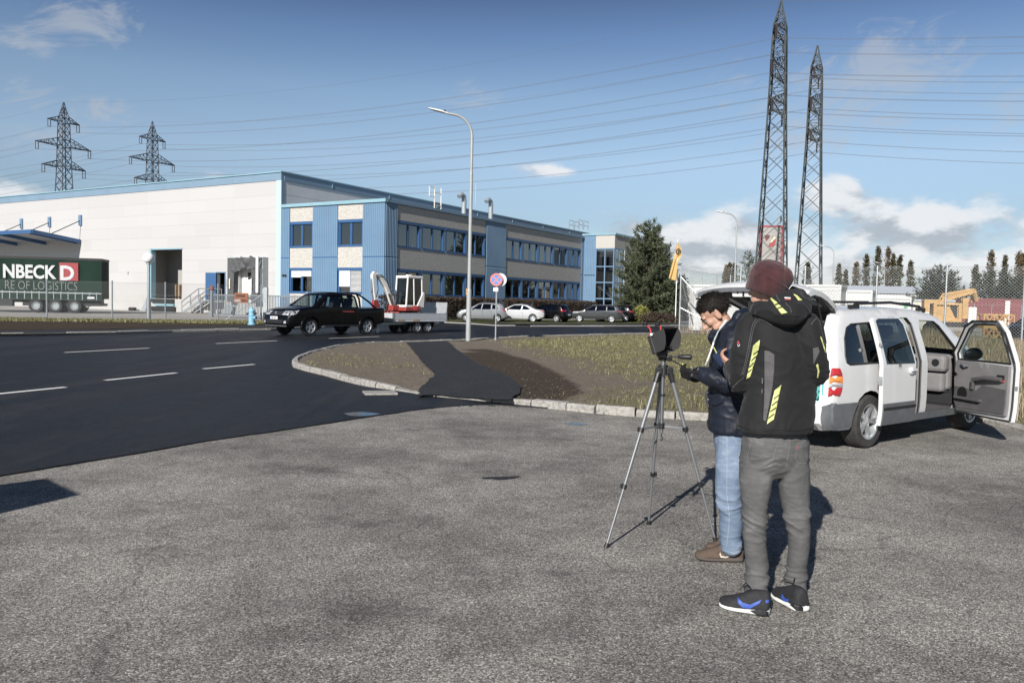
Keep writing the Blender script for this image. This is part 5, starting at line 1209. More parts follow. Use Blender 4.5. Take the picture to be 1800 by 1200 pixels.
b = MB(); b.prism([(.75+1.0*0, zt-2.6)]+[(-.25+1.05*cos(a), zt-2.75+1.35*sin(a)) for a in [-.05-k*.2 for k in range(10)]]+[(-.2+.5*cos(a), zt-2.6+.65*sin(a)) for a in [-1.9+k*.25 for k in range(8)]], .03, MX); b.obj('emblem', M['sign_red'], t)
b = MB(); b.prism([(-.35, zt-3.4), (.55, zt-2.0), (.75, zt-2.3), (-.1, zt-3.5)], .03, MX); b.obj('emblem', mat('pale emblem yellow', (.62, .58, .38), .5), t)
for x in (-1.5, 1.2, 1.7): b = MB(); b.cyl((x, 0, zt), (x, 0, zt+2.4 if x != 1.7 else zt+1.6), .06, n=6); b.box((x, 0, zt+1.3), (.28, .28, .9)); b.obj('antenna', M['galv_dull'], t)
# far low town between the pine and the van
for (u0, u1, v, Z, lb) in ((1199, 1212, 511, 95, 'low white house far behind the fence corner'), (1203, 1290, 514, 140, 'long low grey building on the far side of the lot')):
    a, c = D(u0, v, Z), D(u1, v, Z); t = thing('far_building', lb, 'building', (a.x, a.y, 0)); b = MB(); b.bb(0, c.x-a.x, 0, 8, 0, a.z); b.obj('wall', M['beige'], t); b = MB(); b.bb(-.2, c.x-a.x+.2, -.2, 8.2, a.z, a.z+.3); b.obj('roof', M['galv_dull'], t)
# made-up cabinet, unseen on the left, added to cast the shadow in the corner
t = thing('shadow_caster', 'grey electric cabinet left of the car park', 'cabinet', (-5.35, 3.1, 0), radians(-42)); b = MB(); b.bb(-.40, .40, -.2, .2, .1, 2.05); b.obj('body', M['galv_dull'], t, bevel=.015)
b = MB(); b.bb(-.42, .42, -.22, .22, 0, .1); b.obj('base', M['plinth'], t); b = MB(); b.bb(-.36, .36, -.215, -.201, .2, 1.95); d = b.obj('door', M['galv_dull'], t); b = MB(); b.box((.28, -.23, 1.05), (.04, .03, .16)); b.obj('handle', M['ink'], d)
# ================================================================ VEHICLES
# vehicle frame: x forward, y to the vehicle's left, z up, origin on the ground under the middle
def arch(cx, r, z0, n=10):
    """points over a wheel arch from front to rear along the lower edge"""
    a0 = math.asin(max(-1, min(1, (z0-ARCH_Z)/r))); return [(cx+r*cos(a), ARCH_Z+r*sin(a)) for a in [a0+(pi-2*a0)*k/n for k in range(n+1)]]
ARCH_Z = .33
class Shell:
    """car body made from a side outline: two curved sides with holes, and a skin that joins them"""
    def __init__(s, top, arches, sill, W, belt, tumble, rr=.10, plan=(.9, .14, .7, .10), crown=.03, low_in=.05):
        # top: list of (x, z, tag) from the rear bottom corner up over the roof to the front bottom corner
        s.W, s.belt, s.tumble, s.rr, s.plan, s.crown, s.low_in = W, belt, tumble, rr, plan, crown, low_in
        P = []; T = []
        for (x, z, t), (x2, z2, _) in zip(top, top[1:]):
            L = sqrt((x2-x)**2+(z2-z)**2); k = max(1, int(L/.09))
            for i in range(k): P.append((x+(x2-x)*i/k, z+(z2-z)*i/k)); T.append(t)
        P.append(top[-1][:2]); T.append('s')
        s.ntop = len(P)
        low = [(top[-1][0], top[-1][1])]
        for cx, r in sorted(arches, reverse=True): low += arch(cx, r, sill)
        low += [top[0][:2]]
        for a, c in zip(low, low[1:]):
            L = sqrt((c[0]-a[0])**2+(c[1]-a[1])**2); k = max(1, int(L/.15))
            for i in range(k):
                if i or a is not low[0]: P.append((a[0]+(c[0]-a[0])*i/k, a[1]+(c[1]-a[1])*i/k)); T.append('s')
        s.P, s.T = P, T; s.x0 = min(p[0] for p in P); s.x1 = max(p[0] for p in P)
        s.segs = [(Vector(P[i]), Vector(P[(i+1) % len(P)])) for i in range(len(P)) if T[i] != 's']
    def dist(s, x, z):
        p = Vector((x, z)); m = 9
        for a, c in s.segs:
            d = c-a; t = max(0, min(1, (p-a).dot(d)/max(1e-9, d.length_squared))); q = (p-a-d*t).length_squared
            if q < m: m = q
        return sqrt(m)
    def w(s, x, z, edge=None):
        lf, inf, lr, inr = s.plan; w = s.W/2
        if x > s.x1-lf: w -= inf*((x-s.x1+lf)/lf)**2.2
        if x < s.x0+lr: w -= inr*((s.x0+lr-x)/lr)**2.2
        if z > s.belt: w -= s.tumble*(z-s.belt)+.10*(z-s.belt)**2
        else: w -= s.low_in*max(0, (.55-z)/.35)**2
        d = s.dist(x, z) if edge is None else edge
        if d < s.rr: w -= s.rr-sqrt(max(0, s.rr**2-(s.rr-d)**2))
        return w
    def side(s, b, sign, holes=(), poly=None, step=.13, off=0.0):
        out = poly or s.P; pts = []
        xs = [p[0] for p in out]; zs = [p[1] for p in out]
        x = min(xs)+step/2
        while x < max(xs):
            z = min(zs)+step/2
            while z < max(zs):
                if in_poly(x, z, out) and not any(in_poly(x, z, h) for h in holes): pts.append((x, z))
                z += step
            x += step
        if poly is None:
            n = len(out)
            for i in range(n):
                a, p, c = Vector(out[i-1]), Vector(out[i]), Vector(out[(i+1) % n]); d = (c-a)
                if s.T[i] == 's' or d.length < 1e-6: continue
                q = Vector((d.y, -d.x)).normalized()
                for o in (.12, .4, .8):
                    r = p+q*o*s.rr
                    if in_poly(r.x, r.y, out): pts.append((r.x, r.y))
        V, Fc = cdt_fill(out, [resample(h, .12) for h in holes], pts)
        b.add([(v.x, sign*(s.w(v.x, v.y)+off), v.y) for v in V], Fc)
    def skin(s, b, tags, ny=8, y0=-1, y1=1, off=0.0, t_in=None):
        """the skin over the outline segments with these tags, between two fractions of the width"""
        n = len(s.P); row = lambda i: [s.pt(i, y0+(y1-y0)*k/ny, off) for k in range(ny+1)]
        for i in range(n):
            if s.T[i] in tags:
                A, B_ = row(i), row((i+1) % n); m = len(A); b.add(A+B_, [(k, k+1, m+k+1, m+k) for k in range(m-1)])
    def pt(s, i, t, off=0):
        n = len(s.P); a, p, c = Vector(s.P[i-1]), Vector(s.P[i]), Vector(s.P[(i+1) % n]); d = c-a; q = Vector((-d.y, d.x)).normalized() if d.length > 1e-9 else Vector((0, 0))
        w = s.w(p.x, p.y, 0 if s.T[i] != 's' else None)
        if s.T[i] == 's' or s.T[i-1] == 's': q = Vector((0, 0)); k = 0
        else: k = s.crown*(1-t*t)*(1.6 if abs(q.x) > .75 else 1)+off
        return (p.x+q.x*k, t*w, p.y+q.y*k)
    def xr(s, z):
        """rear x at a height"""
        best = s.x0
        for i in range(s.ntop-1):
            (xa, za), (xb, zb) = s.P[i], s.P[i+1]
            if min(za, zb) <= z <= max(za, zb) and xa < 0: return xa+(xb-xa)*((z-za)/(zb-za) if zb != za else 0)
        return best
    def xf(s, z):
        for i in range(s.ntop-2, 0, -1):
            (xa, za), (xb, zb) = s.P[i], s.P[i+1]
            if min(za, zb) <= z <= max(za, zb) and xa > 0: return xa+(xb-xa)*((z-za)/(zb-za) if zb != za else 0)
        return s.x1
def weld(o, dist=.0006, angle=38):
    bm = bmesh.new(); bm.from_mesh(o.data); bmesh.ops.remove_doubles(bm, verts=bm.verts, dist=dist); bmesh.ops.recalc_face_normals(bm, faces=bm.faces); bm.to_mesh(o.data); bm.free()
    o.data.shade_smooth(); o.data.set_sharp_from_angle(angle=radians(angle)); return o
def wheel(parent, x, y, r, w, rim, spokes=5, double=False, steer=0.0, tyre='tyre', rimm='alloy', dark=True):
    """tyre with tread and shoulder, rim with spokes; child of its vehicle"""
    sg = 1 if y > 0 else -1; q = Matrix.Rotation(steer, 3, 'Z') @ Matrix.Rotation(-pi/2*sg, 3, 'X'); c = Vector((x, y, r))
    b = MB(); b.lathe([(rim*.97, -w*.5), (r*.93, -w*.5), (r*.985, -w*.42), (r, -w*.3), (r, -.012), (r*.985, -.008), (r*.985, .008), (r, .012), (r, w*.3), (r*.985, w*.42), (r*.93, w*.5), (rim*1.03, w*.5), (rim*.97, w*.42)], c, 36, q, False); o = b.obj('wheel', M[tyre], parent, smooth=35)
    b = MB(); R = lambda p: c+q @ Vector(p)
    b.lathe([(rim*.99, -w*.4), (rim*.99, w*.40), (rim*1.02, w*.49), (rim*.93, w*.47), (rim*.89, w*.36), (rim*.86, -w*.2)], c, 32, q, False)
    n = spokes
    for k in range(n):
        for da in ((-.13, .13) if double else (0,)):
            a0 = 2*pi*k/n+da*.4; a = 2*pi*k/n+da; wd = .055 if double else .10; wo = wd*1.15
            pi_, po = Vector((cos(a0), sin(a0), 0)), Vector((cos(a), sin(a), 0)); ti, to = Vector((-pi_.y, pi_.x, 0)), Vector((-po.y, po.x, 0))
            A = [pi_*rim*.2-ti*rim*wd*1.4, pi_*rim*.2+ti*rim*wd*1.4, po*rim*.91+to*rim*wo, po*rim*.91-to*rim*wo]; zz = (w*.36, w*.36, w*.41, w*.41)
            top = [R((p.x, p.y, z_)) for p, z_ in zip(A, zz)]; bot = [R((p.x, p.y, z_-.035)) for p, z_ in zip(A, zz)]
            b.add(top+bot, [(0, 1, 2, 3), (0, 4, 5, 1), (1, 5, 6, 2), (2, 6, 7, 3), (3, 7, 4, 0)])
    b.lathe([(0.001, w*.40), (rim*.17, w*.40), (rim*.25, w*.35), (rim*.25, w*.2)], c, 16, q)
    b.obj('rim', M[rimm], o, smooth=35)
    b = MB(); b.lathe([(.001, w*.1), (rim*.62, w*.1), (rim*.62, w*.04), (.001, w*.04)], c, 20, q); b.obj('brake_disc', M['galv_dull'], o)
    b = MB(); b.lathe([(.001, -w*.15), (rim*.95, -w*.15), (rim*.95, -w*.2)], c, 20, q); b.obj('wheel_well', M['black_plastic'], o)
    return o
def plate(parent, c, yaw, text, w=.52, h=.115, name='number_plate', tilt=0):
    Mx = Matrix.Translation(c) @ Matrix.Rotation(yaw, 4, 'Z') @ Matrix.Rotation(pi/2+tilt, 4, 'X')
    b = MB(); b.prism([(-w/2, -h/2), (w/2, -h/2), (w/2, h/2), (-w/2, h/2)], .012, Mx); o = b.obj(name, M['plate'], parent)
    b = MB(); b.prism([(-w/2+.003, -h/2+.003), (-w/2+.045, -h/2+.003), (-w/2+.045, h/2-.003), (-w/2+.003, h/2-.003)], .0145, Mx); b.obj('blue_strip', M['plate_blue'], o)
    if text: lettering(text, .095, M['ink'], o, Mx @ Matrix.Translation((.02, -.034, .015)), .001, .002, .85, 'CENTER')
    return o
def seat(b, x, y, z, rec=.2, k=1.0):
    b.box((x, y, z+.08), (.5*k, .48*k, .16), Matrix.Rotation(-.1, 3, 'Y')); b.box((x-.30*k, y, z+.42*k), (.13, .46*k, .62*k), Matrix.Rotation(-rec, 3, 'Y')); b.box((x-.42*k, y, z+.84*k), (.09, .26*k, .19*k), Matrix.Rotation(-rec, 3, 'Y'))
def shape(b, sh, sign, poly, off, thick=.0): sh.side(b, sign, (), resample(poly, .06), .1, off)
def patch(name, m, parent, sh, poly, off=.006, signs=(1, -1), rim=0):
    """surface piece lying on the curved body side"""
    for sg in signs:
        b = MB(); shape(b, sh, sg, poly, off); o = b.obj(name, m, parent); weld(o)
        s_ = o.modifiers.new('thick', 'SOLIDIFY'); s_.thickness = .008; s_.offset = 0
    return o
def rear_block(b, sh, y0, y1, z0, z1, off, n=4, front=False, d=.02):
    """thin curved block across the rear or the front"""
    X = (lambda z: sh.xf(z)) if front else (lambda z: sh.xr(z)); sg = 1 if front else -1; rows = []
    for k in range(n+1):
        z = z0+(z1-z0)*k/n; row = []
        for j in range(9):
            y = y0+(y1-y0)*j/8; w = sh.w(X(z), z, 0); t = max(-1, min(1, y/max(w, .1)))
            x = X(z)+sg*(sh.crown*1.6*(1-t*t)+off)
            if abs(y) > w: x -= sg*min(.25, (abs(y)-w)*.9)
            row.append((x, y, z))
        rows.append(row)
    vs = [p for r in rows for p in r]; m = 9
    b.add(vs+[(x-sg*d, y, z) for x, y, z in vs], [(k*m+j, k*m+j+1, (k+1)*m+j+1, (k+1)*m+j) for k in range(n) for j in range(m-1)]+[(n*m+j, n*m+j+1, len(vs)+n*m+j+1, len(vs)+n*m+j) for j in range(m-1)]+[(j, j+1, len(vs)+j+1, len(vs)+j) for j in range(m-1)])
def car(label, x, y, z, heading, top, arches, W, belt, paint, wins, wheel_r, rim, spokes, group='cars parked along the hedge', sill=.24, tumble=.22, lights=None, seats=((.1, 1), (-.8, 1)), sc=1.0, plates=None, glassm='tint_glass', name='parked_car', cat='car', rr=.11, rails=False, double=False, plan=(.9, .16, .7, .12)):
    t = thing(name, label, cat, (x, y, z), heading, group); t.scale = (sc,)*3
    sh = Shell(top, arches, sill, W, belt, tumble, rr, plan)
    b = MB()
    for sg in (1, -1): sh.side(b, sg, wins)
    sh.skin(b, 'rb'); 
    sh.skin(b, 'g', 2, -1, -.90); sh.skin(b, 'g', 2, .90, 1); sh.skin(b, 'h', 2, -1, -.86); sh.skin(b, 'h', 2, .86, 1)
    o = b.obj('body', paint, t); weld(o)
    b = MB(); sh.skin(b, 's', 4); b.obj('underbody', M['black_plastic'], t)
    b = MB(); sh.skin(b, 'g', 8, -.905, .905, -.004); weld(b.obj('windscreen', M[glassm], t))
    b = MB(); sh.skin(b, 'h', 8, -.865, .865, -.004); weld(b.obj('rear_window', M[glassm], t))
    for wn in wins:
        for sg in (1, -1): b = MB(); shape(b, sh, sg, wn, -.012); weld(b.obj('window', M[glassm], t))
    b = MB(); zf = belt-.32
    b.bb(sh.x0+.4, sh.x1-1.0, -W/2+.15, W/2-.15, zf-.1, zf)
    for sx, n in seats:
        for yy in (-.38, .38): seat(b, sx, yy, zf)
    b.box((max(p[0] for w_ in wins for p in w_)-.25, 0, belt-.1), (.4, W-.4, .2)); b.obj('interior', M['car_inside'], t)
    for cx, r in arches:
        for sg in (1, -1): wheel(t, cx, sg*(W/2-.12), wheel_r, .20, rim, spokes, double)
    (lights or (lambda *a: None))(t, sh)
    # sill trim, door gaps, handles, mirrors
    for sg in (1, -1):
        xm = max(p[0] for p in wins[-1])-.08; b = MB(); b.ball((xm, sg*(sh.w(xm, belt)+.10), belt+.07), (.07, .11, .075), 10, 8); b.bar((xm, sg*sh.w(xm, belt), belt+.02), (xm, sg*(sh.w(xm, belt)+.08), belt+.05), .04); b.obj('wing_mirror', paint, t, smooth=True)
        for wn in wins[-2:]:
            hx = min(p[0] for p in wn)+.12; b = MB(); b.box((hx, sg*(sh.w(hx, belt-.1)+.015), belt-.10), (.17, .025, .03)); b.obj('door_handle', paint, t)
            dx = min(p[0] for p in wn)-.02; b = MB(); P = [(dx-.006, belt), (dx+.006, belt), (dx+.006, .35), (dx-.006, .35)]; shape(b, sh, sg, P, .001); b.obj('door_gap', M['ink'], t)
    if plates: plates(t, sh)
    if rails:
        for sg in (1, -1): b = MB(); b.tube([(-1.5, sg*.62, top_z(sh, -1.5)), (-1.4, sg*.62, top_z(sh, -1.4)+.05), (.3, sg*.62, top_z(sh, .3)+.05), (.42, sg*.62, top_z(sh, .42))], .018, 6); b.obj('roof_rail', M['chrome'], t)
    return t, sh
def top_z(sh, x):
    m = 0
    for i in range(sh.ntop-1):
        (xa, za), (xb, zb) = sh.P[i], sh.P[i+1]
        if min(xa, xb) <= x <= max(xa, xb) and xa != xb: m = max(m, za+(zb-za)*(x-xa)/(xb-xa))
    return m
def tail_lamps(z0, z1, side_len, inn, m='red_lens'):
    def f(t, sh):
        for sg in (1, -1):
            xr = sh.xr((z0+z1)/2); b = MB(); shape(b, sh, sg, [(sh.xr(z0)+.03, z0), (sh.xr(z0)+side_len*.6, z0+.02), (xr+side_len, z1), (sh.xr(z1)+.03, z1)], .008)
            w = sh.w(xr, (z0+z1)/2, 0); rear_block(b, sh, sg*(w-inn), sg*(w+.06), z0, z1, .008); b.obj('tail_light', M[m], t)
        for sg in (1, -1):
            b = MB(); zf = z0-.12; xf = sh.xf(zf+.05); w = sh.w(xf, zf+.05, 0); shape(b, sh, sg, [(xf-.06, zf), (xf-.05, zf+.12), (xf-.42, zf+.16), (xf-.2, zf+.02)], .008); rear_block(b, sh, sg*(w-.28), sg*(w+.05), zf, zf+.12, .008, front=True); b.obj('headlight', M['clear_lens'], t)
    return f
def rear_plate(z, txt=''):
    def f(t, sh): plate(t, Vector((sh.xr(z)-sh.crown*1.6-.012, 0, z)), -pi/2, txt)
    return f
# --- parked cars: heading away to the left, rears towards the camera on the right
HATCH = [(-1.78, .26, 'r'), (-1.93, .36, 'r'), (-1.95, .62, 'r'), (-1.90, .78, 'r'), (-1.86, .92, 'h'), (-1.62, 1.36, 'r'), (-1.45, 1.43, 'r'), (-.8, 1.475, 'r'), (-.1, 1.47, 'r'), (.28, 1.40, 'g'), (1.08, .98, 'r'), (1.55, .88, 'r'), (1.82, .72, 'r'), (1.93, .52, 'r'), (1.90, .34, 'r'), (1.75, .24, 's')]
HWIN = [[(-1.28, 1.02), (-1.1, 1.30), (-.82, 1.36), (-.78, .98)], [(-.70, .97), (-.72, 1.37), (-.12, 1.385), (.02, .95)], [(.08, .95), (-.04, 1.385), (.22, 1.34), (.82, .97)]]
pa = G(816, 565.6, ZV); 
def park(u, v, dx): p = G(u, v, ZV); return p
SHW = radians(149)
def at_wheel(u, v, heading, wx, wy, sc=1.0):
    """vehicle origin so that the wheel at (wx, wy) stands where the sight line meets the ground"""
    p = G(u, v, ZV); c, s_ = cos(heading), sin(heading); return p.x-(c*wx-s_*wy)*sc, p.y-(s_*wx+c*wy)*sc
hd = radians(183); x, y = at_wheel(874, 565.8, hd, -1.22, .75)
car('silver hatchback parked at the hedge behind the lamp post', x, y, ZV, hd, HATCH, [(-1.22, .33), (1.25, .33)], 1.68, .95, M['silver_paint'], HWIN, .30, .19, 7, lights=tail_lamps(.86, 1.04, .30, .14), plates=rear_plate(.62), sc=1.0)
COUPE = [(-2.0, .28, 'r'), (-2.22, .38, 'r'), (-2.25, .66, 'r'), (-2.20, .88, 'r'), (-2.12, .96, 'r'), (-1.55, 1.02, 'h'), (-.85, 1.36, 'r'), (-.4, 1.415, 'r'), (.1, 1.40, 'r'), (.32, 1.36, 'g'), (1.15, .98, 'r'), (1.65, .86, 'r'), (2.0, .70, 'r'), (2.12, .5, 'r'), (2.08, .32, 'r'), (1.9, .24, 's')]
CWIN = [[(-1.15, .99), (-.82, 1.22), (-.5, 1.32), (-.38, .97)], [(-.30, .96), (-.42, 1.33), (.26, 1.31), (.9, .97)]]
hd = radians(176); x, y = at_wheel(936, 565.6, hd, -1.28, .80)
car('pale silver coupe with a long boot parked beside the hatchback', x, y, ZV, hd, COUPE, [(-1.28, .345), (1.32, .345)], 1.80, .95, M['pale_paint'], CWIN, .32, .225, 10, lights=tail_lamps(.80, .95, .30, .38), plates=rear_plate(.60))
hd = radians(150); x, y = at_wheel(978, 566.2, hd, -1.22, .80)
car('black hatchback with bright red tail lamps behind the pale coupe', x, y, ZV, hd, HATCH, [(-1.22, .33), (1.25, .33)], 1.72, .95, M['black_paint'], HWIN, .31, .21, 5, lights=tail_lamps(.88, 1.02, .30, .26), plates=rear_plate(.62), double=True)
WAGON = [(-2.15, .28, 'r'), (-2.35, .38, 'r'), (-2.38, .64, 'r'), (-2.32, .86, 'r'), (-2.28, .96, 'h'), (-1.98, 1.38, 'r'), (-1.8, 1.44, 'r'), (-1.0, 1.49, 'r'), (-.1, 1.485, 'r'), (.25, 1.43, 'g'), (1.12, .99, 'r'), (1.75, .88, 'r'), (2.2, .74, 'r'), (2.38, .52, 'r'), (2.33, .32, 'r'), (2.1, .24, 's')]
WWIN = [[(-1.72, 1.03), (-1.6, 1.34), (-1.0, 1.40), (-.98, 1.0)], [(-.90, .99), (-.92, 1.40), (-.12, 1.40), (-.02, .97)], [(.06, .97), (-.04, 1.395), (.25, 1.36), (.92, .98)]]
hd = radians(171); x, y = at_wheel(1074.5, 566.4, hd, -1.38, .82)
car('dark grey estate car with roof rails parked in front of the pine', x, y, ZV, hd, WAGON, [(-1.38, .35), (1.42, .35)], 1.83, .96, M['grey_paint'], WWIN, .33, .235, 5, lights=tail_lamps(.86, 1.0, .34, .30), plates=rear_plate(.66), rails=True, double=True)
hd = radians(160); p = D(1103, 565, 73); 
car('second dark car almost hidden beyond the grey estate car', p.x-1.2, p.y+.4, ZV, hd, HATCH, [(-1.22, .33), (1.25, .33)], 1.75, .95, M['black_paint'], HWIN, .31, .21, 5, lights=tail_lamps(.88, 1.02, .30, .22), plates=rear_plate(.66))
p = D(1800, 566, 44.5); car('dark car behind the fence cut off by the right picture edge', p.x+.8, p.y, .02, radians(200), HATCH, [(-1.22, .33), (1.25, .33)], 1.75, .95, M['black_paint'], HWIN, .31, .21, 5, group=None, lights=tail_lamps(.88, 1.02, .30, .22))
# --- the black pickup
PICK = [(-2.5, .50, 'r'), (-2.60, .56, 'r'), (-2.62, .78, 'r'), (-2.60, 1.16, 'b'), (-2.55, 1.19, 'b'), (-1.10, 1.17, 'b'), (-1.05, 1.20, 'h'), (-.98, 1.70, 'r'), (-.72, 1.79, 'r'), (-.1, 1.815, 'r'), (.42, 1.79, 'r'), (.60, 1.74, 'g'), (1.36, 1.22, 'r'), (1.9, 1.16, 'r'), (2.32, 1.06, 'r'), (2.50, .92, 'r'), (2.60, .76, 'r'), (2.63, .52, 'r'), (2.52, .36, 's')]
PWIN = [[(-.93, 1.23), (-.86, 1.62), (-.66, 1.69), (-.22, 1.70), (-.20, 1.20)], [(-.06, 1.19), (-.08, 1.70), (.46, 1.68), (.62, 1.60), (1.12, 1.20)]]
ARCH_Z = .38
hd = atan2(-.785, -.62); g0 = G(544, 590.4, .016); psc = 1.03; c_, s_ = cos(hd), sin(hd); wx, wy = 1.55, .87
pkx, pky = g0.x-(c_*wx-s_*wy)*psc, g0.y-(s_*wx+c_*wy)*psc
def pick_lights(t, sh):
    for sg in (1, -1):
        b = MB(); rear_block(b, sh, sg*.42, sg*.93, .86, 1.03, .012, front=True); shape(b, sh, sg, [(2.50, .86), (2.46, 1.0), (2.12, 1.07), (2.3, .9)], .008); h_ = b.obj('headlight', M['clear_lens'], t)
        b = MB(); x = sh.xf(.94); b.cyl((x-.02, sg*.60, .945), (x+.045, sg*.60, .945), .055, n=12); b.cyl((x-.05, sg*.78, .945), (x+.0, sg*.78, .945), .055, n=12); b.obj('lamp_bowl', M['chrome'], h_)
        b = MB(); rear_block(b, sh, sg*.62, sg*.80, .52, .62, .014, front=True); b.obj('fog_light', M['clear_lens'], t)
        b = MB(); rear_block(b, sh, sg*.82, sg*.96, .74, 1.10, .010); shape(b, sh, sg, [(-2.6, .74), (-2.5, .74), (-2.5, 1.1), (-2.58, 1.1)], .008); b.obj('tail_light', M['red_lens'], t)
def pick_plates(t, sh):
    plate(t, Vector((sh.xf(.74)+.075, 0, .74)), pi/2, 'ME-776 M')
pk, psh = car('black double cab pickup with roll bar towing the trailer', pkx, pky, .016, hd, PICK, [(-1.53, .44), (1.55, .44)], 1.93, 1.18, M['black_paint'], PWIN, .375, .235, 5, group=None, sill=.44, tumble=.26, lights=pick_lights, seats=((.25, 1), (-.55, 1)), sc=psc, plates=pick_plates, glassm='car_glass', name='pickup_truck', cat='pickup', double=True, rr=.10, plan=(.55, .16, .5, .06))
b = MB(); rear_block(b, psh, -.44, .44, .84, 1.02, .006, front=True); gr = b.obj('grille', M['black_plastic'], pk)
for z0, z1 in ((.865, .885), (.985, 1.005), (.925, .945)): b = MB(); rear_block(b, psh, -.43, .43, z0, z1, .022, 1, front=True); b.obj('chrome_strip', M['chrome'], gr)
b = MB(); xx = psh.xf(.935)+.085; b.lathe([(.085, 0), (.085, .015), (.07, .02), (.07, .006)], (xx, 0, .935), 20, Matrix.Rotation(pi/2, 3, 'Y')); o = b.obj('round_badge', M['chrome'], gr)
MXB = Matrix.Translation((xx+.012, 0, .935)) @ Matrix.Rotation(pi/2, 4, 'Z') @ Matrix.Rotation(pi/2, 4, 'X')
b = MB()
for p_, q_ in (((-.035, .055), (0, .0)), ((0, 0), (.035, .055)), ((-.055, .03), (-.03, -.055)), ((-.03, -.055), (0, -.005)), ((0, -.005), (.03, -.055)), ((.03, -.055), (.055, .03))): b.bar(MXB @ Vector((*p_, 0)), MXB @ Vector((*q_, 0)), .014)
b.obj('badge_letters', M['chrome'], gr)
b = MB(); rear_block(b, psh, -.55, .55, .50, .66, .010, front=True); b.obj('lower_grille', M['black_plastic'], pk)
b = MB(); rear_block(b, psh, -.72, .72, .385, .44, .03, front=True, d=.05); b.obj('skid_plate', M['galv'], pk)
for cx in (-1.53, 1.55):
    for sg in (1, -1):
        b = MB(); n = 14; rings = []
        for k in range(n+1):
            a = -.15+(pi+.3)*k/n; rings.append([Vector((cx+r*cos(a), sg*(psh.w(cx, .8)+o), .38+r*sin(a))) for r, o in ((.43, -.05), (.43, .045), (.50, .045), (.53, -.02))])
        b.loft(rings); b.obj('wheel_arch_trim', M['black_paint'], pk, smooth=True)
        b = MB(); b.box((cx-.45, sg*.86, .42), (.02, .2, .36)); b.obj('mud_flap', M['black_plastic'], pk)
for sg in (1, -1): b = MB(); b.bb(-.95, 1.0, sg*.86, sg*.99, .40, .46); b.obj('side_step', M['black_plastic'], pk)
b = MB()
for sg in (1, -1):
    b.tube([(-2.1, sg*.82, 1.18), (-1.75, sg*.78, 1.45), (-1.30, sg*.72, 1.72), (-1.15, sg*.66, 1.79)], .042, 8)
b.tube([(-1.22, -.80, 1.2), (-1.18, -.76, 1.6), (-1.15, -.6, 1.80), (-1.14, 0, 1.83), (-1.15, .6, 1.80), (-1.18, .76, 1.6), (-1.22, .80, 1.2)], .042, 8); b.obj('roll_bar', M['black_paint'], pk, smooth=True)
b = MB(); b.bb(-.6, .3, -.55, .55, 1.835, 1.85); b.obj('roof_hatch', M['black_plastic'], pk)
b = MB(); b.tube([(-.10-.035*k, psh.w(-.5, 1.0)+.008, 1.02+.03*sin(k*2.1)*(1 if k % 3 else .4)) for k in range(19)], .011, 5); b.obj('door_script', M['sign_red'], pk)
# --- trailer with the mini excavator
ARCH_Z = .33
tp = G(741, 584.8, .016); th = hd; ts = 1.0; c_, s_ = cos(th), sin(th)
tr = thing('flatbed_trailer', 'aluminium dropside trailer on twin axles behind the pickup', 'trailer', (tp.x-(c_*-.25-s_*.80), tp.y-(s_*-.25+c_*.80), .016), th)
TL, TW, TZ = 3.7, 1.95, .62
b = MB(); b.bb(-TL/2, TL/2, -TW/2, TW/2, TZ-.06, TZ); b.obj('deck', M['galv_dull'], tr)
for nm, c, d in (('side_board', (0, TW/2, TZ+.16), (TL-.1, .03, .40)), ('side_board', (0, -TW/2, TZ+.16), (TL-.1, .03, .40)), ('front_board', (TL/2, 0, TZ+.16), (.03, TW-.1, .40))):
    b = MB(); b.box(c, d); 
    for dz in (-.19, -.06, .07, .19):
        e = (d[0], d[1]+.02, .035) if d[1] < .1 else (d[0]+.02, d[1], .035); b.box((c[0], c[1], c[2]+dz), e)
    b.obj(nm, M['alu'], tr)
b = MB()
for sx in (-1, 1):
    for sy in (-1, 1): b.box((sx*TL/2, sy*TW/2, TZ+.18), (.07, .07, .5))
b.obj('corner_post', M['galv'], tr)
b = MB(); b.add([(-TL/2-.02, -TW/2+.05, TZ), (-TL/2-.02, TW/2-.05, TZ), (-TL/2-.10, TW/2-.05, TZ+.92), (-TL/2-.10, -TW/2+.05, TZ+.92)], [(0, 1, 2, 3)]); o = b.obj('loading_ramp', mat('perforated steel', (.40, .41, .42), .5, .4, var=.2, scale=12), tr); o.modifiers.new('s', 'SOLIDIFY').thickness = .05
b = MB()
for sy in (-.5, .5): b.bar((TL/2+.1, sy*.9, .46), (-TL/2, sy*.9, .5), .08, .12)
b.bar((TL/2, -.5, .46), (TL/2+1.35, 0, .46), .08, .10); b.bar((TL/2, .5, .46), (TL/2+1.35, 0, .46), .08, .10); b.obj('chassis', M['galv'], tr)
b = MB(); b.cyl((TL/2+1.3, 0, .46), (TL/2+1.62, 0, .46), .05, n=10); b.cyl((TL/2+1.55, 0, .46), (TL/2+1.55, 0, .40), .06, n=10); b.obj('tow_coupling', M['black_plastic'], tr)
b = MB(); b.cyl((TL/2+.45, .32, .14), (TL/2+.45, .38, .14), .13, n=16); b.cyl((TL/2+.45, .35, .15), (TL/2+.45, .35, .75), .03, n=8); b.obj('jockey_wheel', M['galv'], tr)
for x in (-.62, .12):
    for sg in (1, -1): wheel(tr, x, sg*.80, .30, .19, .19, 6, rimm='alloy')
for sg in (1, -1): b = MB(); b.bb(-1.0, .5, sg*.70, sg*.92, .585, .605); b.bb(-1.03, -1.0, sg*.70, sg*.92, .25, .60); b.obj('mudguard', M['black_plastic'], tr)
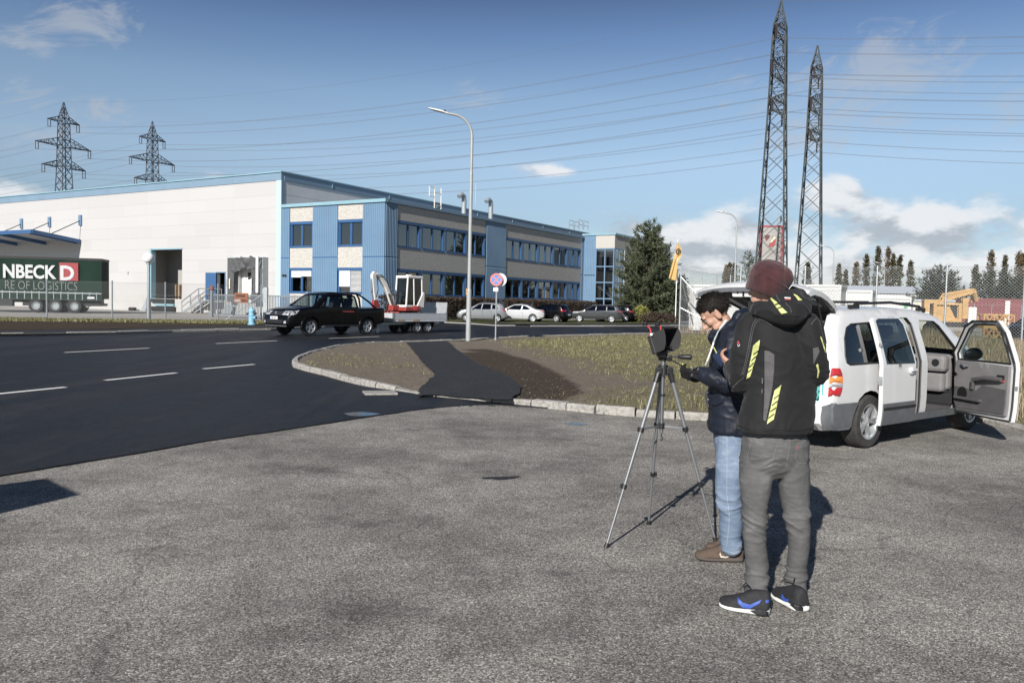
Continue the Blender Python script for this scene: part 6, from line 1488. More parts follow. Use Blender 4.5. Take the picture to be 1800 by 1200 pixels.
for x, y, rz in ((1.35, TW/2+.03, 0), (.35, TW/2+.03, 0), (TL/2+.03, .55, 1)):
    b = MB(); b.box((x, y, TZ+.02), (.45, .012, .055) if not rz else (.012, .45, .055)); b.obj('yellow_label', M['crate_yellow'], tr)
b = MB(); b.box((TL/2+.05, -.2, TZ-.10), (.02, 1.0, .09)); b.obj('warning_strip', M['crate_yellow'], tr)
ex = thing('mini_excavator', 'white and red mini excavator with folded arm on the trailer', 'mini excavator', (tr.location.x, tr.location.y, .016+TZ), th)
Wt, Rd = M['digger_white'], M['digger_red']
for sg in (1, -1):
    b = MB(); P = [(.75*cos(a)*1.05+(.0), .19+.19*sin(a)) for a in [2*pi*k/20 for k in range(20)]]
    P = [(.55+.19*cos(a), .19+.19*sin(a)) for a in [-pi/2+pi*k/8 for k in range(9)]]+[(-.65+.19*cos(a), .19+.19*sin(a)) for a in [pi/2+pi*k/8 for k in range(9)]]
    b.prism(P, .26, Matrix.Translation((0, sg*.42+.13, .0)) @ Matrix.Rotation(pi/2, 4, 'X')); b.obj('track', M['tyre'], ex)
b = MB(); b.bb(-.5, .4, -.3, .3, .2, .40); b.cyl((-.1, 0, .38), (-.1, 0, .46), .32, n=18); b.obj('undercarriage', M['black_plastic'], ex)
b = MB(); b.lathe([(.56, .44), (.62, .50), (.62, .66), (.60, .72)], (-.16, 0, 0), 24); b.bb(.1, .62, -.45, .55, .46, .62); b.obj('upper_skirt', Rd, ex, smooth=40, bevel=.02)
# cab: pillars, roof, glass
CX0, CX1, CY0, CY1, CZ0, CZ1 = -.58, .52, -.36, .50, .66, 2.22
b = MB(); P = [(CX0, CZ0), (CX1-.02, CZ0), (CX1, CZ0+.5), (CX1-.12, CZ1), (CX0+.15, CZ1), (CX0+.02, CZ1-.3), (CX0, CZ0+.6)]
for y in (CY0, CY1-.07):
    b.bar((CX0, y+.035, CZ0+.3), (CX0+.05, y+.035, CZ1-.1), .09); b.bar((CX1, y+.035, CZ0), (CX1-.10, y+.035, CZ1-.08), .085); b.bar((CX0, y+.035, CZ0+.04), (CX1, y+.035, CZ0+.04), .08, .10)
b.bb(CX0-.02, CX1-.06, CY0-.02, CY1+.02, CZ1-.13, CZ1)
b.bar((CX1, CY0, CZ0+.04), (CX1, CY1, CZ0+.04), .08, .12); b.bar((-.02, CY1-.03, CZ0+.05), (.04, CY1-.03, CZ1-.08), .08); o = b.obj('cab_frame', Wt, ex, bevel=.03)
b = MB(); b.box((.2, .2, CZ1+.03), (.1, .1, .07)); b.box((-.3, -.1, CZ1+.03), (.12, .1, .07)); b.obj('work_lamp', Wt, ex)
b = MB(); b.quad((CX1, CY0+.05, CZ0+.1), (CX1, CY1-.05, CZ0+.1), (CX1-.1, CY1-.05, CZ1-.12), (CX1-.1, CY0+.05, CZ1-.12)); b.obj('windscreen', M['car_glass'], ex)
b = MB(); b.bar((CX1+.01, CY0+.04, CZ0+.58), (CX1+.01, CY1-.04, CZ0+.58), .03); b.obj('window_bar', M['black_plastic'], ex)
b = MB(); b.quad((CX1-.03, CY1-.02, CZ0+.1), (CX0+.05, CY1-.02, CZ0+.1), (CX0+.1, CY1-.02, CZ1-.12), (CX1-.12, CY1-.02, CZ1-.12)); b.obj('side_glass', M['tint_glass'], ex)
b = MB(); b.add([(CX0-.06, CY1-.04, CZ0), (CX0+.42, CY1-.04, CZ0), (CX0-.02, CY1-.04, CZ0+.75), (CX0-.10, CY1-.04, CZ0+.7), (CX0-.06, CY1+.05, CZ0), (CX0+.42, CY1+.05, CZ0), (CX0-.02, CY1+.05, CZ0+.75), (CX0-.10, CY1+.05, CZ0+.7)], [(0, 1, 2, 3), (7, 6, 5, 4), (0, 4, 5, 1), (1, 5, 6, 2), (2, 6, 7, 3), (3, 7, 4, 0)]); b.obj('side_cover', Wt, ex)
b = MB(); b.bb(-.80, -.60, -.5, .52, .68, 1.28); b.bb(-.6, -.1, -.52, -.38, .68, 1.0); b.obj('engine_cover', Rd, ex, bevel=.05)
b = MB(); b.bb(CX0+.06, CX0+.12, CY0+.08, CY1-.1, CZ0+.1, CZ1-.15); b.bb(CX0+.1, CX1-.08, CY0-.0, CY0+.03, CZ0+.1, CZ1-.15); b.obj('dark_back_panel', M['car_inside'], ex)  # opaque dark panels, added to make the cab interior look dark
b = MB(); seat(b, -.1, .05, CZ0+.25); b.obj('seat', M['car_inside'], ex)
b = MB(); b.cyl((.3, .3, CZ0), (.3, .3, CZ0+.4), .03, n=6); b.cyl((.32, -.2, CZ0), (.30, -.2, CZ0+.7), .02, n=6); b.box((.25, .32, CZ0+.2), (.2, .16, .3)); b.obj('control', M['galv'], ex)
def boxbeam(b, pts, ws, hs):
    rings = []; pts = [Vector(p) for p in pts]
    for i, p in enumerate(pts):
        d = (pts[min(i+1, len(pts)-1)]-pts[max(i-1, 0)]).normalized(); q = Vector((0, 1, 0)); u = d.cross(q).normalized(); rings.append([p+q*a*ws[i]/2+u*c*hs[i]/2 for a, c in ((-1, -1), (1, -1), (1, 1), (-1, 1))])
    b.loft(rings)
BY0 = -.18
b = MB(); boxbeam(b, [(.78, BY0, .62), (.98, BY0, 1.10), (1.30, BY0, 1.72), (1.72, BY0, 2.12), (1.98, BY0, 2.22)], [.2, .22, .22, .18, .16], [.16, .26, .30, .22, .16]); b.obj('boom', Wt, ex, bevel=.015)
b = MB(); boxbeam(b, [(2.06, BY0, 2.34), (2.12, BY0, 2.18), (2.08, BY0, 1.6), (1.98, BY0, .92)], [.14, .18, .16, .12], [.12, .24, .18, .12]); b.obj('dipper', Wt, ex, bevel=.012)
b = MB(); b.cyl((1.08, BY0-.14, 1.45), (1.60, BY0-.14, 2.20), .045, n=8); b.cyl((1.60, BY0-.14, 2.20), (2.1, BY0-.02, 2.36), .025, n=8); b.cyl((.95, BY0+.13, .75), (1.22, BY0+.13, 1.30), .05, n=8); b.cyl((2.22, BY0, 2.0), (2.22, BY0, 1.4), .04, n=8); b.cyl((2.22, BY0, 1.4), (2.12, BY0, 1.0), .022, n=8); b.obj('hydraulic_ram', M['chrome'], ex)
b = MB(); b.tube([(1.0, BY0+.16, 1.2), (1.35, BY0+.16, 1.85), (1.7, BY0+.14, 2.2), (2.0, BY0+.12, 2.2), (1.9, BY0+.12, 1.5), (2.0, BY0+.1, 1.1)], .022, 6); b.obj('hose', M['ink'], ex)
b = MB(); b.bb(.58, .98, BY0-.16, BY0+.2, .46, .74); b.cyl((.84, BY0, .44), (.84, BY0, .80), .10, n=12); b.obj('swing_bracket', Rd, ex, bevel=.02)
b = MB(); b.prism([(1.88, .98), (2.12, .98), (2.16, .7), (2.02, .5), (1.72, .36), (1.62, .5), (1.75, .72)], .18, Matrix.Translation((0, BY0+.09, 0)) @ Matrix.Rotation(pi/2, 4, 'X')); o = b.obj('bucket_linkage', Rd, ex, bevel=.015)
b = MB(); b.prism([(1.50, .18), (1.82, .10), (2.06, .18), (2.14, .42), (1.95, .50), (1.66, .42)], .62, Matrix.Translation((-.1, BY0+.40, .0)) @ Matrix.Rotation(pi/2, 4, 'X')); b.obj('bucket', Rd, ex, bevel=.02)
b = MB(); b.bb(1.05, 1.12, -.55, .55, .10, .42); b.bar((.6, -.3, .2), (1.1, -.3, .22), .08); b.bar((.6, .3, .2), (1.1, .3, .22), .08); b.obj('dozer_blade', Rd, ex)
# a second, spare bucket lies at the front of the deck
sb = thing('spare_bucket', 'red digging bucket lying at the front of the trailer deck', 'bucket', (tr.location.x+c_*1.45-s_*.35, tr.location.y+s_*1.45+c_*.35, .016+TZ), th+.4)
b = MB(); P = [(-.35, .02), (.0, .0), (.3, .06), (.40, .26), (.2, .34), (-.3, .30)]; b.prism(P, .8, Matrix.Translation((0, .4, 0)) @ Matrix.Rotation(pi/2, 4, 'X')); b.obj('shell', Rd, sb, bevel=.02); b = MB(); b.bb(-.1, .1, -.12, -.08, .3, .45); b.obj('lug', Rd, sb); b = MB(); b.bb(-.1, .1, .08, .12, .3, .45); b.obj('lug', Rd, sb)
# --- the green curtain sided lorry trailer
lt = thing('lorry_trailer', 'dark green curtain sided lorry trailer with white lettering', 'lorry trailer', (-32.4, 63.4, ZV), atan2(-2.2, -8.4)+pi)
LL, LH, LB = 13.6, 4.25, 1.55
b = MB(); nx = 60
vs = []; 
for k in range(9):
    z = LB+(LH-.18-LB)*k/8
    for i in range(nx+1): x = -LL+LL*i/nx; vs.append((x, -1.25-.03*noise.noise(Vector((x*.9, z*.5, 0)))-.02*abs(sin(x*2.4)), z))
b.add(vs, [(k*(nx+1)+i, k*(nx+1)+i+1, (k+1)*(nx+1)+i+1, (k+1)*(nx+1)+i) for k in range(8) for i in range(nx)]); b.obj('curtain', M['tarp_green'], lt, smooth=180)
b = MB(); b.bb(-LL, 0, -1.2, 1.22, 1.15, LH-.2); b.bb(-.06, .0, -1.24, 1.24, 1.1, LH-.1); b.obj('box', M['tarp_green'], lt)
b = MB(); b.bb(-LL, .02, -1.27, 1.27, LH-.18, LH); b.obj('roof_rail', M['black_plastic'], lt)
b = MB(); b.bb(-LL, 0, -1.28, -1.2, LB-.06, LB+.02); b.obj('side_rail', M['galv'], lt)
b = MB(); b.bb(-LL, 0, -1.27, -1.18, 1.0, LB-.06); b.obj('side_skirt', M['tarp_green'], lt)
for i in range(26): x = -.35-i*.5; b = MB(); b.bb(x-.025, x+.025, -1.30, -1.282, 1.02, LB+.1); b.obj('strap', M['galv_dull'], lt)
for k, x in enumerate((-1.95, -3.27, -4.6)):
    for sg in (-1, 1): wheel(lt, x, sg*1.05, .52, .34, .29, 10, rimm='galv_dull')
b = MB(); b.bb(-LL, -.2, -.5, .5, .75, 1.1); b.bb(-5.6, -1.2, -.9, .9, .5, .75); b.obj('chassis', M['black_plastic'], lt)
b = MB(); b.bb(-1.15, -.1, -1.2, 1.2, .55, .75); b.obj('rear_bumper', M['black_plastic'], lt); b = MB(); b.bb(-7.3, -6.2, -1.2, -.7, .45, .95); b.obj('pallet_box', M['black_plastic'], lt)
b = MB(); b.bb(-1.0, -.5, -1.295, -1.281, 1.12, 1.27); b.obj('yellow_label', M['plate'], lt)
b = MB(); b.ball((-1.05, -1.0, .55), .13, 10, 8); b.obj('white_tank', M['white_paint'], lt)
TX = lambda x, z: Matrix.Translation((x, -1.345, z)) @ Matrix.Rotation(pi/2, 4, 'X')
wm = mat('printed tarp white', (.52, .53, .53), .6, var=.06)
lettering('NBECK', 1.40, wm, lt, TX(-3.22, 2.62), .004, .045, .80, 'RIGHT', name='lettering')
lettering('RE OF LOGISTICS', .93, mat('printed tarp grey', (.16, .19, .18), .6), lt, TX(-1.66, 1.74), .004, -.008, .70, 'RIGHT', name='lettering')
b = MB(); b.bb(-2.95, -1.62, -1.34, -1.325, 2.48, 3.86); b.obj('red_square', M['sign_red'], lt)
lettering('D', 1.52, wm, lt, TX(-2.93, 2.55), .004, .05, .92, name='lettering').location.y = -.008
# ================================================================ THE WHITE VAN
ARCH_Z = .31
VH = atan2(.61, .79); g0 = G(1519, 786.5, 0); c_, s_ = cos(VH), sin(VH); wx, wy = -1.34, -.84
van = thing('white_minivan', 'white minivan with tailgate, sliding door and front door wide open', 'minivan', (g0.x-(c_*wx-s_*wy), g0.y-(s_*wx+c_*wy), 0), VH)
VTOP = [(-2.10, .25, 'r'), (-2.20, .34, 'r'), (-2.22, .54, 'r'), (-2.15, .585, 'o'), (-2.13, .85, 'o'), (-2.06, 1.15, 'o'), (-1.95, 1.40, 'o'), (-1.80, 1.575, 'o'), (-1.66, 1.615, 'r'), (-1.3, 1.635, 'r'), (-.5, 1.65, 'r'), (.2, 1.64, 'r'), (.55, 1.60, 'r'), (.74, 1.55, 'g'), (1.50, 1.08, 'r'), (1.95, .97, 'r'), (2.20, .80, 'r'), (2.29, .58, 'r'), (2.27, .36, 'r'), (2.15, .25, 's')]
vs_ = Shell(VTOP, [(-1.34, .375), (1.36, .375)], .25, 1.78, 1.0, .27, .085, (.9, .18, .8, .05), .03, .04)
QW = [(-1.86, 1.03), (-1.86, 1.10), (-1.80, 1.28), (-1.70, 1.41), (-1.58, 1.455), (-1.12, 1.475), (-1.06, 1.01), (-1.80, 1.0)]
SLO = [(-1.02, .30), (-1.06, 1.46), (-1.0, 1.53), (-.20, 1.54), (-.12, 1.46), (-.10, .30)]
FDO = [(.06, .31), (.04, 1.40), (.10, 1.51), (.50, 1.50), (.62, 1.44), (.97, 1.10), (.955, .40), (.90, .31)]
SW = [(-.98, 1.03), (-.96, 1.47), (-.43, 1.48), (-.345, 1.02)]; FW = [(.02, 1.02), (.04, 1.46), (.48, 1.45), (.90, 1.08)]
LSW = [(-.98, 1.02), (-.96, 1.47), (-.14, 1.48), (-.10, 1.01)]
b = MB(); vs_.side(b, -1, [QW, SLO, FDO], step=.09); vs_.side(b, 1, [QW, LSW, FW], step=.11); vs_.skin(b, 'r', 10); vs_.skin(b, 'g', 2, -1, -.90); vs_.skin(b, 'g', 2, .90, 1); vs_.skin(b, 'o', 2, -1, -.94, -.012); vs_.skin(b, 'o', 2, .94, 1, -.012)
weld(b.obj('body', M['van_paint'], van))
b = MB(); vs_.skin(b, 's', 4); b.obj('underbody', M['black_plastic'], van)
b = MB(); vs_.skin(b, 'g', 8, -.905, .905, -.004); weld(b.obj('windscreen', M['car_glass'], van))
def rim_band(b, sh, sign, poly, o0, o1):
    P = resample(poly, .07); n = len(P); A = [(p.x, sign*(sh.w(p.x, p.y)+o0), p.y) for p in P]; B_ = [(p.x, sign*(sh.w(p.x, p.y)+o1), p.y) for p in P]
    b.add(A+B_, [(i, (i+1) % n, n+(i+1) % n, n+i) for i in range(n)])
for sg, hs in ((-1, [QW, SLO, FDO]), (1, [QW, LSW, FW])):
    b = MB(); INN = [(-2.03, .60), (-1.98, 1.15), (-1.78, 1.50), (-.5, 1.58), (.5, 1.54), (1.35, 1.06), (1.35, .72), (.95, .30), (-.95, .30), (-1.0, .72), (-1.7, .72)]
    vs_.side(b, sg, hs, resample(INN, .1), .14, -.055)
    for h in hs: rim_band(b, vs_, sg, h, -.004, -.056)
    weld(b.obj('inner_lining', M['trim_grey'], van))
b = MB(); vs_.side(b, -1, [], resample(QW, .07), .12, -.012); weld(b.obj('quarter_window', M['tint_glass'], van))
for h in (QW, LSW, FW): b = MB(); vs_.side(b, 1, [], resample(h, .07), .12, -.012); weld(b.obj('quarter_window' if h is QW else 'side_window', M['tint_glass'], van))
def seal(h, sg=-1, name='door_seal', dx=0, off=.0):
    b = MB(); P = resample(h, .06); b.tube([(p.x+dx, sg*(vs_.w(p.x, p.y)+off), p.y) for p in P]+[(P[0].x+dx, sg*(vs_.w(P[0].x, P[0].y)+off), P[0].y)], .011, 6, False); return b
seal(QW, -1, off=.0).obj('window_seal', M['black_plastic'], van)
for h in (SLO, FDO): seal([(x+(.03 if x < (h[0][0]+h[-1][0])/2 else -.03)*0, z) for x, z in h], off=-.02).obj('door_seal', M['black_plastic'], van)
# lower grey cladding and bumpers
ARC = lambda cx, r, a0, a1, n=8: [(cx+r*cos(radians(a0+(a1-a0)*k/n)), .31+r*sin(radians(a0+(a1-a0)*k/n))) for k in range(n+1)]
RB = [(-2.16, .27), (-2.205, .36), (-2.215, .54), (-2.14, .565)]+[(-1.66, .565)]+ARC(-1.34, .385, 138, 185)
b = MB(); rear_block(b, vs_, -.885, .885, .262, .575, .026, 6, d=.05); rbo = weld(b.obj('bumper', M['grey_plastic'], van))
for sg in (-1, 1): b = MB(); vs_.side(b, sg, [], resample(RB, .06), .1, .022); weld(b.obj('bumper_corner', M['grey_plastic'], rbo))
b = MB(); P = [(-.94, .25), (.93, .25), (.93, .345), (-.94, .345)]; vs_.side(b, -1, [], resample(P, .08), .1, .022); vs_.side(b, 1, [], resample(P, .08), .1, .022); weld(b.obj('sill_trim', M['grey_plastic'], van))
FB = [(1.72, .27), (2.2, .27), (2.26, .36), (2.27, .52), (1.70, .52)]
b = MB(); vs_.side(b, -1, [], resample(FB, .06), .1, .012); vs_.side(b, 1, [], resample(FB, .06), .1, .012); rear_block(b, vs_, -.8, .8, .27, .54, .014, front=True); weld(b.obj('front_bumper', M['grey_plastic'], van))
# tail lights in bands
for sg in (-1, 1):
    z0, z1 = .655, .965; tl = None; LP = lambda z: -1.945-.055*abs((z-.80)/.155)**2.4
    for a, c, m in ((0, .29, 'red_lens'), (.30, .45, 'clear_lens'), (.46, .69, 'amber_lens'), (.70, 1, 'red_lens')):
        za, zc = z0+(z1-z0)*a, z0+(z1-z0)*c; zz = [za+(zc-za)*k/4 for k in range(5)]
        b = MB(); P = [(vs_.xr(z)+.012, z) for z in zz]+[(LP(z), z) for z in reversed(zz)]; vs_.side(b, sg, [], P, .06, .010)
        w = vs_.w(vs_.xr(za), za, 0); rear_block(b, vs_, sg*(w-.035), sg*(w+.05), za, zc, -.03, d=.05)
        o = b.obj('tail_light' if tl is None else 'lens_band', M[m], tl or van)
        if tl is None: tl = o
        sd = o.modifiers.new('s', 'SOLIDIFY'); sd.thickness = .012; sd.offset = 0
        if m == 'clear_lens': b = MB(); o = None
for sg in (-1, 1):
    b = MB(); rear_block(b, vs_, sg*.45, sg*.86, .66, .82, .01, front=True); vs_.side(b, sg, [], [(2.22, .66), (2.17, .82), (1.95, .84), (2.05, .68)], .06, .01); b.obj('headlight', M['clear_lens'], van)
# inside: floor, dash, seats, wheel, cargo
b = MB(); b.bb(-2.1, 1.3, -.80, .80, .30, .34); b.bb(-2.05, -1.0, -.78, .78, .34, .56); b.obj('cabin_floor', M['trim_dark'], van)
b = MB(); b.bb(1.0, 1.4, -.74, .74, .55, 1.04); b.bb(.86, 1.05, -.74, .74, .80, 1.03); b.bb(.92, 1.15, -.70, -.15, .52, .8); d_ = b.obj('dashboard', M['trim_grey'], van, bevel=.05)
b = MB(); b.cyl((.855, -.62, .93), (.85, -.62, .93), .05, n=16); b.obj('air_vent', M['black_plastic'], d_); b = MB(); b.bb(.82, .86, -.46, -.30, .86, .98); b.obj('air_vent', M['black_plastic'], d_)
b = MB(); b.lathe([(.19+.016*cos(a), .016*sin(a)) for a in [2*pi*k/8 for k in range(8)]], (.72, .40, 1.0), 24, Matrix.Rotation(-1.05, 3, 'Y'), False); b.cyl((.73, .40, 1.0), (.95, .40, .85), .03, n=8); b.obj('steering_wheel', M['black_plastic'], van, smooth=True)
for x, y in ((.25, -.40), (.25, .40), (-.62, .40), (-.62, -.1)):
    b = MB(); seat(b, x, y, .50, .22); b.obj('seat', M['trim_dark'], van, bevel=.04)
b = MB(); b.box((-1.28, 0, .78), (.2, 1.3, .5), Matrix.Rotation(-.15, 3, 'Y')); 
for y in (-.42, .42): b.box((-1.34, y, 1.12), (.1, .26, .18))
b.obj('rear_bench', M['trim_dark'], van, bevel=.04)
crate = thing('plastic_crate', 'turquoise plastic crate in the open boot of the van', 'crate', van.matrix_basis @ Vector((-1.93, -.575, .565)), VH)
M['teal'] = mat('turquoise plastic', (.10, .42, .40), .45, var=.1); b = MB()
for z in (0, .07, .14, .21, .28): b.bb(-.2, .2, -.19, -.17, z, z+.035); b.bb(-.2, .2, .17, .19, z, z+.035); b.bb(-.2, -.18, -.17, .17, z, z+.035); b.bb(.18, .2, -.17, .17, z, z+.035)
for k in range(6): b.bb(-.205, -.175, -.19+k*.07, -.17+k*.07, 0, .31)
b.bb(-.2, .2, -.18, .18, .005, .015); b.obj('basket', M['teal'], crate)
b = MB(); b.bb(-.15, .15, -.14, .14, .02, .24); b.obj('filling', M['white_paint'], crate)
# roof rails
for sg in (-1, 1):
    b = MB(); y = sg*.60; zt = lambda x: top_z(vs_, x)+.012
    b.tube([(-1.35, y, zt(-1.35)), (-1.22, y, zt(-1.22)+.05), (-.4, y, zt(-.4)+.065), (.35, y, zt(.35)+.05), (.5, y, zt(.5))], .018, 8)
    for x in (-1.28, .40): b.box((x, y, zt(x)+.015), (.2, .04, .045))
    b.obj('roof_rail', M['black_plastic'], van, smooth=True)
for x in (-.95, .1): b = MB(); b.bar((x, -.60, 1.725), (x, .60, 1.72), .035, .02); b.obj('roof_bar', M['black_plastic'], van)
# wheels
for cx in (-1.34, 1.36):
    for sg in (-1, 1): wheel(van, cx, sg*.79, .315, .21, .205, 5, True, tyre='tyre_dirty')
b = MB(); b.tube([(-2.0, .5, .24), (-1.5, .45, .24), (.6, .3, .24)], .03, 8); b.obj('exhaust', M['galv_dull'], van)
# door panels: outer and inner skin, edges, glass, trim
def door_panel(name, sg, poly, hole, thick, bulge=0.0):
    b = MB(); P = resample(poly, .07); vs_.side(b, sg, [hole], P, .1, bulge); vs_.side(b, sg, [hole], P, .1, bulge-thick); rim_band(b, vs_, sg, poly, bulge, bulge-thick); rim_band(b, vs_, sg, hole, bulge, bulge-thick)
    return weld(b.obj(name, M['van_paint'], van), .0008)
# sliding door, pushed back and standing off the side
SDP = [(-1.04, .27), (-1.07, .9), (-1.05, 1.50), (-.98, 1.545), (-.42, 1.55), (-.34, 1.48), (-.28, 1.0), (-.26, .27)]
sd = door_panel('sliding_door', -1, SDP, SW, .05); off = Vector((-.21, -.11, 0)); sd.location = off
b = MB(); vs_.side(b, -1, [], resample([(-1.0, 1.0), (-1.0, 1.50), (-.93, 1.525), (-.44, 1.53), (-.37, 1.46), (-.315, .99)], .07), .1, .004); weld(b.obj('glass', M['tint_glass'], sd))
b = MB(); vs_.side(b, -1, [], resample([(-1.035, .275), (-1.05, .53), (-.27, .53), (-.265, .275)], .07), .1, .014); rim_band(b, vs_, -1, [(-1.035, .275), (-1.05, .53), (-.27, .53), (-.265, .275)], .014, 0); weld(b.obj('cladding', M['grey_plastic'], sd))
b = MB(); vs_.side(b, -1, [], resample([(-1.05, .455), (-1.05, .485), (-.27, .485), (-.27, .455)], .07), .1, .02); b.obj('rubbing_strip', M['black_plastic'], sd)
b = MB(); x, z = -.40, .90; w = vs_.w(x, z); b.ball((x, -w-.01, z), (.075, .025, .05), 14, 8); o = b.obj('handle', M['van_paint'], sd, smooth=True); 
b = MB(); b.bar((x-.06, -w-.04, z+.015), (x+.06, -w-.04, z+.015), .02, .03); b.obj('handle', M['van_paint'], sd)
b = MB(); vs_.side(b, -1, [], resample([(-1.0, .32), (-1.0, .97), (-.33, .97), (-.32, .32)], .08), .12, -.056); weld(b.obj('trim_panel', M['trim_grey'], sd))
b = MB(); b.box((-1.06, -.86, .80), (.03, .05, .10)); b.box((-1.06, -.84, 1.22), (.02, .04, .04)); b.obj('latch', M['galv'], sd)
# front passenger door, swung wide open about its front edge
FDP = [(-.06, .29), (-.075, .95), (-.03, 1.40), (.04, 1.53), (.48, 1.525), (.64, 1.45), (.985, 1.09), (.965, .40), (.90, .29)]; FWH = [(.0, 1.0), (.04, 1.40), (.10, 1.475), (.46, 1.47), (.58, 1.41), (.90, 1.085), (.91, 1.0)]
fd = door_panel('front_door', -1, FDP, FWH, .065)
piv = Vector((.965, -(vs_.w(.965, .7)+.01), 0)); ang = radians(61); R4 = Matrix.Translation(piv) @ Matrix.Rotation(ang, 4, 'Z') @ Matrix.Translation(-piv); fd.matrix_basis = R4
b = MB(); vs_.side(b, -1, [], resample([(-.0, .98), (.03, 1.41), (.09, 1.49), (.47, 1.485), (.60, 1.42), (.92, 1.09), (.93, .98)], .07), .12, -.03); weld(b.obj('glass', M['car_glass'], fd))
b = MB(); IP = [(-.0, .36), (-.01, .97), (.90, .99), (.93, .80), (.91, .42), (.84, .34)]; vs_.side(b, -1, [], resample(IP, .06), .1, -.105); rim_band(b, vs_, -1, IP, -.105, -.06); weld(b.obj('trim_panel', M['trim_grey'], fd))
b = MB(); IP2 = [(.02, .38), (.01, .68), (.40, .70), (.50, .62), (.90, .64), (.90, .44), (.82, .36)]; vs_.side(b, -1, [], resample(IP2, .06), .1, -.118); rim_band(b, vs_, -1, IP2, -.118, -.10); weld(b.obj('lower_trim', M['trim_dark'], fd))
yw = lambda x, z, o: -(vs_.w(x, z)+o)
b = MB(); b.tube([(.06, yw(.06, .80, -.13), .80), (.3, yw(.3, .78, -.16), .80), (.52, yw(.5, .72, -.15), .76), (.56, yw(.55, .64, -.12), .64)], .03, 8); b.box((.62, yw(.62, .52, -.13), .50), (.46, .07, .03)); b.obj('armrest', M['trim_dark'], fd, smooth=True)
b = MB(); b.box((.10, yw(.1, .84, -.112), .83), (.11, .015, .05)); b.obj('switch', M['black_plastic'], fd); b = MB(); b.box((.10, yw(.1, .80, -.114), .785), (.11, .012, .03)); b.obj('reflector', M['red_lens'], fd)
b = MB(); b.cyl((.74, yw(.74, .58, -.115), .56), (.74, yw(.74, .58, -.13), .56), .085, n=18); b.obj('speaker', M['black_plastic'], fd)
b = MB(); b.tube([(.80, yw(.8, .93, -.12), .93), (.70, yw(.7, .93, -.15), .925), (.66, yw(.66, .93, -.12), .92)], .012, 6); b.obj('handle', M['chrome'], fd)
b = MB(); b.ball((.86, yw(.86, 1.05, .13), 1.07), (.045, .13, .085), 14, 10); b.bar((.88, yw(.88, 1.02, 0), 1.02), (.87, yw(.87, 1.02, .06), 1.05), .05); b.obj('wing_mirror', M['black_plastic'], fd, smooth=True)
b = MB(); vs_.side(b, -1, [], resample([(-.05, .295), (-.06, .53), (.95, .53), (.93, .38), (.88, .295)], .07), .1, .014); weld(b.obj('cladding', M['grey_plastic'], fd))
b = MB(); P = resample(FDP, .07); b.tube([(p.x*.985+.007, yw(p.x, p.y, -.066), p.y*.985+.012) for p in P]+[(P[0].x*.985+.007, yw(P[0].x, P[0].y, -.066), P[0].y*.985+.012)], .012, 6, False); b.obj('door_seal', M['black_plastic'], fd)
b = MB(); P = resample(FWH, .06); b.tube([(p.x, yw(p.x, p.y, -.064), p.y) for p in P]+[(P[0].x, yw(P[0].x, P[0].y, -.064), P[0].y)], .012, 6, False); b.obj('window_seal', M['black_plastic'], fd)
b = MB(); b.box((-.055, yw(-.05, .72, -.035), .72), (.03, .04, .09)); b.obj('latch', M['galv'], fd)
# tailgate, lifted
GP = [(-1.60, 1.635, .60), (-1.78, 1.73, .66), (-2.0, 1.815, .70), (-2.2, 1.865, .735), (-2.38, 1.885, .76), (-2.50, 1.865, .775), (-2.56, 1.815, .775)]
GPs = []
for a, c in zip(GP, GP[1:]): GPs += [tuple(a[i]+(c[i]-a[i])*k/3 for i in range(3)) for k in range(3)]
GPs.append(GP[-1]); NY = 16
def gate_pt(i, t, off):
    x, z, w = GPs[i]; a = Vector(GPs[max(i-1, 0)][:2]); c = Vector(GPs[min(i+1, len(GPs)-1)][:2]); d = (c-a).normalized(); n = Vector((d.y, -d.x)); n = n if n.y > 0 else -n
    cr = .05*(1-t*t)+off; return (x+n.x*cr-.05*(1-t*t)*.5*(i/len(GPs)), t*w, z+n.y*cr-.05*t**4)
b = MB(); hole = lambda i, j: 2 <= i <= 10 and 2 <= j <= NY-3
for off in (0, -.06):
    V_ = [[gate_pt(i, -1+2*j/NY, off*(1 if i else .3)) for j in range(NY+1)] for i in range(len(GPs))]; base = [p for r in V_ for p in r]; m = NY+1
    b.add(base, [(i*m+j, i*m+j+1, (i+1)*m+j+1, (i+1)*m+j) for i in range(len(GPs)-1) for j in range(NY) if not hole(i, j)])
m = len(GPs)
for t in (-1, 1): b.add([gate_pt(i, t, 0) for i in range(m)]+[gate_pt(i, t, -.06) for i in range(m)], [(i, i+1, m+i+1, m+i) for i in range(m-1)])
b.add([gate_pt(m-1, -1+2*j/NY, 0) for j in range(NY+1)]+[gate_pt(m-1, -1+2*j/NY, -.06) for j in range(NY+1)], [(j, j+1, NY+2+j, NY+1+j) for j in range(NY)])
gate = weld(b.obj('tailgate', M['van_paint'], van), .0008)
b = MB(); V_ = [gate_pt(i, -1+2*j/NY, -.03) for i in range(1, 13) for j in range(1, NY)]; b.add(V_, [(i*(NY-1)+j, i*(NY-1)+j+1, (i+1)*(NY-1)+j+1, (i+1)*(NY-1)+j) for i in range(11) for j in range(NY-2)]); b.obj('rear_window', M['tint_glass'], gate, smooth=True)
b = MB()
for i in range(0, m-3):
    for j in range(1, NY-1):
        if hole(i, j) and not (i > 9): continue
        if i < 11 and not (j < 3 or j > NY-4 or i < 2): continue
        b.add([gate_pt(i, -1+2*j/NY, -.072), gate_pt(i, -1+2*(j+1)/NY, -.072), gate_pt(i+1, -1+2*(j+1)/NY, -.072), gate_pt(i+1, -1+2*j/NY, -.072)], [(0, 1, 2, 3)])
weld(b.obj('inner_trim', M['trim_dark'], gate))
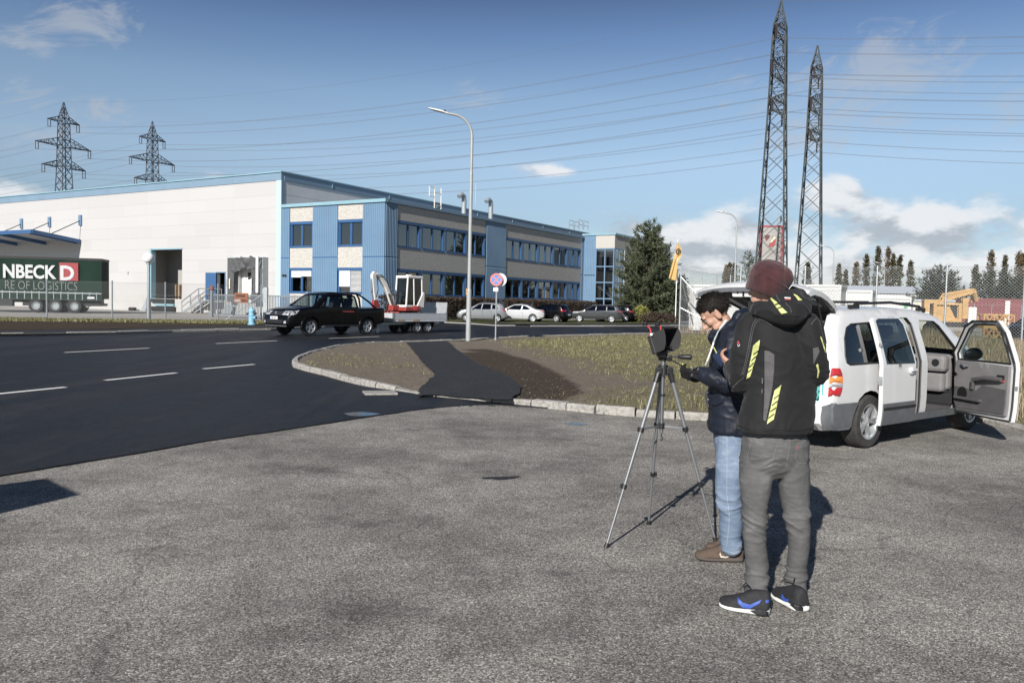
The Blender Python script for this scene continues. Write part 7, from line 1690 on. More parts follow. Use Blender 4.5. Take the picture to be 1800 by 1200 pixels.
b = MB(); b.tube([gate_pt(i, -.985, -.07) for i in range(m)], .016, 6); b.tube([gate_pt(i, .985, -.07) for i in range(m)], .016, 6); b.obj('edge_seal', M['black_plastic'], gate)
b = MB(); b.add([gate_pt(m-1, -.9+1.8*j/NY, .004) for j in range(NY+1)]+[Vector(gate_pt(m-1, -.9+1.8*j/NY, .0))+Vector((-.012, 0, -.045)) for j in range(NY+1)], [(j, j+1, NY+2+j, NY+1+j) for j in range(NY)]); b.obj('handle_strip', M['grey_plastic'], gate)
x, y_, z = gate_pt(m-2, .02, -.06); b = MB(); b.box((x+.02, .02, z-.035), (.10, .34, .075), Matrix.Rotation(-.25, 3, 'Y')); lb = b.obj('latch_plate', M['white_paint'], gate, bevel=.015)
b = MB(); b.box((x-.035, .02, z-.045), (.012, .02, .05)); b.box((x-.035, -.06, z-.03), (.012, .018, .018)); b.box((x-.035, .10, z-.03), (.012, .018, .018)); b.obj('latch_slot', M['ink'], lb)
for sg in (-1, 1):
    A, B_ = Vector(gate_pt(9, sg*.93, -.075)), Vector((-1.99, sg*.70, 1.16)); b = MB(); b.cyl(A, A.lerp(B_, .45), .008, n=8); b.cyl(A.lerp(B_, .42), B_, .014, n=8); b.obj('gas_strut', M['black_plastic'], van)
b = MB(); b.tube([(-2.12, sg*.70, .60) for sg in (-1, 1)], .02, 6); b.tube([(-2.09, .72, .62), (-2.03, .70, 1.1), (-1.92, .66, 1.38), (-1.70, .58, 1.56), (-1.66, 0, 1.585), (-1.70, -.58, 1.56), (-1.92, -.66, 1.38), (-2.03, -.70, 1.1), (-2.09, -.72, .62)], .018, 6); b.obj('boot_seal', M['black_plastic'], van)
# flatten any third level below the doors: their children stay one level under them
# ================================================================ TRIPOD WITH FIELD MONITOR
feet = [G(1065, 962), G(1140, 921), G(1258, 951)]; apex = D(1166, 646, 5.58); T0 = Vector((apex.x, apex.y, 0))
M['tripod_tube'] = mat('brushed tripod tube', (.19, .195, .20), .5, .5, var=.05)
tp_ = thing('camera_tripod', 'silver camera tripod with black joints carrying the hooded monitor', 'tripod', T0)
for f in feet:
    f = f-T0; a = apex-T0; d0 = Vector((f.x, f.y, 0)).normalized(); top = a+d0*.045+Vector((0, 0, -.02)); P = lambda t: top.lerp(f, t)
    b = MB()
    b.cyl(P(0), P(.35), .0145, n=12); b.cyl(P(.34), P(.67), .0115, n=12); b.cyl(P(.66), P(.985), .0085, n=12); lg = b.obj('leg', M['tripod_tube'], tp_, smooth=True)
    for t, r in ((.345, .021), (.665, .018)):
        b = MB(); b.cyl(P(t-.012), P(t+.012), r, n=12); q = (f-top).normalized().cross(Vector((0, 0, 1))).normalized(); b.box(P(t)+q*.02, (.02, .02, .03)); b.obj('clamp', M['black_plastic'], lg, smooth=True)
    b = MB(); b.cyl(P(.975), P(1.0), .014, .017, 12); b.obj('rubber_foot', M['black_plastic'], lg, smooth=True)
    b = MB(); b.cyl(P(-.01), P(.07), .022, .019, 10); b.box(P(.0), (.045, .045, .05)); b.obj('hinge', M['black_plastic'], lg, bevel=.006)
    b = MB(); b.bar((a.x, a.y, a.z-.41), P(.34), .006, .012); b.obj('spreader', M['chrome'], tp_)
a = apex-T0
b = MB(); b.cyl((0, 0, a.z-.46), (0, 0, a.z+.03), .0135, n=14); b.obj('centre_column', M['chrome'], tp_, smooth=True)
b = MB(); b.cyl((0, 0, a.z-.05), (0, 0, a.z+.02), .042, .036, 16); b.cyl((0, 0, a.z-.43), (0, 0, a.z-.39), .022, n=12); b.cyl((0, 0, a.z-.20), (0, 0, a.z-.185), .02, n=12); b.obj('collar', M['black_plastic'], tp_, smooth=True)
b = MB(); b.tube([(0, 0, a.z-.46), (0, 0, a.z-.485), (.012, 0, a.z-.50), (.006, 0, a.z-.515), (-.008, 0, a.z-.505)], .004, 6); b.obj('hook', M['black_plastic'], tp_)
b = MB(); b.cyl((0, 0, a.z+.02), (0, 0, a.z+.055), .02, n=12); b.obj('neck', M['chrome'], tp_, smooth=True)
b = MB(); b.cyl((0, 0, a.z+.05), (0, 0, a.z+.075), .036, n=16); b.box((-.005, 0, a.z+.10), (.06, .05, .06)); b.cyl((-.045, -.03, a.z+.10), (.01, -.045, a.z+.10), .034, n=16); b.box((.0, 0, a.z+.145), (.10, .06, .03)); b.cyl((.03, -.03, a.z+.07), (.03, -.06, a.z+.07), .022, n=12); b.obj('pan_head', M['black_plastic'], tp_, bevel=.006)
h0, h1 = Vector((.02, -.01, a.z+.08)), D(1216, 627.5, 5.50)-T0
b = MB(); b.cyl(h0, h0.lerp(h1, .5), .007, n=8); b.tube([h0.lerp(h1, .45), h0.lerp(h1, .55), h0.lerp(h1, .95), h1], [.010, .016, .0185, .014], 12); b.obj('handle', M['black_plastic'], tp_, smooth=True)
# monitor: plate leaning back, hood flaps, two mushroom antennas
n0 = Vector((.80, -.60, 0)); tl_ = radians(20); nn_ = n0*cos(tl_)+Vector((0, 0, 1))*sin(tl_); uu = Vector((0, 0, 1))*cos(tl_)-n0*sin(tl_); ss = Vector((.60, .80, 0))
mc = D(1148, 605, 5.50)+ss*.10; mo = thing('field_monitor', 'black field monitor with sun hood and two red stalked antennas on the tripod', 'monitor', mc)
def mp(s_, u, n): return ss*s_+uu*u+nn_*n
def slab(b, pts, d): 
    q = (pts[1]-pts[0]).cross(pts[2]-pts[0]).normalized()*d; k = len(pts); b.add([p-q for p in pts]+[p+q for p in pts], [tuple(range(k-1, -1, -1)), tuple(range(k, 2*k))]+[(i, (i+1) % k, k+(i+1) % k, k+i) for i in range(k)])
b = MB(); b.loft([[mp(-.10, -.065, n_), mp(.10, -.065, n_), mp(.10, .065, n_), mp(-.10, .065, n_)] for n_ in (-.028, 0)]); b.obj('housing', M['black_plastic'], mo, bevel=.004)
b = MB(); slab(b, [mp(-.085, -.052, .002), mp(.085, -.052, .002), mp(.085, .052, .002), mp(-.085, .052, .002)], .001); b.obj('screen', mat('dark screen', (.006, .006, .007), .1), mo)
fab = mat('hood fabric', (.022, .022, .023), .8, var=.15)
def arc3(A, C, B_, n=6): return [A*(1-t)*(1-t)+C*2*t*(1-t)+B_*t*t for t in [k/n for k in range(n+1)]]
for sg in (-1, 1):
    b = MB(); slab(b, [mp(sg*.10, -.065, 0), mp(sg*.10, .065, 0)]+arc3(mp(sg*.115, .080, .115), mp(sg*.128, .01, .135), mp(sg*.112, -.062, .075), 6), .0012); b.obj('hood_side', fab, mo)
b = MB(); slab(b, [mp(-.10, .065, 0), mp(.10, .065, 0), mp(.115, .080, .115), mp(-.115, .080, .115)], .0012); b.obj('hood_top', fab, mo)
b = MB(); slab(b, [mp(-.10, -.065, 0), mp(.10, -.065, 0), mp(.03, -.075, .085), mp(-.03, -.075, .085)], .0012); b.obj('hood_bottom', M['trim_dark'], mo)
b = MB(); b.box((0, 0, 0), (.06, .05, .02)); b.v = [tuple(Vector(v)+mp(0, -.078, -.012)) for v in b.v]; b.bar(mp(0, -.07, -.01), a+T0-mc+Vector((0, 0, .15)), .03); b.obj('bracket', M['black_plastic'], mo)
for k, (u, v, ub, vb, Z) in enumerate(((1134, 568.5, 1145, 588, 5.49), (1156, 569.5, 1161, 581, 5.62))):
    t0, t1 = D(ub, vb, Z)-mc, D(u, v, Z)-mc; b = MB(); b.tube([t0, t0.lerp(t1, .5)+Vector((.012, 0, .004)), t1], .0055, 8); an = b.obj('antenna', mat('red stalk', (.55, .06, .06), .5), mo, smooth=True)
    d = (t1-t0).normalized(); q = d.to_track_quat('Z', 'Y').to_matrix(); b = MB(); b.lathe([(.004, -.012), (.020, -.008), (.022, .002), (.016, .010), (.002, .013)], t1, 16, q); b.obj('antenna_cap', M['black_plastic'], an, smooth=True)
    if k == 0: b = MB(); b.ball(t0, .011, 10, 8); b.obj('connector', M['white_paint'], an, smooth=True)
# ================================================================ PEOPLE
class Vol(MB):
    """overlapping closed shapes, fused to one skin afterwards"""
    def limb(s, pts, rs, n=14, sub=4, flat=1.0, fdir=None):
        pts = [Vector(p) for p in pts]; P = smooth_line(pts, sub) if len(pts) > 2 else [pts[0].lerp(pts[1], k/sub) for k in range(sub+1)]
        R = []; m = len(pts)-1
        for k in range(len(P)): t = k/(len(P)-1)*m; i = min(int(t), m-1); f = t-i; f = f*f*(3-2*f); R.append(rs[i]*(1-f)+rs[i+1]*f)
        d0 = (P[0]-P[1]).normalized(); d1 = (P[-1]-P[-2]).normalized()
        P = [P[0]+d0*R[0]*.92, P[0]+d0*R[0]*.6]+P+[P[-1]+d1*R[-1]*.6, P[-1]+d1*R[-1]*.92]; R = [R[0]*.35, R[0]*.8]+R+[R[-1]*.8, R[-1]*.35]
        return s.tube(P, R, n)
    def ell(s, c, r, q=None): return s.ball(c, r, 20, 14, q)
    def rings(s, lst, n=28):
        """stack of ellipses: (centre, half width, half depth, right vector, forward vector)"""
        out = []
        for c, w, d, rt, fw in lst: out.append([Vector(c)+rt*w*(abs(cos(a))**.85*(1 if cos(a) > 0 else -1))+fw*d*(abs(sin(a))**.85*(1 if sin(a) > 0 else -1)) for a in [2*pi*i/n for i in range(n)]])
        return s.loft(out)
def fuse(o, voxel, it=6, fac=.5):
    r = o.modifiers.new('r', 'REMESH'); r.mode = 'VOXEL'; r.voxel_size = voxel; r.use_smooth_shade = True
    sm = o.modifiers.new('s', 'SMOOTH'); sm.factor = fac; sm.iterations = it
    baked(o); o.data.shade_smooth(); return o
def push(o, fn):
    """move the surface along its normals by fn(point, normal)"""
    me = o.data; N = [v.normal.copy() for v in me.vertices]
    for v, n in zip(me.vertices, N): v.co = v.co+n*fn(v.co, n)
    me.update(); me.shade_smooth(); return o
def fold(p, f, seed, sharp=1.0):
    n = noise.noise(Vector((p.x*f[0]+seed, p.y*f[1]+seed*2, p.z*f[2]))); return (1-abs(n)*2)**3*sharp if abs(n) < .5 else 0
class Surf:
    """cloth surface that patches can be laid on along the camera's sight lines"""
    def __init__(s, o, O): s.o = o; s.O = O; s.t = BVHTree.FromPolygons([v.co for v in o.data.vertices], [p.vertices for p in o.data.polygons])
    def hit(s, u, v, off):
        d = ray(u, v).normalized(); h = s.t.ray_cast(EYE-s.O, d)
        if h[0] is None: h = s.t.find_nearest(EYE-s.O+d*((s.O-EYE).length))
        return h[0]+h[1]*off if h[1].dot(d) < 0 else h[0]-h[1]*off
    def patch(s, name, poly, m, off=.004, step=2.2):
        P = resample(poly, step); xs = [p.x for p in P]; ys = [p.y for p in P]; pts = []; y = min(ys)+step/2
        while y < max(ys):
            x = min(xs)+step/2
            while x < max(xs):
                if in_poly(x, y, P): pts.append((x, y))
                x += step
            y += step
        V, Fc = cdt_fill(P, (), pts); b = MB(); b.add([s.hit(v.x, v.y, off) for v in V], Fc); o = b.obj(name, m, s.o, smooth=180)
        sd = o.modifiers.new('s', 'SOLIDIFY'); sd.thickness = .002; sd.offset = 0; return o
    def line(s, name, pts, m, r=.0018, off=.001, dash=0):
        P = resample(smooth_line([Vector(p) for p in pts], 5) if len(pts) > 2 else pts, 1.6, False); Q = [s.hit(p.x, p.y, off) for p in P]; b = MB()
        if dash:
            for i in range(0, len(Q)-1, dash): b.tube(Q[i:i+2], r, 5)
        else: b.tube(Q, r, 5)
        return b.obj(name, m, s.o)
def add_hand(b, W_, dirn, palm_n, curl, sc=1.0, thumb=1, spread=.0):
    """palm and five bent fingers; W_ wrist, dirn along the hand, palm_n out of the palm"""
    d = dirn.normalized(); n = (palm_n-d*palm_n.dot(d)).normalized(); s_ = d.cross(n).normalized()*thumb; k = sc
    b.limb([W_-d*.03*k, W_+d*.02*k], [.027*k, .026*k], 12)
    for t in (-.027, -.009, .009, .027): b.limb([W_+d*.012*k+s_*t*.8*k, W_+d*.085*k+s_*t*k], [.0135*k, .0125*k], 10)
    lens = (.066, .078, .074, .058)
    for i, t in enumerate((.030, .010, -.010, -.029)):
        p = W_+d*.088*k+s_*t*k; a = 0; P = [p]; L = lens[i]*k
        for f, da in ((.45, curl*.75), (.32, curl*1.0), (.23, curl*.6)):
            a += da*(1+.08*i); dd = d*cos(a)+n*sin(a)+s_*spread*t*6; P.append(P[-1]+dd.normalized()*L*f*1.25)
        b.limb(P, [.0098*k, .0092*k, .0082*k, .0068*k], 10, 3)
    p = W_+d*.025*k+s_*.030*k; q = (s_*.75+d*.55+n*.35).normalized(); q2 = (s_*.15+d*.85+n*.55).normalized()
    b.limb([p, p+q*.040*k, p+q*.040*k+q2*.034*k, p+q*.040*k+q2*.056*k], [.016*k, .0125*k, .0108*k, .0085*k], 10, 3)
def add_head(b, C, f, u, k=1.0):
    f = f.normalized(); u = (u-f*u.dot(f)).normalized(); s_ = f.cross(u); q = Matrix((f, s_, u)).transposed(); p = lambda a, c, e: C+f*a*k+s_*c*k+u*e*k
    E = lambda a, c, e, r: b.ell(p(a, c, e), (r[0]*k, r[1]*k, r[2]*k), q)
    E(-.012, 0, .022, (.098, .077, .093)); E(.030, 0, -.035, (.062, .062, .085)); E(.036, 0, -.085, (.048, .048, .036)); E(.066, 0, -.100, (.024, .026, .020))
    for c in (-1, 1):
        E(.058, c*.040, -.035, (.026, .022, .026)); b.limb([p(.083, c*.012, .014), p(.074, c*.045, .012)], [.011*k, .011*k], 10); b.ball(p(-.008, c*.077, -.028), (.020*k, .009*k, .032*k), 14, 10, q); b.limb([p(.005, c*.077, -.045), p(-.02, c*.082, -.015), p(-.012, c*.082, .004)], [.006*k, .007*k, .006*k], 8)
        E(.040, c*.048, -.082, (.036, .014, .024))
    b.limb([p(.090, 0, .004), p(.106, 0, -.022), p(.117, 0, -.044)], [.0085*k, .010*k, .0135*k], 12); E(.100, .011, -.047, (.012, .009, .009)); E(.100, -.011, -.047, (.012, .009, .009))
    b.limb([p(.086, -.020, -.071), p(.097, 0, -.068), p(.086, .020, -.071)], [.006*k, .0085*k, .006*k], 10); b.limb([p(.084, -.017, -.082), p(.094, 0, -.082), p(.084, .017, -.082)], [.006*k, .009*k, .006*k], 10)
    return p, q
def eyes(p, k, parent):
    for c in (-1, 1):
        b = MB(); b.ball(p(.0775, c*.031, -.011), .0112*k, 14, 10); e = b.obj('eye', mat('eye', (.16, .12, .10), .2), parent, smooth=True)  # eyeballs coloured dark to stand for the shade under the brow
def shoe(name, parent, heel, toe, w, m_up, m_sole, m_mid, h=.10, ank=None, tilt=0):
    """a low sports shoe from heel to toe on the ground, as upper, sole and tongue"""
    d = (toe-heel); L = d.length; d.normalize(); s_ = Vector((-d.y, d.x, 0)); Z = Vector((0, 0, 1)); up = Vol(); so = MB()
    prof = [(.0, .62, .30, .085), (.06, .84, .60, .100), (.16, .92, .9, .103), (.30, .90, 1.0, .100), (.42, .92, 1, .088), (.56, 1.02, 1, .070), (.70, 1.08, 1, .055), (.84, 1.0, 1, .043), (.94, .74, .9, .034), (1.0, .36, .5, .026)]
    R = []; RS = []
    for t, ww, bk, hh in prof:
        c = heel+d*L*t+s_*.008*sin(t*3); a = w/2*ww; H_ = hh*h/.10
        R.append([c+s_*a*x+Z*(.020+H_*z) for x, z in ((-1, 0), (-1.0, .25), (-.88, .55), (-.62, .85), (-.25, 1), (.25, 1), (.62, .85), (.88, .55), (1.0, .25), (1, 0))])
        sl = .004+.012*max(0, t-.75)*4*max(0, t-.75)
        RS.append([c+s_*a*x*1.08+Z*(z+sl) for x, z in ((-1, 0), (-1.02, .014), (-.97, .028+.012*(t < .4)), (.97, .028+.012*(t < .4)), (1.02, .014), (1, 0))])
    up.loft(R); o = up.obj(name, m_up, parent); sb = o.modifiers.new('s', 'SUBSURF'); sb.levels = sb.render_levels = 2; baked(o); o.data.shade_smooth()
    push(o, lambda p, n: .003*noise.noise(p*40))
    so.loft(RS); sl_ = so.obj('sole', m_sole, o); sb = sl_.modifiers.new('s', 'SUBSURF'); sb.levels = sb.render_levels = 2; sl_.data.shade_smooth()
    lc = MB()
    for i in range(5):
        t = .40+i*.06; c = heel+d*L*t+Z*(.024+(.098-(t-.30)*.19)*h/.10); lc.tube([c-s_*w*.18+Z*.0-d*.004, c+Z*.006, c+s_*w*.18+d*.004], .0032, 6)
    c = heel+d*L*.40+Z*(.024+.10*h/.1); lc.tube([c, c+s_*.03+d*.03+Z*.008, c+s_*.035+d*.06-Z*.02], .0028, 5); lc.tube([c, c-s_*.03+d*.03+Z*.008, c-s_*.04+d*.05-Z*.02], .0028, 5); lc.obj('shoelace', m_mid, o)
    return o, sl_
def swoosh(o, O, pts, m):
    return Surf(o, O).patch('side_mark', pts, m, .002, 1.2)
def clothmat(name, col, rough=.85, weave=900, bump=.15, var=.15, scale=6, tint=None, sheen=.0):
    m, t, b, out = new_mat(name); c = coords(t); n = t.noise(c, scale, 5, .6)
    t.put(b.inputs['Base Color'], t.ramp(n, [(.3, tuple(x*(1-var) for x in col)), (.7, tint or tuple(x*(1+var) for x in col))]))
    b.inputs['Roughness'].default_value = rough; b.inputs['Specular IOR Level'].default_value = .25; b.inputs['Sheen Weight'].default_value = sheen
    t.put(b.inputs['Normal'], t.bump(t.math('ADD', t.noise(c, weave, 2), t.noise(c, 60, 4)), bump, .004)); return m
m, t, b, out = new_mat('skin'); c = coords(t); n = t.noise(c, 18, 5); t.put(b.inputs['Base Color'], t.ramp(n, [(.3, (.36, .195, .135)), (.7, (.50, .30, .215))])); b.inputs['Roughness'].default_value = .5; b.inputs['Subsurface Weight'].default_value = .08; b.inputs['Subsurface Radius'].default_value = (.01, .004, .002); t.put(b.inputs['Normal'], t.bump(t.noise(c, 500, 3), .12, .002)); M['skin'] = m
M['softshell'] = clothmat('black softshell', (.0135, .0135, .0145), .8, 700, .2, .25, 5, sheen=.05)
M['navy'] = clothmat('navy nylon', (.011, .0145, .024), .5, 300, .12, .3, 5)
M['reflect'] = mat('yellow reflective strip', (.50, .52, .20), .5, var=.08)
M['mesh_grey'] = mat('grey mesh cloth', (.075, .07, .072), .8, var=.45, scale=260)
M['stitch'] = mat('grey stitching', (.12, .12, .125), .8)
def jeans(name, c0, c1, c2):
    m, t, b, out = new_mat(name); c = coords(t); x, y, z = t.sep(c)
    n = t.noise(c, 5, 5, .6); w = t.noise(t.vmath('MULTIPLY', c, (12, 12, 60)), 1.0, 4, .65); g = t.noise(c, 420, 2)
    f = t.math('ADD', t.math('ADD', t.math('MULTIPLY', n, .55), t.math('MULTIPLY', w, .3)), t.math('MULTIPLY', g, .15))
    t.put(b.inputs['Base Color'], t.ramp(f, [(.30, c0), (.52, c1), (.70, c2)])); b.inputs['Roughness'].default_value = .9; b.inputs['Specular IOR Level'].default_value = .15
    t.put(b.inputs['Normal'], t.bump(t.math('ADD', t.math('MULTIPLY', g, .3), w), .35, .006)); return m
M['jeans_grey'] = jeans('washed grey jeans', (.06, .06, .061), (.108, .107, .106), (.19, .187, .183)); M['jeans_blue'] = jeans('washed blue jeans', (.08, .12, .185), (.17, .22, .295), (.34, .39, .45))
M['jean_stitch'] = mat('jeans stitching', (.22, .215, .205), .8); M['blue_stitch'] = mat('pale jeans stitching', (.42, .42, .40), .8)
m, t, b, out = new_mat('maroon knit'); c = coords(t); n = t.noise(c, 22, 4); kn = t.noise(c, 260, 2); t.put(b.inputs['Base Color'], t.ramp(n, [(.3, (.032, .0085, .010)), (.7, (.062, .0175, .02))])); b.inputs['Roughness'].default_value = .95; b.inputs['Sheen Weight'].default_value = .2; t.put(b.inputs['Normal'], t.bump(kn, .6, .004)); M['knit'] = m
M['shoe_black'] = mat('black mesh shoe', (.016, .016, .018), .75, var=.3, scale=60, bump=.4, bscale=300); M['shoe_brown'] = mat('brown suede shoe', (.085, .058, .042), .85, var=.2, scale=20, bump=.3, bscale=120); M['sole_white'] = mat('white rubber sole', (.66, .66, .64), .6, var=.08); M['sole_brown'] = mat('brown rubber sole', (.075, .062, .052), .8)
M['swoosh_blue'] = mat('blue shoe mark', (.035, .085, .36), .5); M['swoosh_pale'] = mat('pale shoe mark', (.50, .45, .38), .6); M['glove'] = clothmat('black knit glove', (.012, .012, .013), .95, 300, .5)
M['hair'] = mat('dark brown hair', (.010, .0075, .006), .6, var=.5, scale=40, spec=.2)
# ---------------------------------------------------------------- person with the beanie, seen from behind
OA = G(1350, 1072); OA.z = 0; A_ = thing('person', 'tall person seen from behind in maroon beanie, black jacket with yellow strips and grey jeans', 'person', OA)
def JA(u, v, Z): return D(u, v, Z)-OA
fa = Vector((-.28, .96, 0)).normalized(); ra = Vector((fa.y, -fa.x, 0))
pxA = lambda w: w*4.3/FPX
arms = dict(L=[JA(1324, 574, 4.34), JA(1311, 625, 4.30), JA(1307, 668, 4.34), JA(1298, 657, 4.48), JA(1288, 647, 4.61)], R=[JA(1415, 573, 4.22), JA(1428, 618, 4.19), JA(1433, 655, 4.24), JA(1426, 648, 4.38), JA(1415, 636, 4.56)])
legs = dict(L=[JA(1336, 775, 4.31), JA(1330, 830, 4.30), JA(1327, 900, 4.29), JA(1327, 950, 4.30), JA(1331, 1000, 4.31), JA(1329, 1046, 4.28)], R=[JA(1389, 778, 4.30), JA(1394, 830, 4.31), JA(1400, 900, 4.33), JA(1405, 950, 4.35), JA(1400, 1000, 4.38), JA(1399, 1048, 4.37)])
headC = JA(1350, 497, 4.33); hf = Vector((-.58, .80, -.04)); hu = Vector((.05, -.03, 1))
b = Vol(); pA, qA = add_head(b, headC+Vector((0, .012, -.012)), hf, hu, .95)
b.limb([headC+Vector((.01, -.02, -.06)), JA(1362, 560, 4.33)], [.058, .065], 14)
b.limb([JA(1368, 575, 4.31), JA(1374, 650, 4.31), JA(1366, 745, 4.31), JA(1363, 780, 4.31)], [.105, .12, .105, .11], 16)
b.limb([JA(1330, 578, 4.33), JA(1418, 576, 4.23)], [.06, .06], 12)
for k in 'LR': b.limb(arms[k], [.052, .046, .042, .038, .03], 12); b.limb(legs[k], [.09, .07, .055, .05, .052, .04], 12); b.limb([legs[k][-1], legs[k][-1]+Vector((-.01, .03, -.05))], [.035, .035], 10)
add_hand(b, JA(1289, 648, 4.62), Vector((-.42, .62, .42)), Vector((.75, .35, .45)), .55, 1.02, 1, .2); add_hand(b, JA(1413, 634, 4.60), Vector((-.55, .75, .30)), Vector((-.55, .1, .6)), .7, 1.0, -1)
body = fuse(b.obj('body', M['skin'], A_), .0046, 5); eyes(pA, .95, body)
# jacket
b = Vol()
b.rings([(JA(1366, 552, 4.31), .085, .085, ra, fa), (JA(1369, 561, 4.30), .15, .105, ra, fa), (JA(1371, 575, 4.295), .185, .125, ra, fa), (JA(1373, 605, 4.29), .192, .145, ra, fa), (JA(1374, 645, 4.29), .188, .150, ra, fa), (JA(1372, 690, 4.29), .186, .148, ra, fa), (JA(1366, 725, 4.29), .200, .152, ra, fa), (JA(1362, 748, 4.29), .206, .158, ra, fa), (JA(1361.5, 757, 4.29), .200, .155, ra, fa)], 32)
b.limb(arms['L'], [.088, .084, .078, .070, .054], 18); b.limb(arms['R'], [.080, .072, .070, .064, .05], 18)
hood = [(1328, 541, 4.40, .034), (1337, 545, 4.26, .045), (1358, 549, 4.17, .055), (1386, 552, 4.13, .070), (1405, 543, 4.18, .060), (1408, 529, 4.28, .046), (1396, 515, 4.36, .038)]
b.limb([JA(u, v, Z) for u, v, Z, r in hood], [r for *_, r in hood], 16)
b.limb([JA(1358, 538, 4.19), JA(1378, 532, 4.17), JA(1394, 526, 4.2), JA(1396, 516, 4.27)], [.040, .060, .055, .034], 14)
b.limb([JA(1328, 538, 4.42), JA(1340, 532, 4.46), JA(1370, 528, 4.45)], [.036, .042, .042], 12)
jk = fuse(b.obj('jacket', M['softshell'], A_), .0075, 7)
elL, elR = arms['L'][2], arms['R'][2]
def jfold(p, n):
    e = min((p-elL).length, (p-elR).length); k = exp(-(e/.12)**2); hem = exp(-((p.z-.99)/.07)**2); und = exp(-((p.z-1.30)/.16)**2)*.5
    a = .0035*noise.noise(p*9)+.0025*noise.noise(p*22); a += k*.011*(fold(p, (7, 7, 24), 3)-.3)+hem*.007*(fold(p, (16, 16, 5), 5)-.3)+und*.006*(fold(p, (9, 9, 10), 8)-.3)
    if p.z > 1.58: a += .009*(fold(p+Vector((p.z*.6, 0, 0)), (9, 9, 14), 12)-.3)
    return a+.0055*(fold(p+Vector((p.z*.4, 0, 0)), (5, 5, 9), 1)-.25)
push(jk, jfold)
SA = Surf(jk, OA)
s1 = [(1325, 607), (1336.4, 597.4), (1334, 615), (1319, 661.6), (1311.5, 666)]; SA.patch('reflective_strip', s1, M['reflect']); s2 = [(1361.3, 686), (1373.2, 676), (1360, 737), (1347.7, 745.5)]; SA.patch('reflective_strip', s2, M['reflect'])
SA.patch('reflective_strip', [(1352.8, 522.5), (1360, 526), (1384, 550), (1374, 552), (1362, 537)], M['reflect']); SA.patch('reflective_strip', [(1394, 517.5), (1400, 519), (1410, 529), (1403, 529)], M['reflect'])
SA.patch('reflective_strip', [(1441, 592), (1443.5, 593), (1451, 618), (1449.5, 620)], M['reflect']); SA.patch('reflective_strip', [(1434.5, 641), (1437.5, 639), (1440, 652), (1438, 664), (1435.5, 664), (1437, 652)], M['reflect'])
for (x0, y0, x1, y1), cs in (((1333, 612, 1315, 656), 4), ((1367, 690, 1354, 735), 4), ((1364, 532, 1374, 544), 2)):
    for k in range(cs):
        t = (k+.5)/cs; x, y = x0+(x1-x0)*t, y0+(y1-y0)*t; SA.patch('black_slit', [(x-5.2, y+4.2), (x+4.6, y-3.4), (x+4.6, y-1.4), (x-5.2, y+6.2)] if cs == 4 else [(x-4, y+1), (x+4, y-1.5), (x+4, y+.5), (x-4, y+3)], M['softshell'], .0062, 1.6)
SA.patch('mesh_panel', [(1344, 615.5), (1352, 617), (1361, 623), (1361, 650), (1358, 680), (1346.5, 741), (1341.5, 738), (1344, 690)], M['mesh_grey'], .0022); SA.patch('mesh_panel', [(1429, 612), (1438, 610), (1441, 618), (1430, 640)], M['mesh_grey'], .0022)
for pts in ([(1304, 658), (1309, 640), (1314.6, 614), (1319, 590), (1323, 571.6), (1328, 563), (1335, 560.5), (1346, 565), (1357, 571.6)], [(1307, 657), (1312, 640), (1317.6, 614), (1322, 590), (1326, 574), (1330, 566), (1336, 563.5)], [(1288, 681), (1298, 671), (1307, 664)], [(1360, 508), (1366, 522), (1371, 530)], [(1381, 533), (1389, 542), (1391, 550)], [(1426, 570), (1432, 562), (1436, 560)]): SA.line('seam', pts, M['stitch'], .0022, .0008, 2)
SA.line('seam', [(1345, 650), (1341, 700), (1341, 741)], M['ink'], .002); SA.line('seam', [(1380, 575), (1420, 580), (1432, 600)], M['ink'], .0015); SA.line('seam', [(1295, 747), (1330, 757), (1362, 755), (1400, 757), (1428, 752)], M['ink'], .002)
SA.patch('small_logo', [(1296, 602.5), (1298.5, 598.5), (1301, 602.5), (1298.5, 605.5)], M['sign_red'], .004, 1); SA.line('small_logo', [(1296.5, 605), (1298.6, 609), (1300.6, 605)], M['white_paint'], .0012)
SA.patch('label_white', [(1379, 523), (1389, 523.5), (1389, 525.6), (1379, 525)], M['white_paint'], .004, 1); SA.patch('label_red', [(1379.5, 525.6), (1389.5, 526), (1390, 528.6), (1380, 528)], M['sign_red'], .004, 1)
b = MB(); p = SA.hit(1341, 664, .006); b.cyl(p, p+Vector((0, 0, -.03)), .004, n=6); p = SA.hit(1340.5, 684, .006); b.cyl(p, p+Vector((0, 0, -.02)), .004, n=6); b.obj('zip_pull', M['chrome'], jk)
# jeans
b = Vol(); b.rings([(JA(1362, 742, 4.30), .165, .118, ra, fa), (JA(1362, 768, 4.30), .172, .122, ra, fa), (JA(1362, 795, 4.30), .174, .118, ra, fa), (JA(1362, 818, 4.30), .165, .096, ra, fa), (JA(1362, 838, 4.31), .125, .060, ra, fa)], 28)
b.limb(legs['L'], [.100, .092, .070, .062, .063, .063], 18); b.limb(legs['R'], [.100, .088, .072, .060, .056, .056], 18)
tr_ = fuse(b.obj('trousers', M['jeans_grey'], A_), .0075, 16)
def jeanfold(p, n):
    k = exp(-((p.z-.47)/.10)**2); h = exp(-((p.z-.13)/.06)**2); s_ = exp(-((p.z-.80)/.05)**2)
    return .0025*noise.noise(p*11)+.0016*noise.noise(p*30)+k*.011*(fold(p+Vector((0, 0, p.x*.5)), (6, 6, 24), 2)-.25)+h*.016*(fold(p, (5, 5, 22), 4)-.3)+s_*.008*(fold(p+Vector((0, 0, abs(p.x)*.6)), (5, 5, 22), 6)-.25)+.004*(fold(p, (4, 4, 11), 9)-.25)
push(tr_, jeanfold); ST = Surf(tr_, OA)
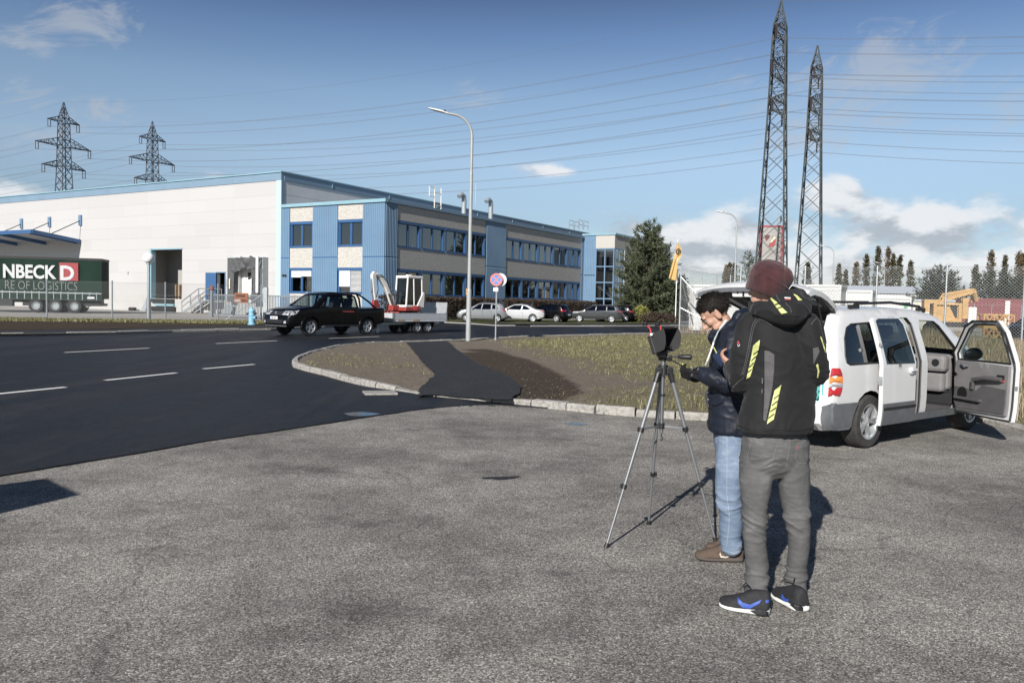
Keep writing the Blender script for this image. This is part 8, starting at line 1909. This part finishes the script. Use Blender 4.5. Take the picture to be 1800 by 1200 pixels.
for pts in ([(1320.5, 773), (1317, 790), (1315, 808), (1334, 824), (1354, 817), (1360, 800), (1366, 780)], [(1319, 769), (1345, 774), (1371, 779)], [(1320, 796), (1338, 801), (1350, 796), (1362, 800)], [(1401, 778), (1399, 795), (1398.5, 808), (1408, 814), (1417, 814)], [(1401, 779), (1410, 777), (1418, 773)], [(1389.5, 766), (1387, 790), (1382, 818)], [(1304, 764), (1335, 764), (1370, 771), (1400, 773), (1419, 768)]): ST.line('seam', pts, M['jean_stitch'], .0013, .0006, 2)
ST.line('small_label', [(1401.5, 782), (1403.5, 786), (1401.8, 790)], M['sign_red'], .0018)
# beanie
ax = (Vector((.26, -.12, .95))).normalized(); q = ax.to_track_quat('Z', 'Y').to_matrix(); bc = headC+Vector((-.010, -.006, -.026)); b = Vol(); rr_ = []
for t, r, o in ((-.034, .103, 0), (-.012, .109, 0), (.02, .114, 0), (.055, .116, 0), (.088, .110, 0), (.115, .095, 0), (.136, .068, 0), (.148, .034, 0), (.152, .006, 0)): rr_.append([bc+ax*t+q @ Vector((r*1.0*cos(a)+o, r*.98*sin(a), 0)) for a in [2*pi*i/32 for i in range(32)]])
b.loft(rr_); b.ell(bc+ax*.075+Vector((.058, -.04, -.02)), (.05, .055, .06)); bn = fuse(b.obj('beanie', M['knit'], A_), .005, 6)
push(bn, lambda p, n: .003*noise.noise(p*16)+.005*(fold(p-bc+Vector((0, 0, p.x*.7)), (6, 6, 16), 4)-.25)*(1 if (p-bc).dot(ax) < .10 else .4)+.003*(fold(p, (14, 14, 5), 2)-.2))
# shoes
oS, sS = shoe('shoe', A_, G(1354, 1081)-OA, G(1264, 1064.5)-OA, .105, M['shoe_black'], M['sole_white'], M['ink'], .11)
swoosh(oS, OA, [(1297, 1049), (1305, 1058), (1318, 1062), (1339, 1053), (1335, 1060), (1318, 1069), (1305, 1067), (1297, 1059)], M['swoosh_blue']); swoosh(oS, OA, [(1345, 1056), (1350, 1052), (1352, 1057), (1347, 1060)], M['swoosh_blue'])
o2, s2_ = shoe('shoe', A_, G(1413, 1077)-OA, G(1364, 1046)-OA, .105, M['shoe_black'], M['sole_white'], M['ink'], .11)
swoosh(o2, OA, [(1375, 1043), (1380, 1051), (1387, 1053), (1386, 1057), (1378, 1055), (1373, 1049)], M['swoosh_blue'])
for so_, (u0, v0, u1, v1) in ((sS, (1318, 1072, 1350, 1079)), (s2_, (1389, 1062, 1411, 1071))):
    S_ = Surf(so_, OA); S_.patch('air_window', [(u0, v0), ((u0+u1)/2, v0-1.5), (u1, v1-5), (u1, v1+2), ((u0+u1)/2, (v0+v1)/2+5.5), (u0+4, v0+3)], M['ink'], .004, 1.3)
# his transmitter
def transmitter(label, c, rz, tilt, m, ant, stick):
    t = thing('radio_transmitter', label, 'remote control', c); t.rotation_euler = (tilt, 0, rz); b = MB(); b.bb(-.085, .085, -.05, .05, -.022, .022); b.bb(-.04, .04, .04, .075, -.018, .022); b.obj('case', m, t, bevel=.01)
    for x in (-.045, .045): b = MB(); b.cyl((x, .005, .022), (x, .005, .028), .02, n=12); b.cyl((x, .005, .02), (x, .0, .052), .004, n=6); b.obj('stick', M['black_plastic'], t)
    b = MB(); b.tube([(0, .05, .02)]+ant, [.006]+[.0035]*len(ant), 8); b.obj('antenna', M['ink'], t, smooth=True)
    b = MB(); b.cyl(*stick, .004, n=6); b.obj('yellow_switch', M['reflect'], t)
transmitter('dark blue remote control held before the chest of the person in the beanie', D(1281, 631, 4.74), radians(25), radians(35), mat('dark blue case', (.02, .03, .065), .4), [(-.03, .055, .07), (-.035, .05, .11)], ((-.078, .035, .02), (-.098, .06, .045)))
# ---------------------------------------------------------------- person in the navy jacket, seen from the side
OB = G(1275, 984); OB.z = 0; B_P = thing('person', 'dark haired person in navy jacket and light blue jeans looking down at a remote control', 'person', OB)
def JB(u, v, Z): return D(u, v, Z)-OB
fb_ = Vector((-.985, .17, 0)).normalized(); rb_ = Vector((fb_.y, -fb_.x, 0))
hC = JB(1255, 548, 5.05); hF = Vector((-.70, .20, -.69)); hU = Vector((-.67, .12, .73))
armL = [JB(1288, 598, 4.90), JB(1290, 640, 4.86), JB(1289, 671, 4.86), JB(1266, 668, 4.88), JB(1238, 659, 4.93)]; armR = [JB(1290, 598, 5.24), JB(1284, 640, 5.30), JB(1280, 668, 5.30), JB(1255, 664, 5.20), JB(1232, 656, 5.08)]
legL = [JB(1287, 765, 4.98), JB(1284, 820, 4.96), JB(1281, 870, 4.95), JB(1285, 910, 4.96), JB(1284, 945, 4.98), JB(1286, 961, 4.98)]; legR = [JB(1290, 765, 5.16), JB(1290, 820, 5.18), JB(1291, 870, 5.19), JB(1296, 915, 5.22), JB(1299, 950, 5.24), JB(1300, 958, 5.24)]
b = Vol(); pB, qB = add_head(b, hC, hF, hU, .98)
b.limb([hC+Vector((.045, 0, -.045)), JB(1285, 592, 5.06)], [.055, .06], 14); b.limb([JB(1287, 605, 5.06), JB(1288, 670, 5.06), JB(1288, 760, 5.06)], [.10, .115, .10], 14); b.limb([armL[0], armR[0]], [.055, .055], 12)
for a in (armL, armR): b.limb(a, [.05, .045, .04, .036, .029], 12)
for l in (legL, legR): b.limb(l, [.085, .07, .055, .05, .045, .04], 12); b.limb([l[-1]+Vector((0, 0, .05)), l[-1]+Vector((-.005, 0, -.015))], [.032, .03], 10)
bodyB = fuse(b.obj('body', M['skin'], B_P), .0044, 4); eyes(pB, .98, bodyB)
b = Vol(); add_hand(b, JB(1238, 659, 4.93), Vector((-.95, .12, -.05)), Vector((.0, .75, .65)), .75, 1.06, 1); gl = fuse(b.obj('glove', M['glove'], B_P), .0036, 4); push(gl, lambda p, n: .0012*noise.noise(p*90))
b = Vol(); add_hand(b, JB(1232, 656, 5.08), Vector((-.95, -.12, -.05)), Vector((.0, -.75, .65)), .75, 1.06, -1); gl = fuse(b.obj('glove', M['glove'], B_P), .0036, 4)
for s_ in (-1, 1): # eyebrows
    b = MB(); b.tube([pB(.094, s_*.012, .012), pB(.091, s_*.03, .020), pB(.078, s_*.048, .014)], [.003, .0042, .002], 6); b.obj('eyebrow', M['hair'], bodyB)
# hair: a cap over the skull with short strands
b = Vol(); rg = random.Random(3); f_, u_, s__ = hF.normalized(), None, None; u_ = (hU-f_*hU.dot(f_)).normalized(); s__ = f_.cross(u_)
def hairline(a, c, e):  # a forward, c side, e up on the unit sphere
    if a > .30: return e > .42-.25*abs(c) and (a < .86 or e > .62)
    if a > -.08: return e > -.05 if a > .15 else e > -.12
    return e > -.62
C0 = pB(-.012, 0, .022); hv = []
NU, NV = 56, 34; idx = {}; hb = MB()
def hp(i, k, r):
    th, ph = 2*pi*i/NU, -pi/2+pi*k/NV; a, c, e = cos(ph)*cos(th), cos(ph)*sin(th), sin(ph); rr = 1.0+r+.02*noise.noise(Vector((a, c, e))*5); return C0+(f_*a*.0985+s__*c*.0785+u_*e*.0945)*rr*.98, (a, c, e)
for k in range(NV):
    for i in range(NU):
        _, m0 = hp(i+.5, k+.5, 0)
        if hairline(*m0): hb.add([hp(i, k, .05)[0], hp(i+1, k, .05)[0], hp(i+1, k+1, .05)[0], hp(i, k+1, .05)[0]], [(0, 1, 2, 3)])
for _ in range(5200):
    i, k = rg.uniform(0, NU), rg.uniform(0, NV); p, m0 = hp(i, k, .045)
    if not hairline(*m0): continue
    n = (p-C0).normalized(); d = (-f_*.8-u_*.45*(1 if m0[2] < .5 else -.1)+n*.35+Vector((rg.gauss(0, .25), rg.gauss(0, .25), rg.gauss(0, .25)))).normalized()
    if m0[0] > .2 and m0[2] > .3: d = (f_*.25+n*.5+s__*rg.uniform(-.6, .6)-f_*rg.random()).normalized()
    q = n.cross(d).normalized()*.0011; L = rg.uniform(.010, .020); hb.add([p-q, p+q, p+d*L*.6+n*.004+q*.6, p+d*L*.6+n*.004-q*.6, p+d*L], [(0, 1, 2, 3), (3, 2, 4)])
hb.obj('hair', M['hair'], B_P, smooth=180)
# navy jacket
b = Vol()
b.rings([(JB(1284, 578, 5.07), .10, .085, rb_, fb_), (JB(1287, 588, 5.07), .165, .11, rb_, fb_), (JB(1288, 602, 5.07), .19, .125, rb_, fb_), (JB(1288, 640, 5.07), .20, .142, rb_, fb_), (JB(1288, 690, 5.07), .20, .150, rb_, fb_), (JB(1288, 730, 5.07), .20, .153, rb_, fb_), (JB(1287, 752, 5.07), .205, .156, rb_, fb_), (JB(1287, 758, 5.07), .198, .150, rb_, fb_)], 32)
b.limb(armL, [.082, .076, .072, .064, .050], 18); b.limb(armR, [.08, .075, .07, .06, .048], 16)
col_ = [(1262, 586, 5.0), (1275, 579, 4.95), (1292, 566, 4.97), (1302, 556, 5.07), (1296, 566, 5.17), (1278, 579, 5.18), (1261, 587, 5.12)]; b.limb([JB(*p) for p in col_], [.022, .028, .036, .045, .036, .028, .022], 14)
b.limb([JB(1255, 583, 5.02), JB(1252, 592, 5.04), JB(1257, 605, 5.05)], [.022, .028, .03], 12); b.limb([JB(1298, 556, 4.98), JB(1310, 553, 5.07), JB(1300, 558, 5.18)], [.04, .05, .04], 12)
jb = fuse(b.obj('jacket', M['navy'], B_P), .0075, 6); eB = armL[2]
push(jb, lambda p, n: .003*noise.noise(p*9)+.0025*noise.noise(p*24)+exp(-((p-eB).length/.16)**2)*.012*(fold(p, (20, 8, 12), 2)-.3)+.006*(fold(p, (6, 6, 12), 5)-.25)+exp(-((p.z-.85)/.05)**2)*.005*(fold(p, (18, 18, 5), 3)-.3))
SB = Surf(jb, OB); SB.patch('pocket_flap', [(1245, 690), (1262, 694), (1275, 697), (1270, 708), (1258, 713), (1248, 711), (1244, 702)], M['navy'], .006)
SB.line('seam', [(1244.5, 690), (1262, 694), (1276, 697)], M['ink'], .0025); SB.line('seam', [(1247, 711), (1258, 713), (1270, 708)], M['ink'], .002); SB.line('seam', [(1262, 621), (1275, 616.5), (1285, 616)], M['ink'], .004); SB.line('zip', [(1264, 619.5), (1284, 614.5)], M['galv_dull'], .0022, .004)
for pts in ([(1245, 668), (1262, 676), (1288, 682)], [(1244, 728), (1270, 733), (1296, 734)], [(1244, 745), (1270, 749), (1296, 750)], [(1253, 610), (1250, 640), (1248, 690), (1246, 755)]): SB.line('seam', pts, M['ink'], .0016)
# lanyard: white ribbon from the neck down to the box
b = MB(); L_ = [JB(1277, 562, 4.955), JB(1266, 577, 4.93), JB(1257, 594, 4.925), JB(1250, 615, 4.93), JB(1243, 634, 4.95), JB(1240, 641, 4.97)]
for i in range(len(L_)-1): a, c = L_[i], L_[i+1]; q = Vector((.005, -.0015, .002)); b.quad(a-q, a+q, c+q, c-q)
o = b.obj('lanyard', M['white_paint'], B_P); o.modifiers.new('s', 'SOLIDIFY').thickness = .003
b = MB(); b.tube([JB(1279, 563, 4.945), JB(1262, 583, 4.92), JB(1255, 600, 4.915)], .005, 6); b.obj('strap', M['galv_dull'], B_P)
# jeans and shoes
b = Vol(); b.rings([(JB(1287, 742, 5.07), .165, .115, rb_, fb_), (JB(1287, 775, 5.07), .17, .118, rb_, fb_), (JB(1287, 805, 5.07), .15, .10, rb_, fb_)], 28)
b.limb(legL, [.092, .093, .080, .070, .068, .064], 18); b.limb(legR, [.092, .09, .08, .074, .076, .074], 18); tb_ = fuse(b.obj('trousers', M['jeans_blue'], B_P), .0075, 6)
push(tb_, lambda p, n: .003*noise.noise(p*11)+exp(-((p.z-.38)/.07)**2)*.014*(fold(p, (6, 6, 16), 2)-.25)+exp(-((p.z-.13)/.06)**2)*.013*(fold(p, (5, 5, 22), 4)-.3)+.005*(fold(p, (5, 5, 9), 9)-.25))
SJ = Surf(tb_, OB); SJ.line('seam', [(1278, 760), (1278, 820), (1278, 870), (1282, 910), (1277, 962)], M['blue_stitch'], .0022, .0006, 2); SJ.line('seam', [(1289, 766), (1296, 778), (1304, 781)], M['blue_stitch'], .0015, .0006, 2)
o1, k1 = shoe('shoe', B_P, G(1306, 985.5)-OB, G(1221, 982)-OB, .105, M['shoe_brown'], M['sole_brown'], M['ink'], .105)
swoosh(o1, OB, [(1266, 970), (1268, 976), (1275, 977.5), (1295, 972), (1276, 980.5), (1266.5, 979), (1264.5, 974)], M['swoosh_pale'])
o3, k3 = shoe('shoe', B_P, G(1322, 968)-OB, G(1240, 969)-OB, .105, M['shoe_brown'], M['sole_brown'], M['ink'], .105)
transmitter('remote control with a long slanted antenna in the gloved hands', D(1219, 659, 5.0), radians(98), radians(18), mat('black case', (.015, .016, .018), .4), [(-.01, .12, .035), (-.015, .22, .05)], ((.05, .05, .02), (.055, .075, .05)))
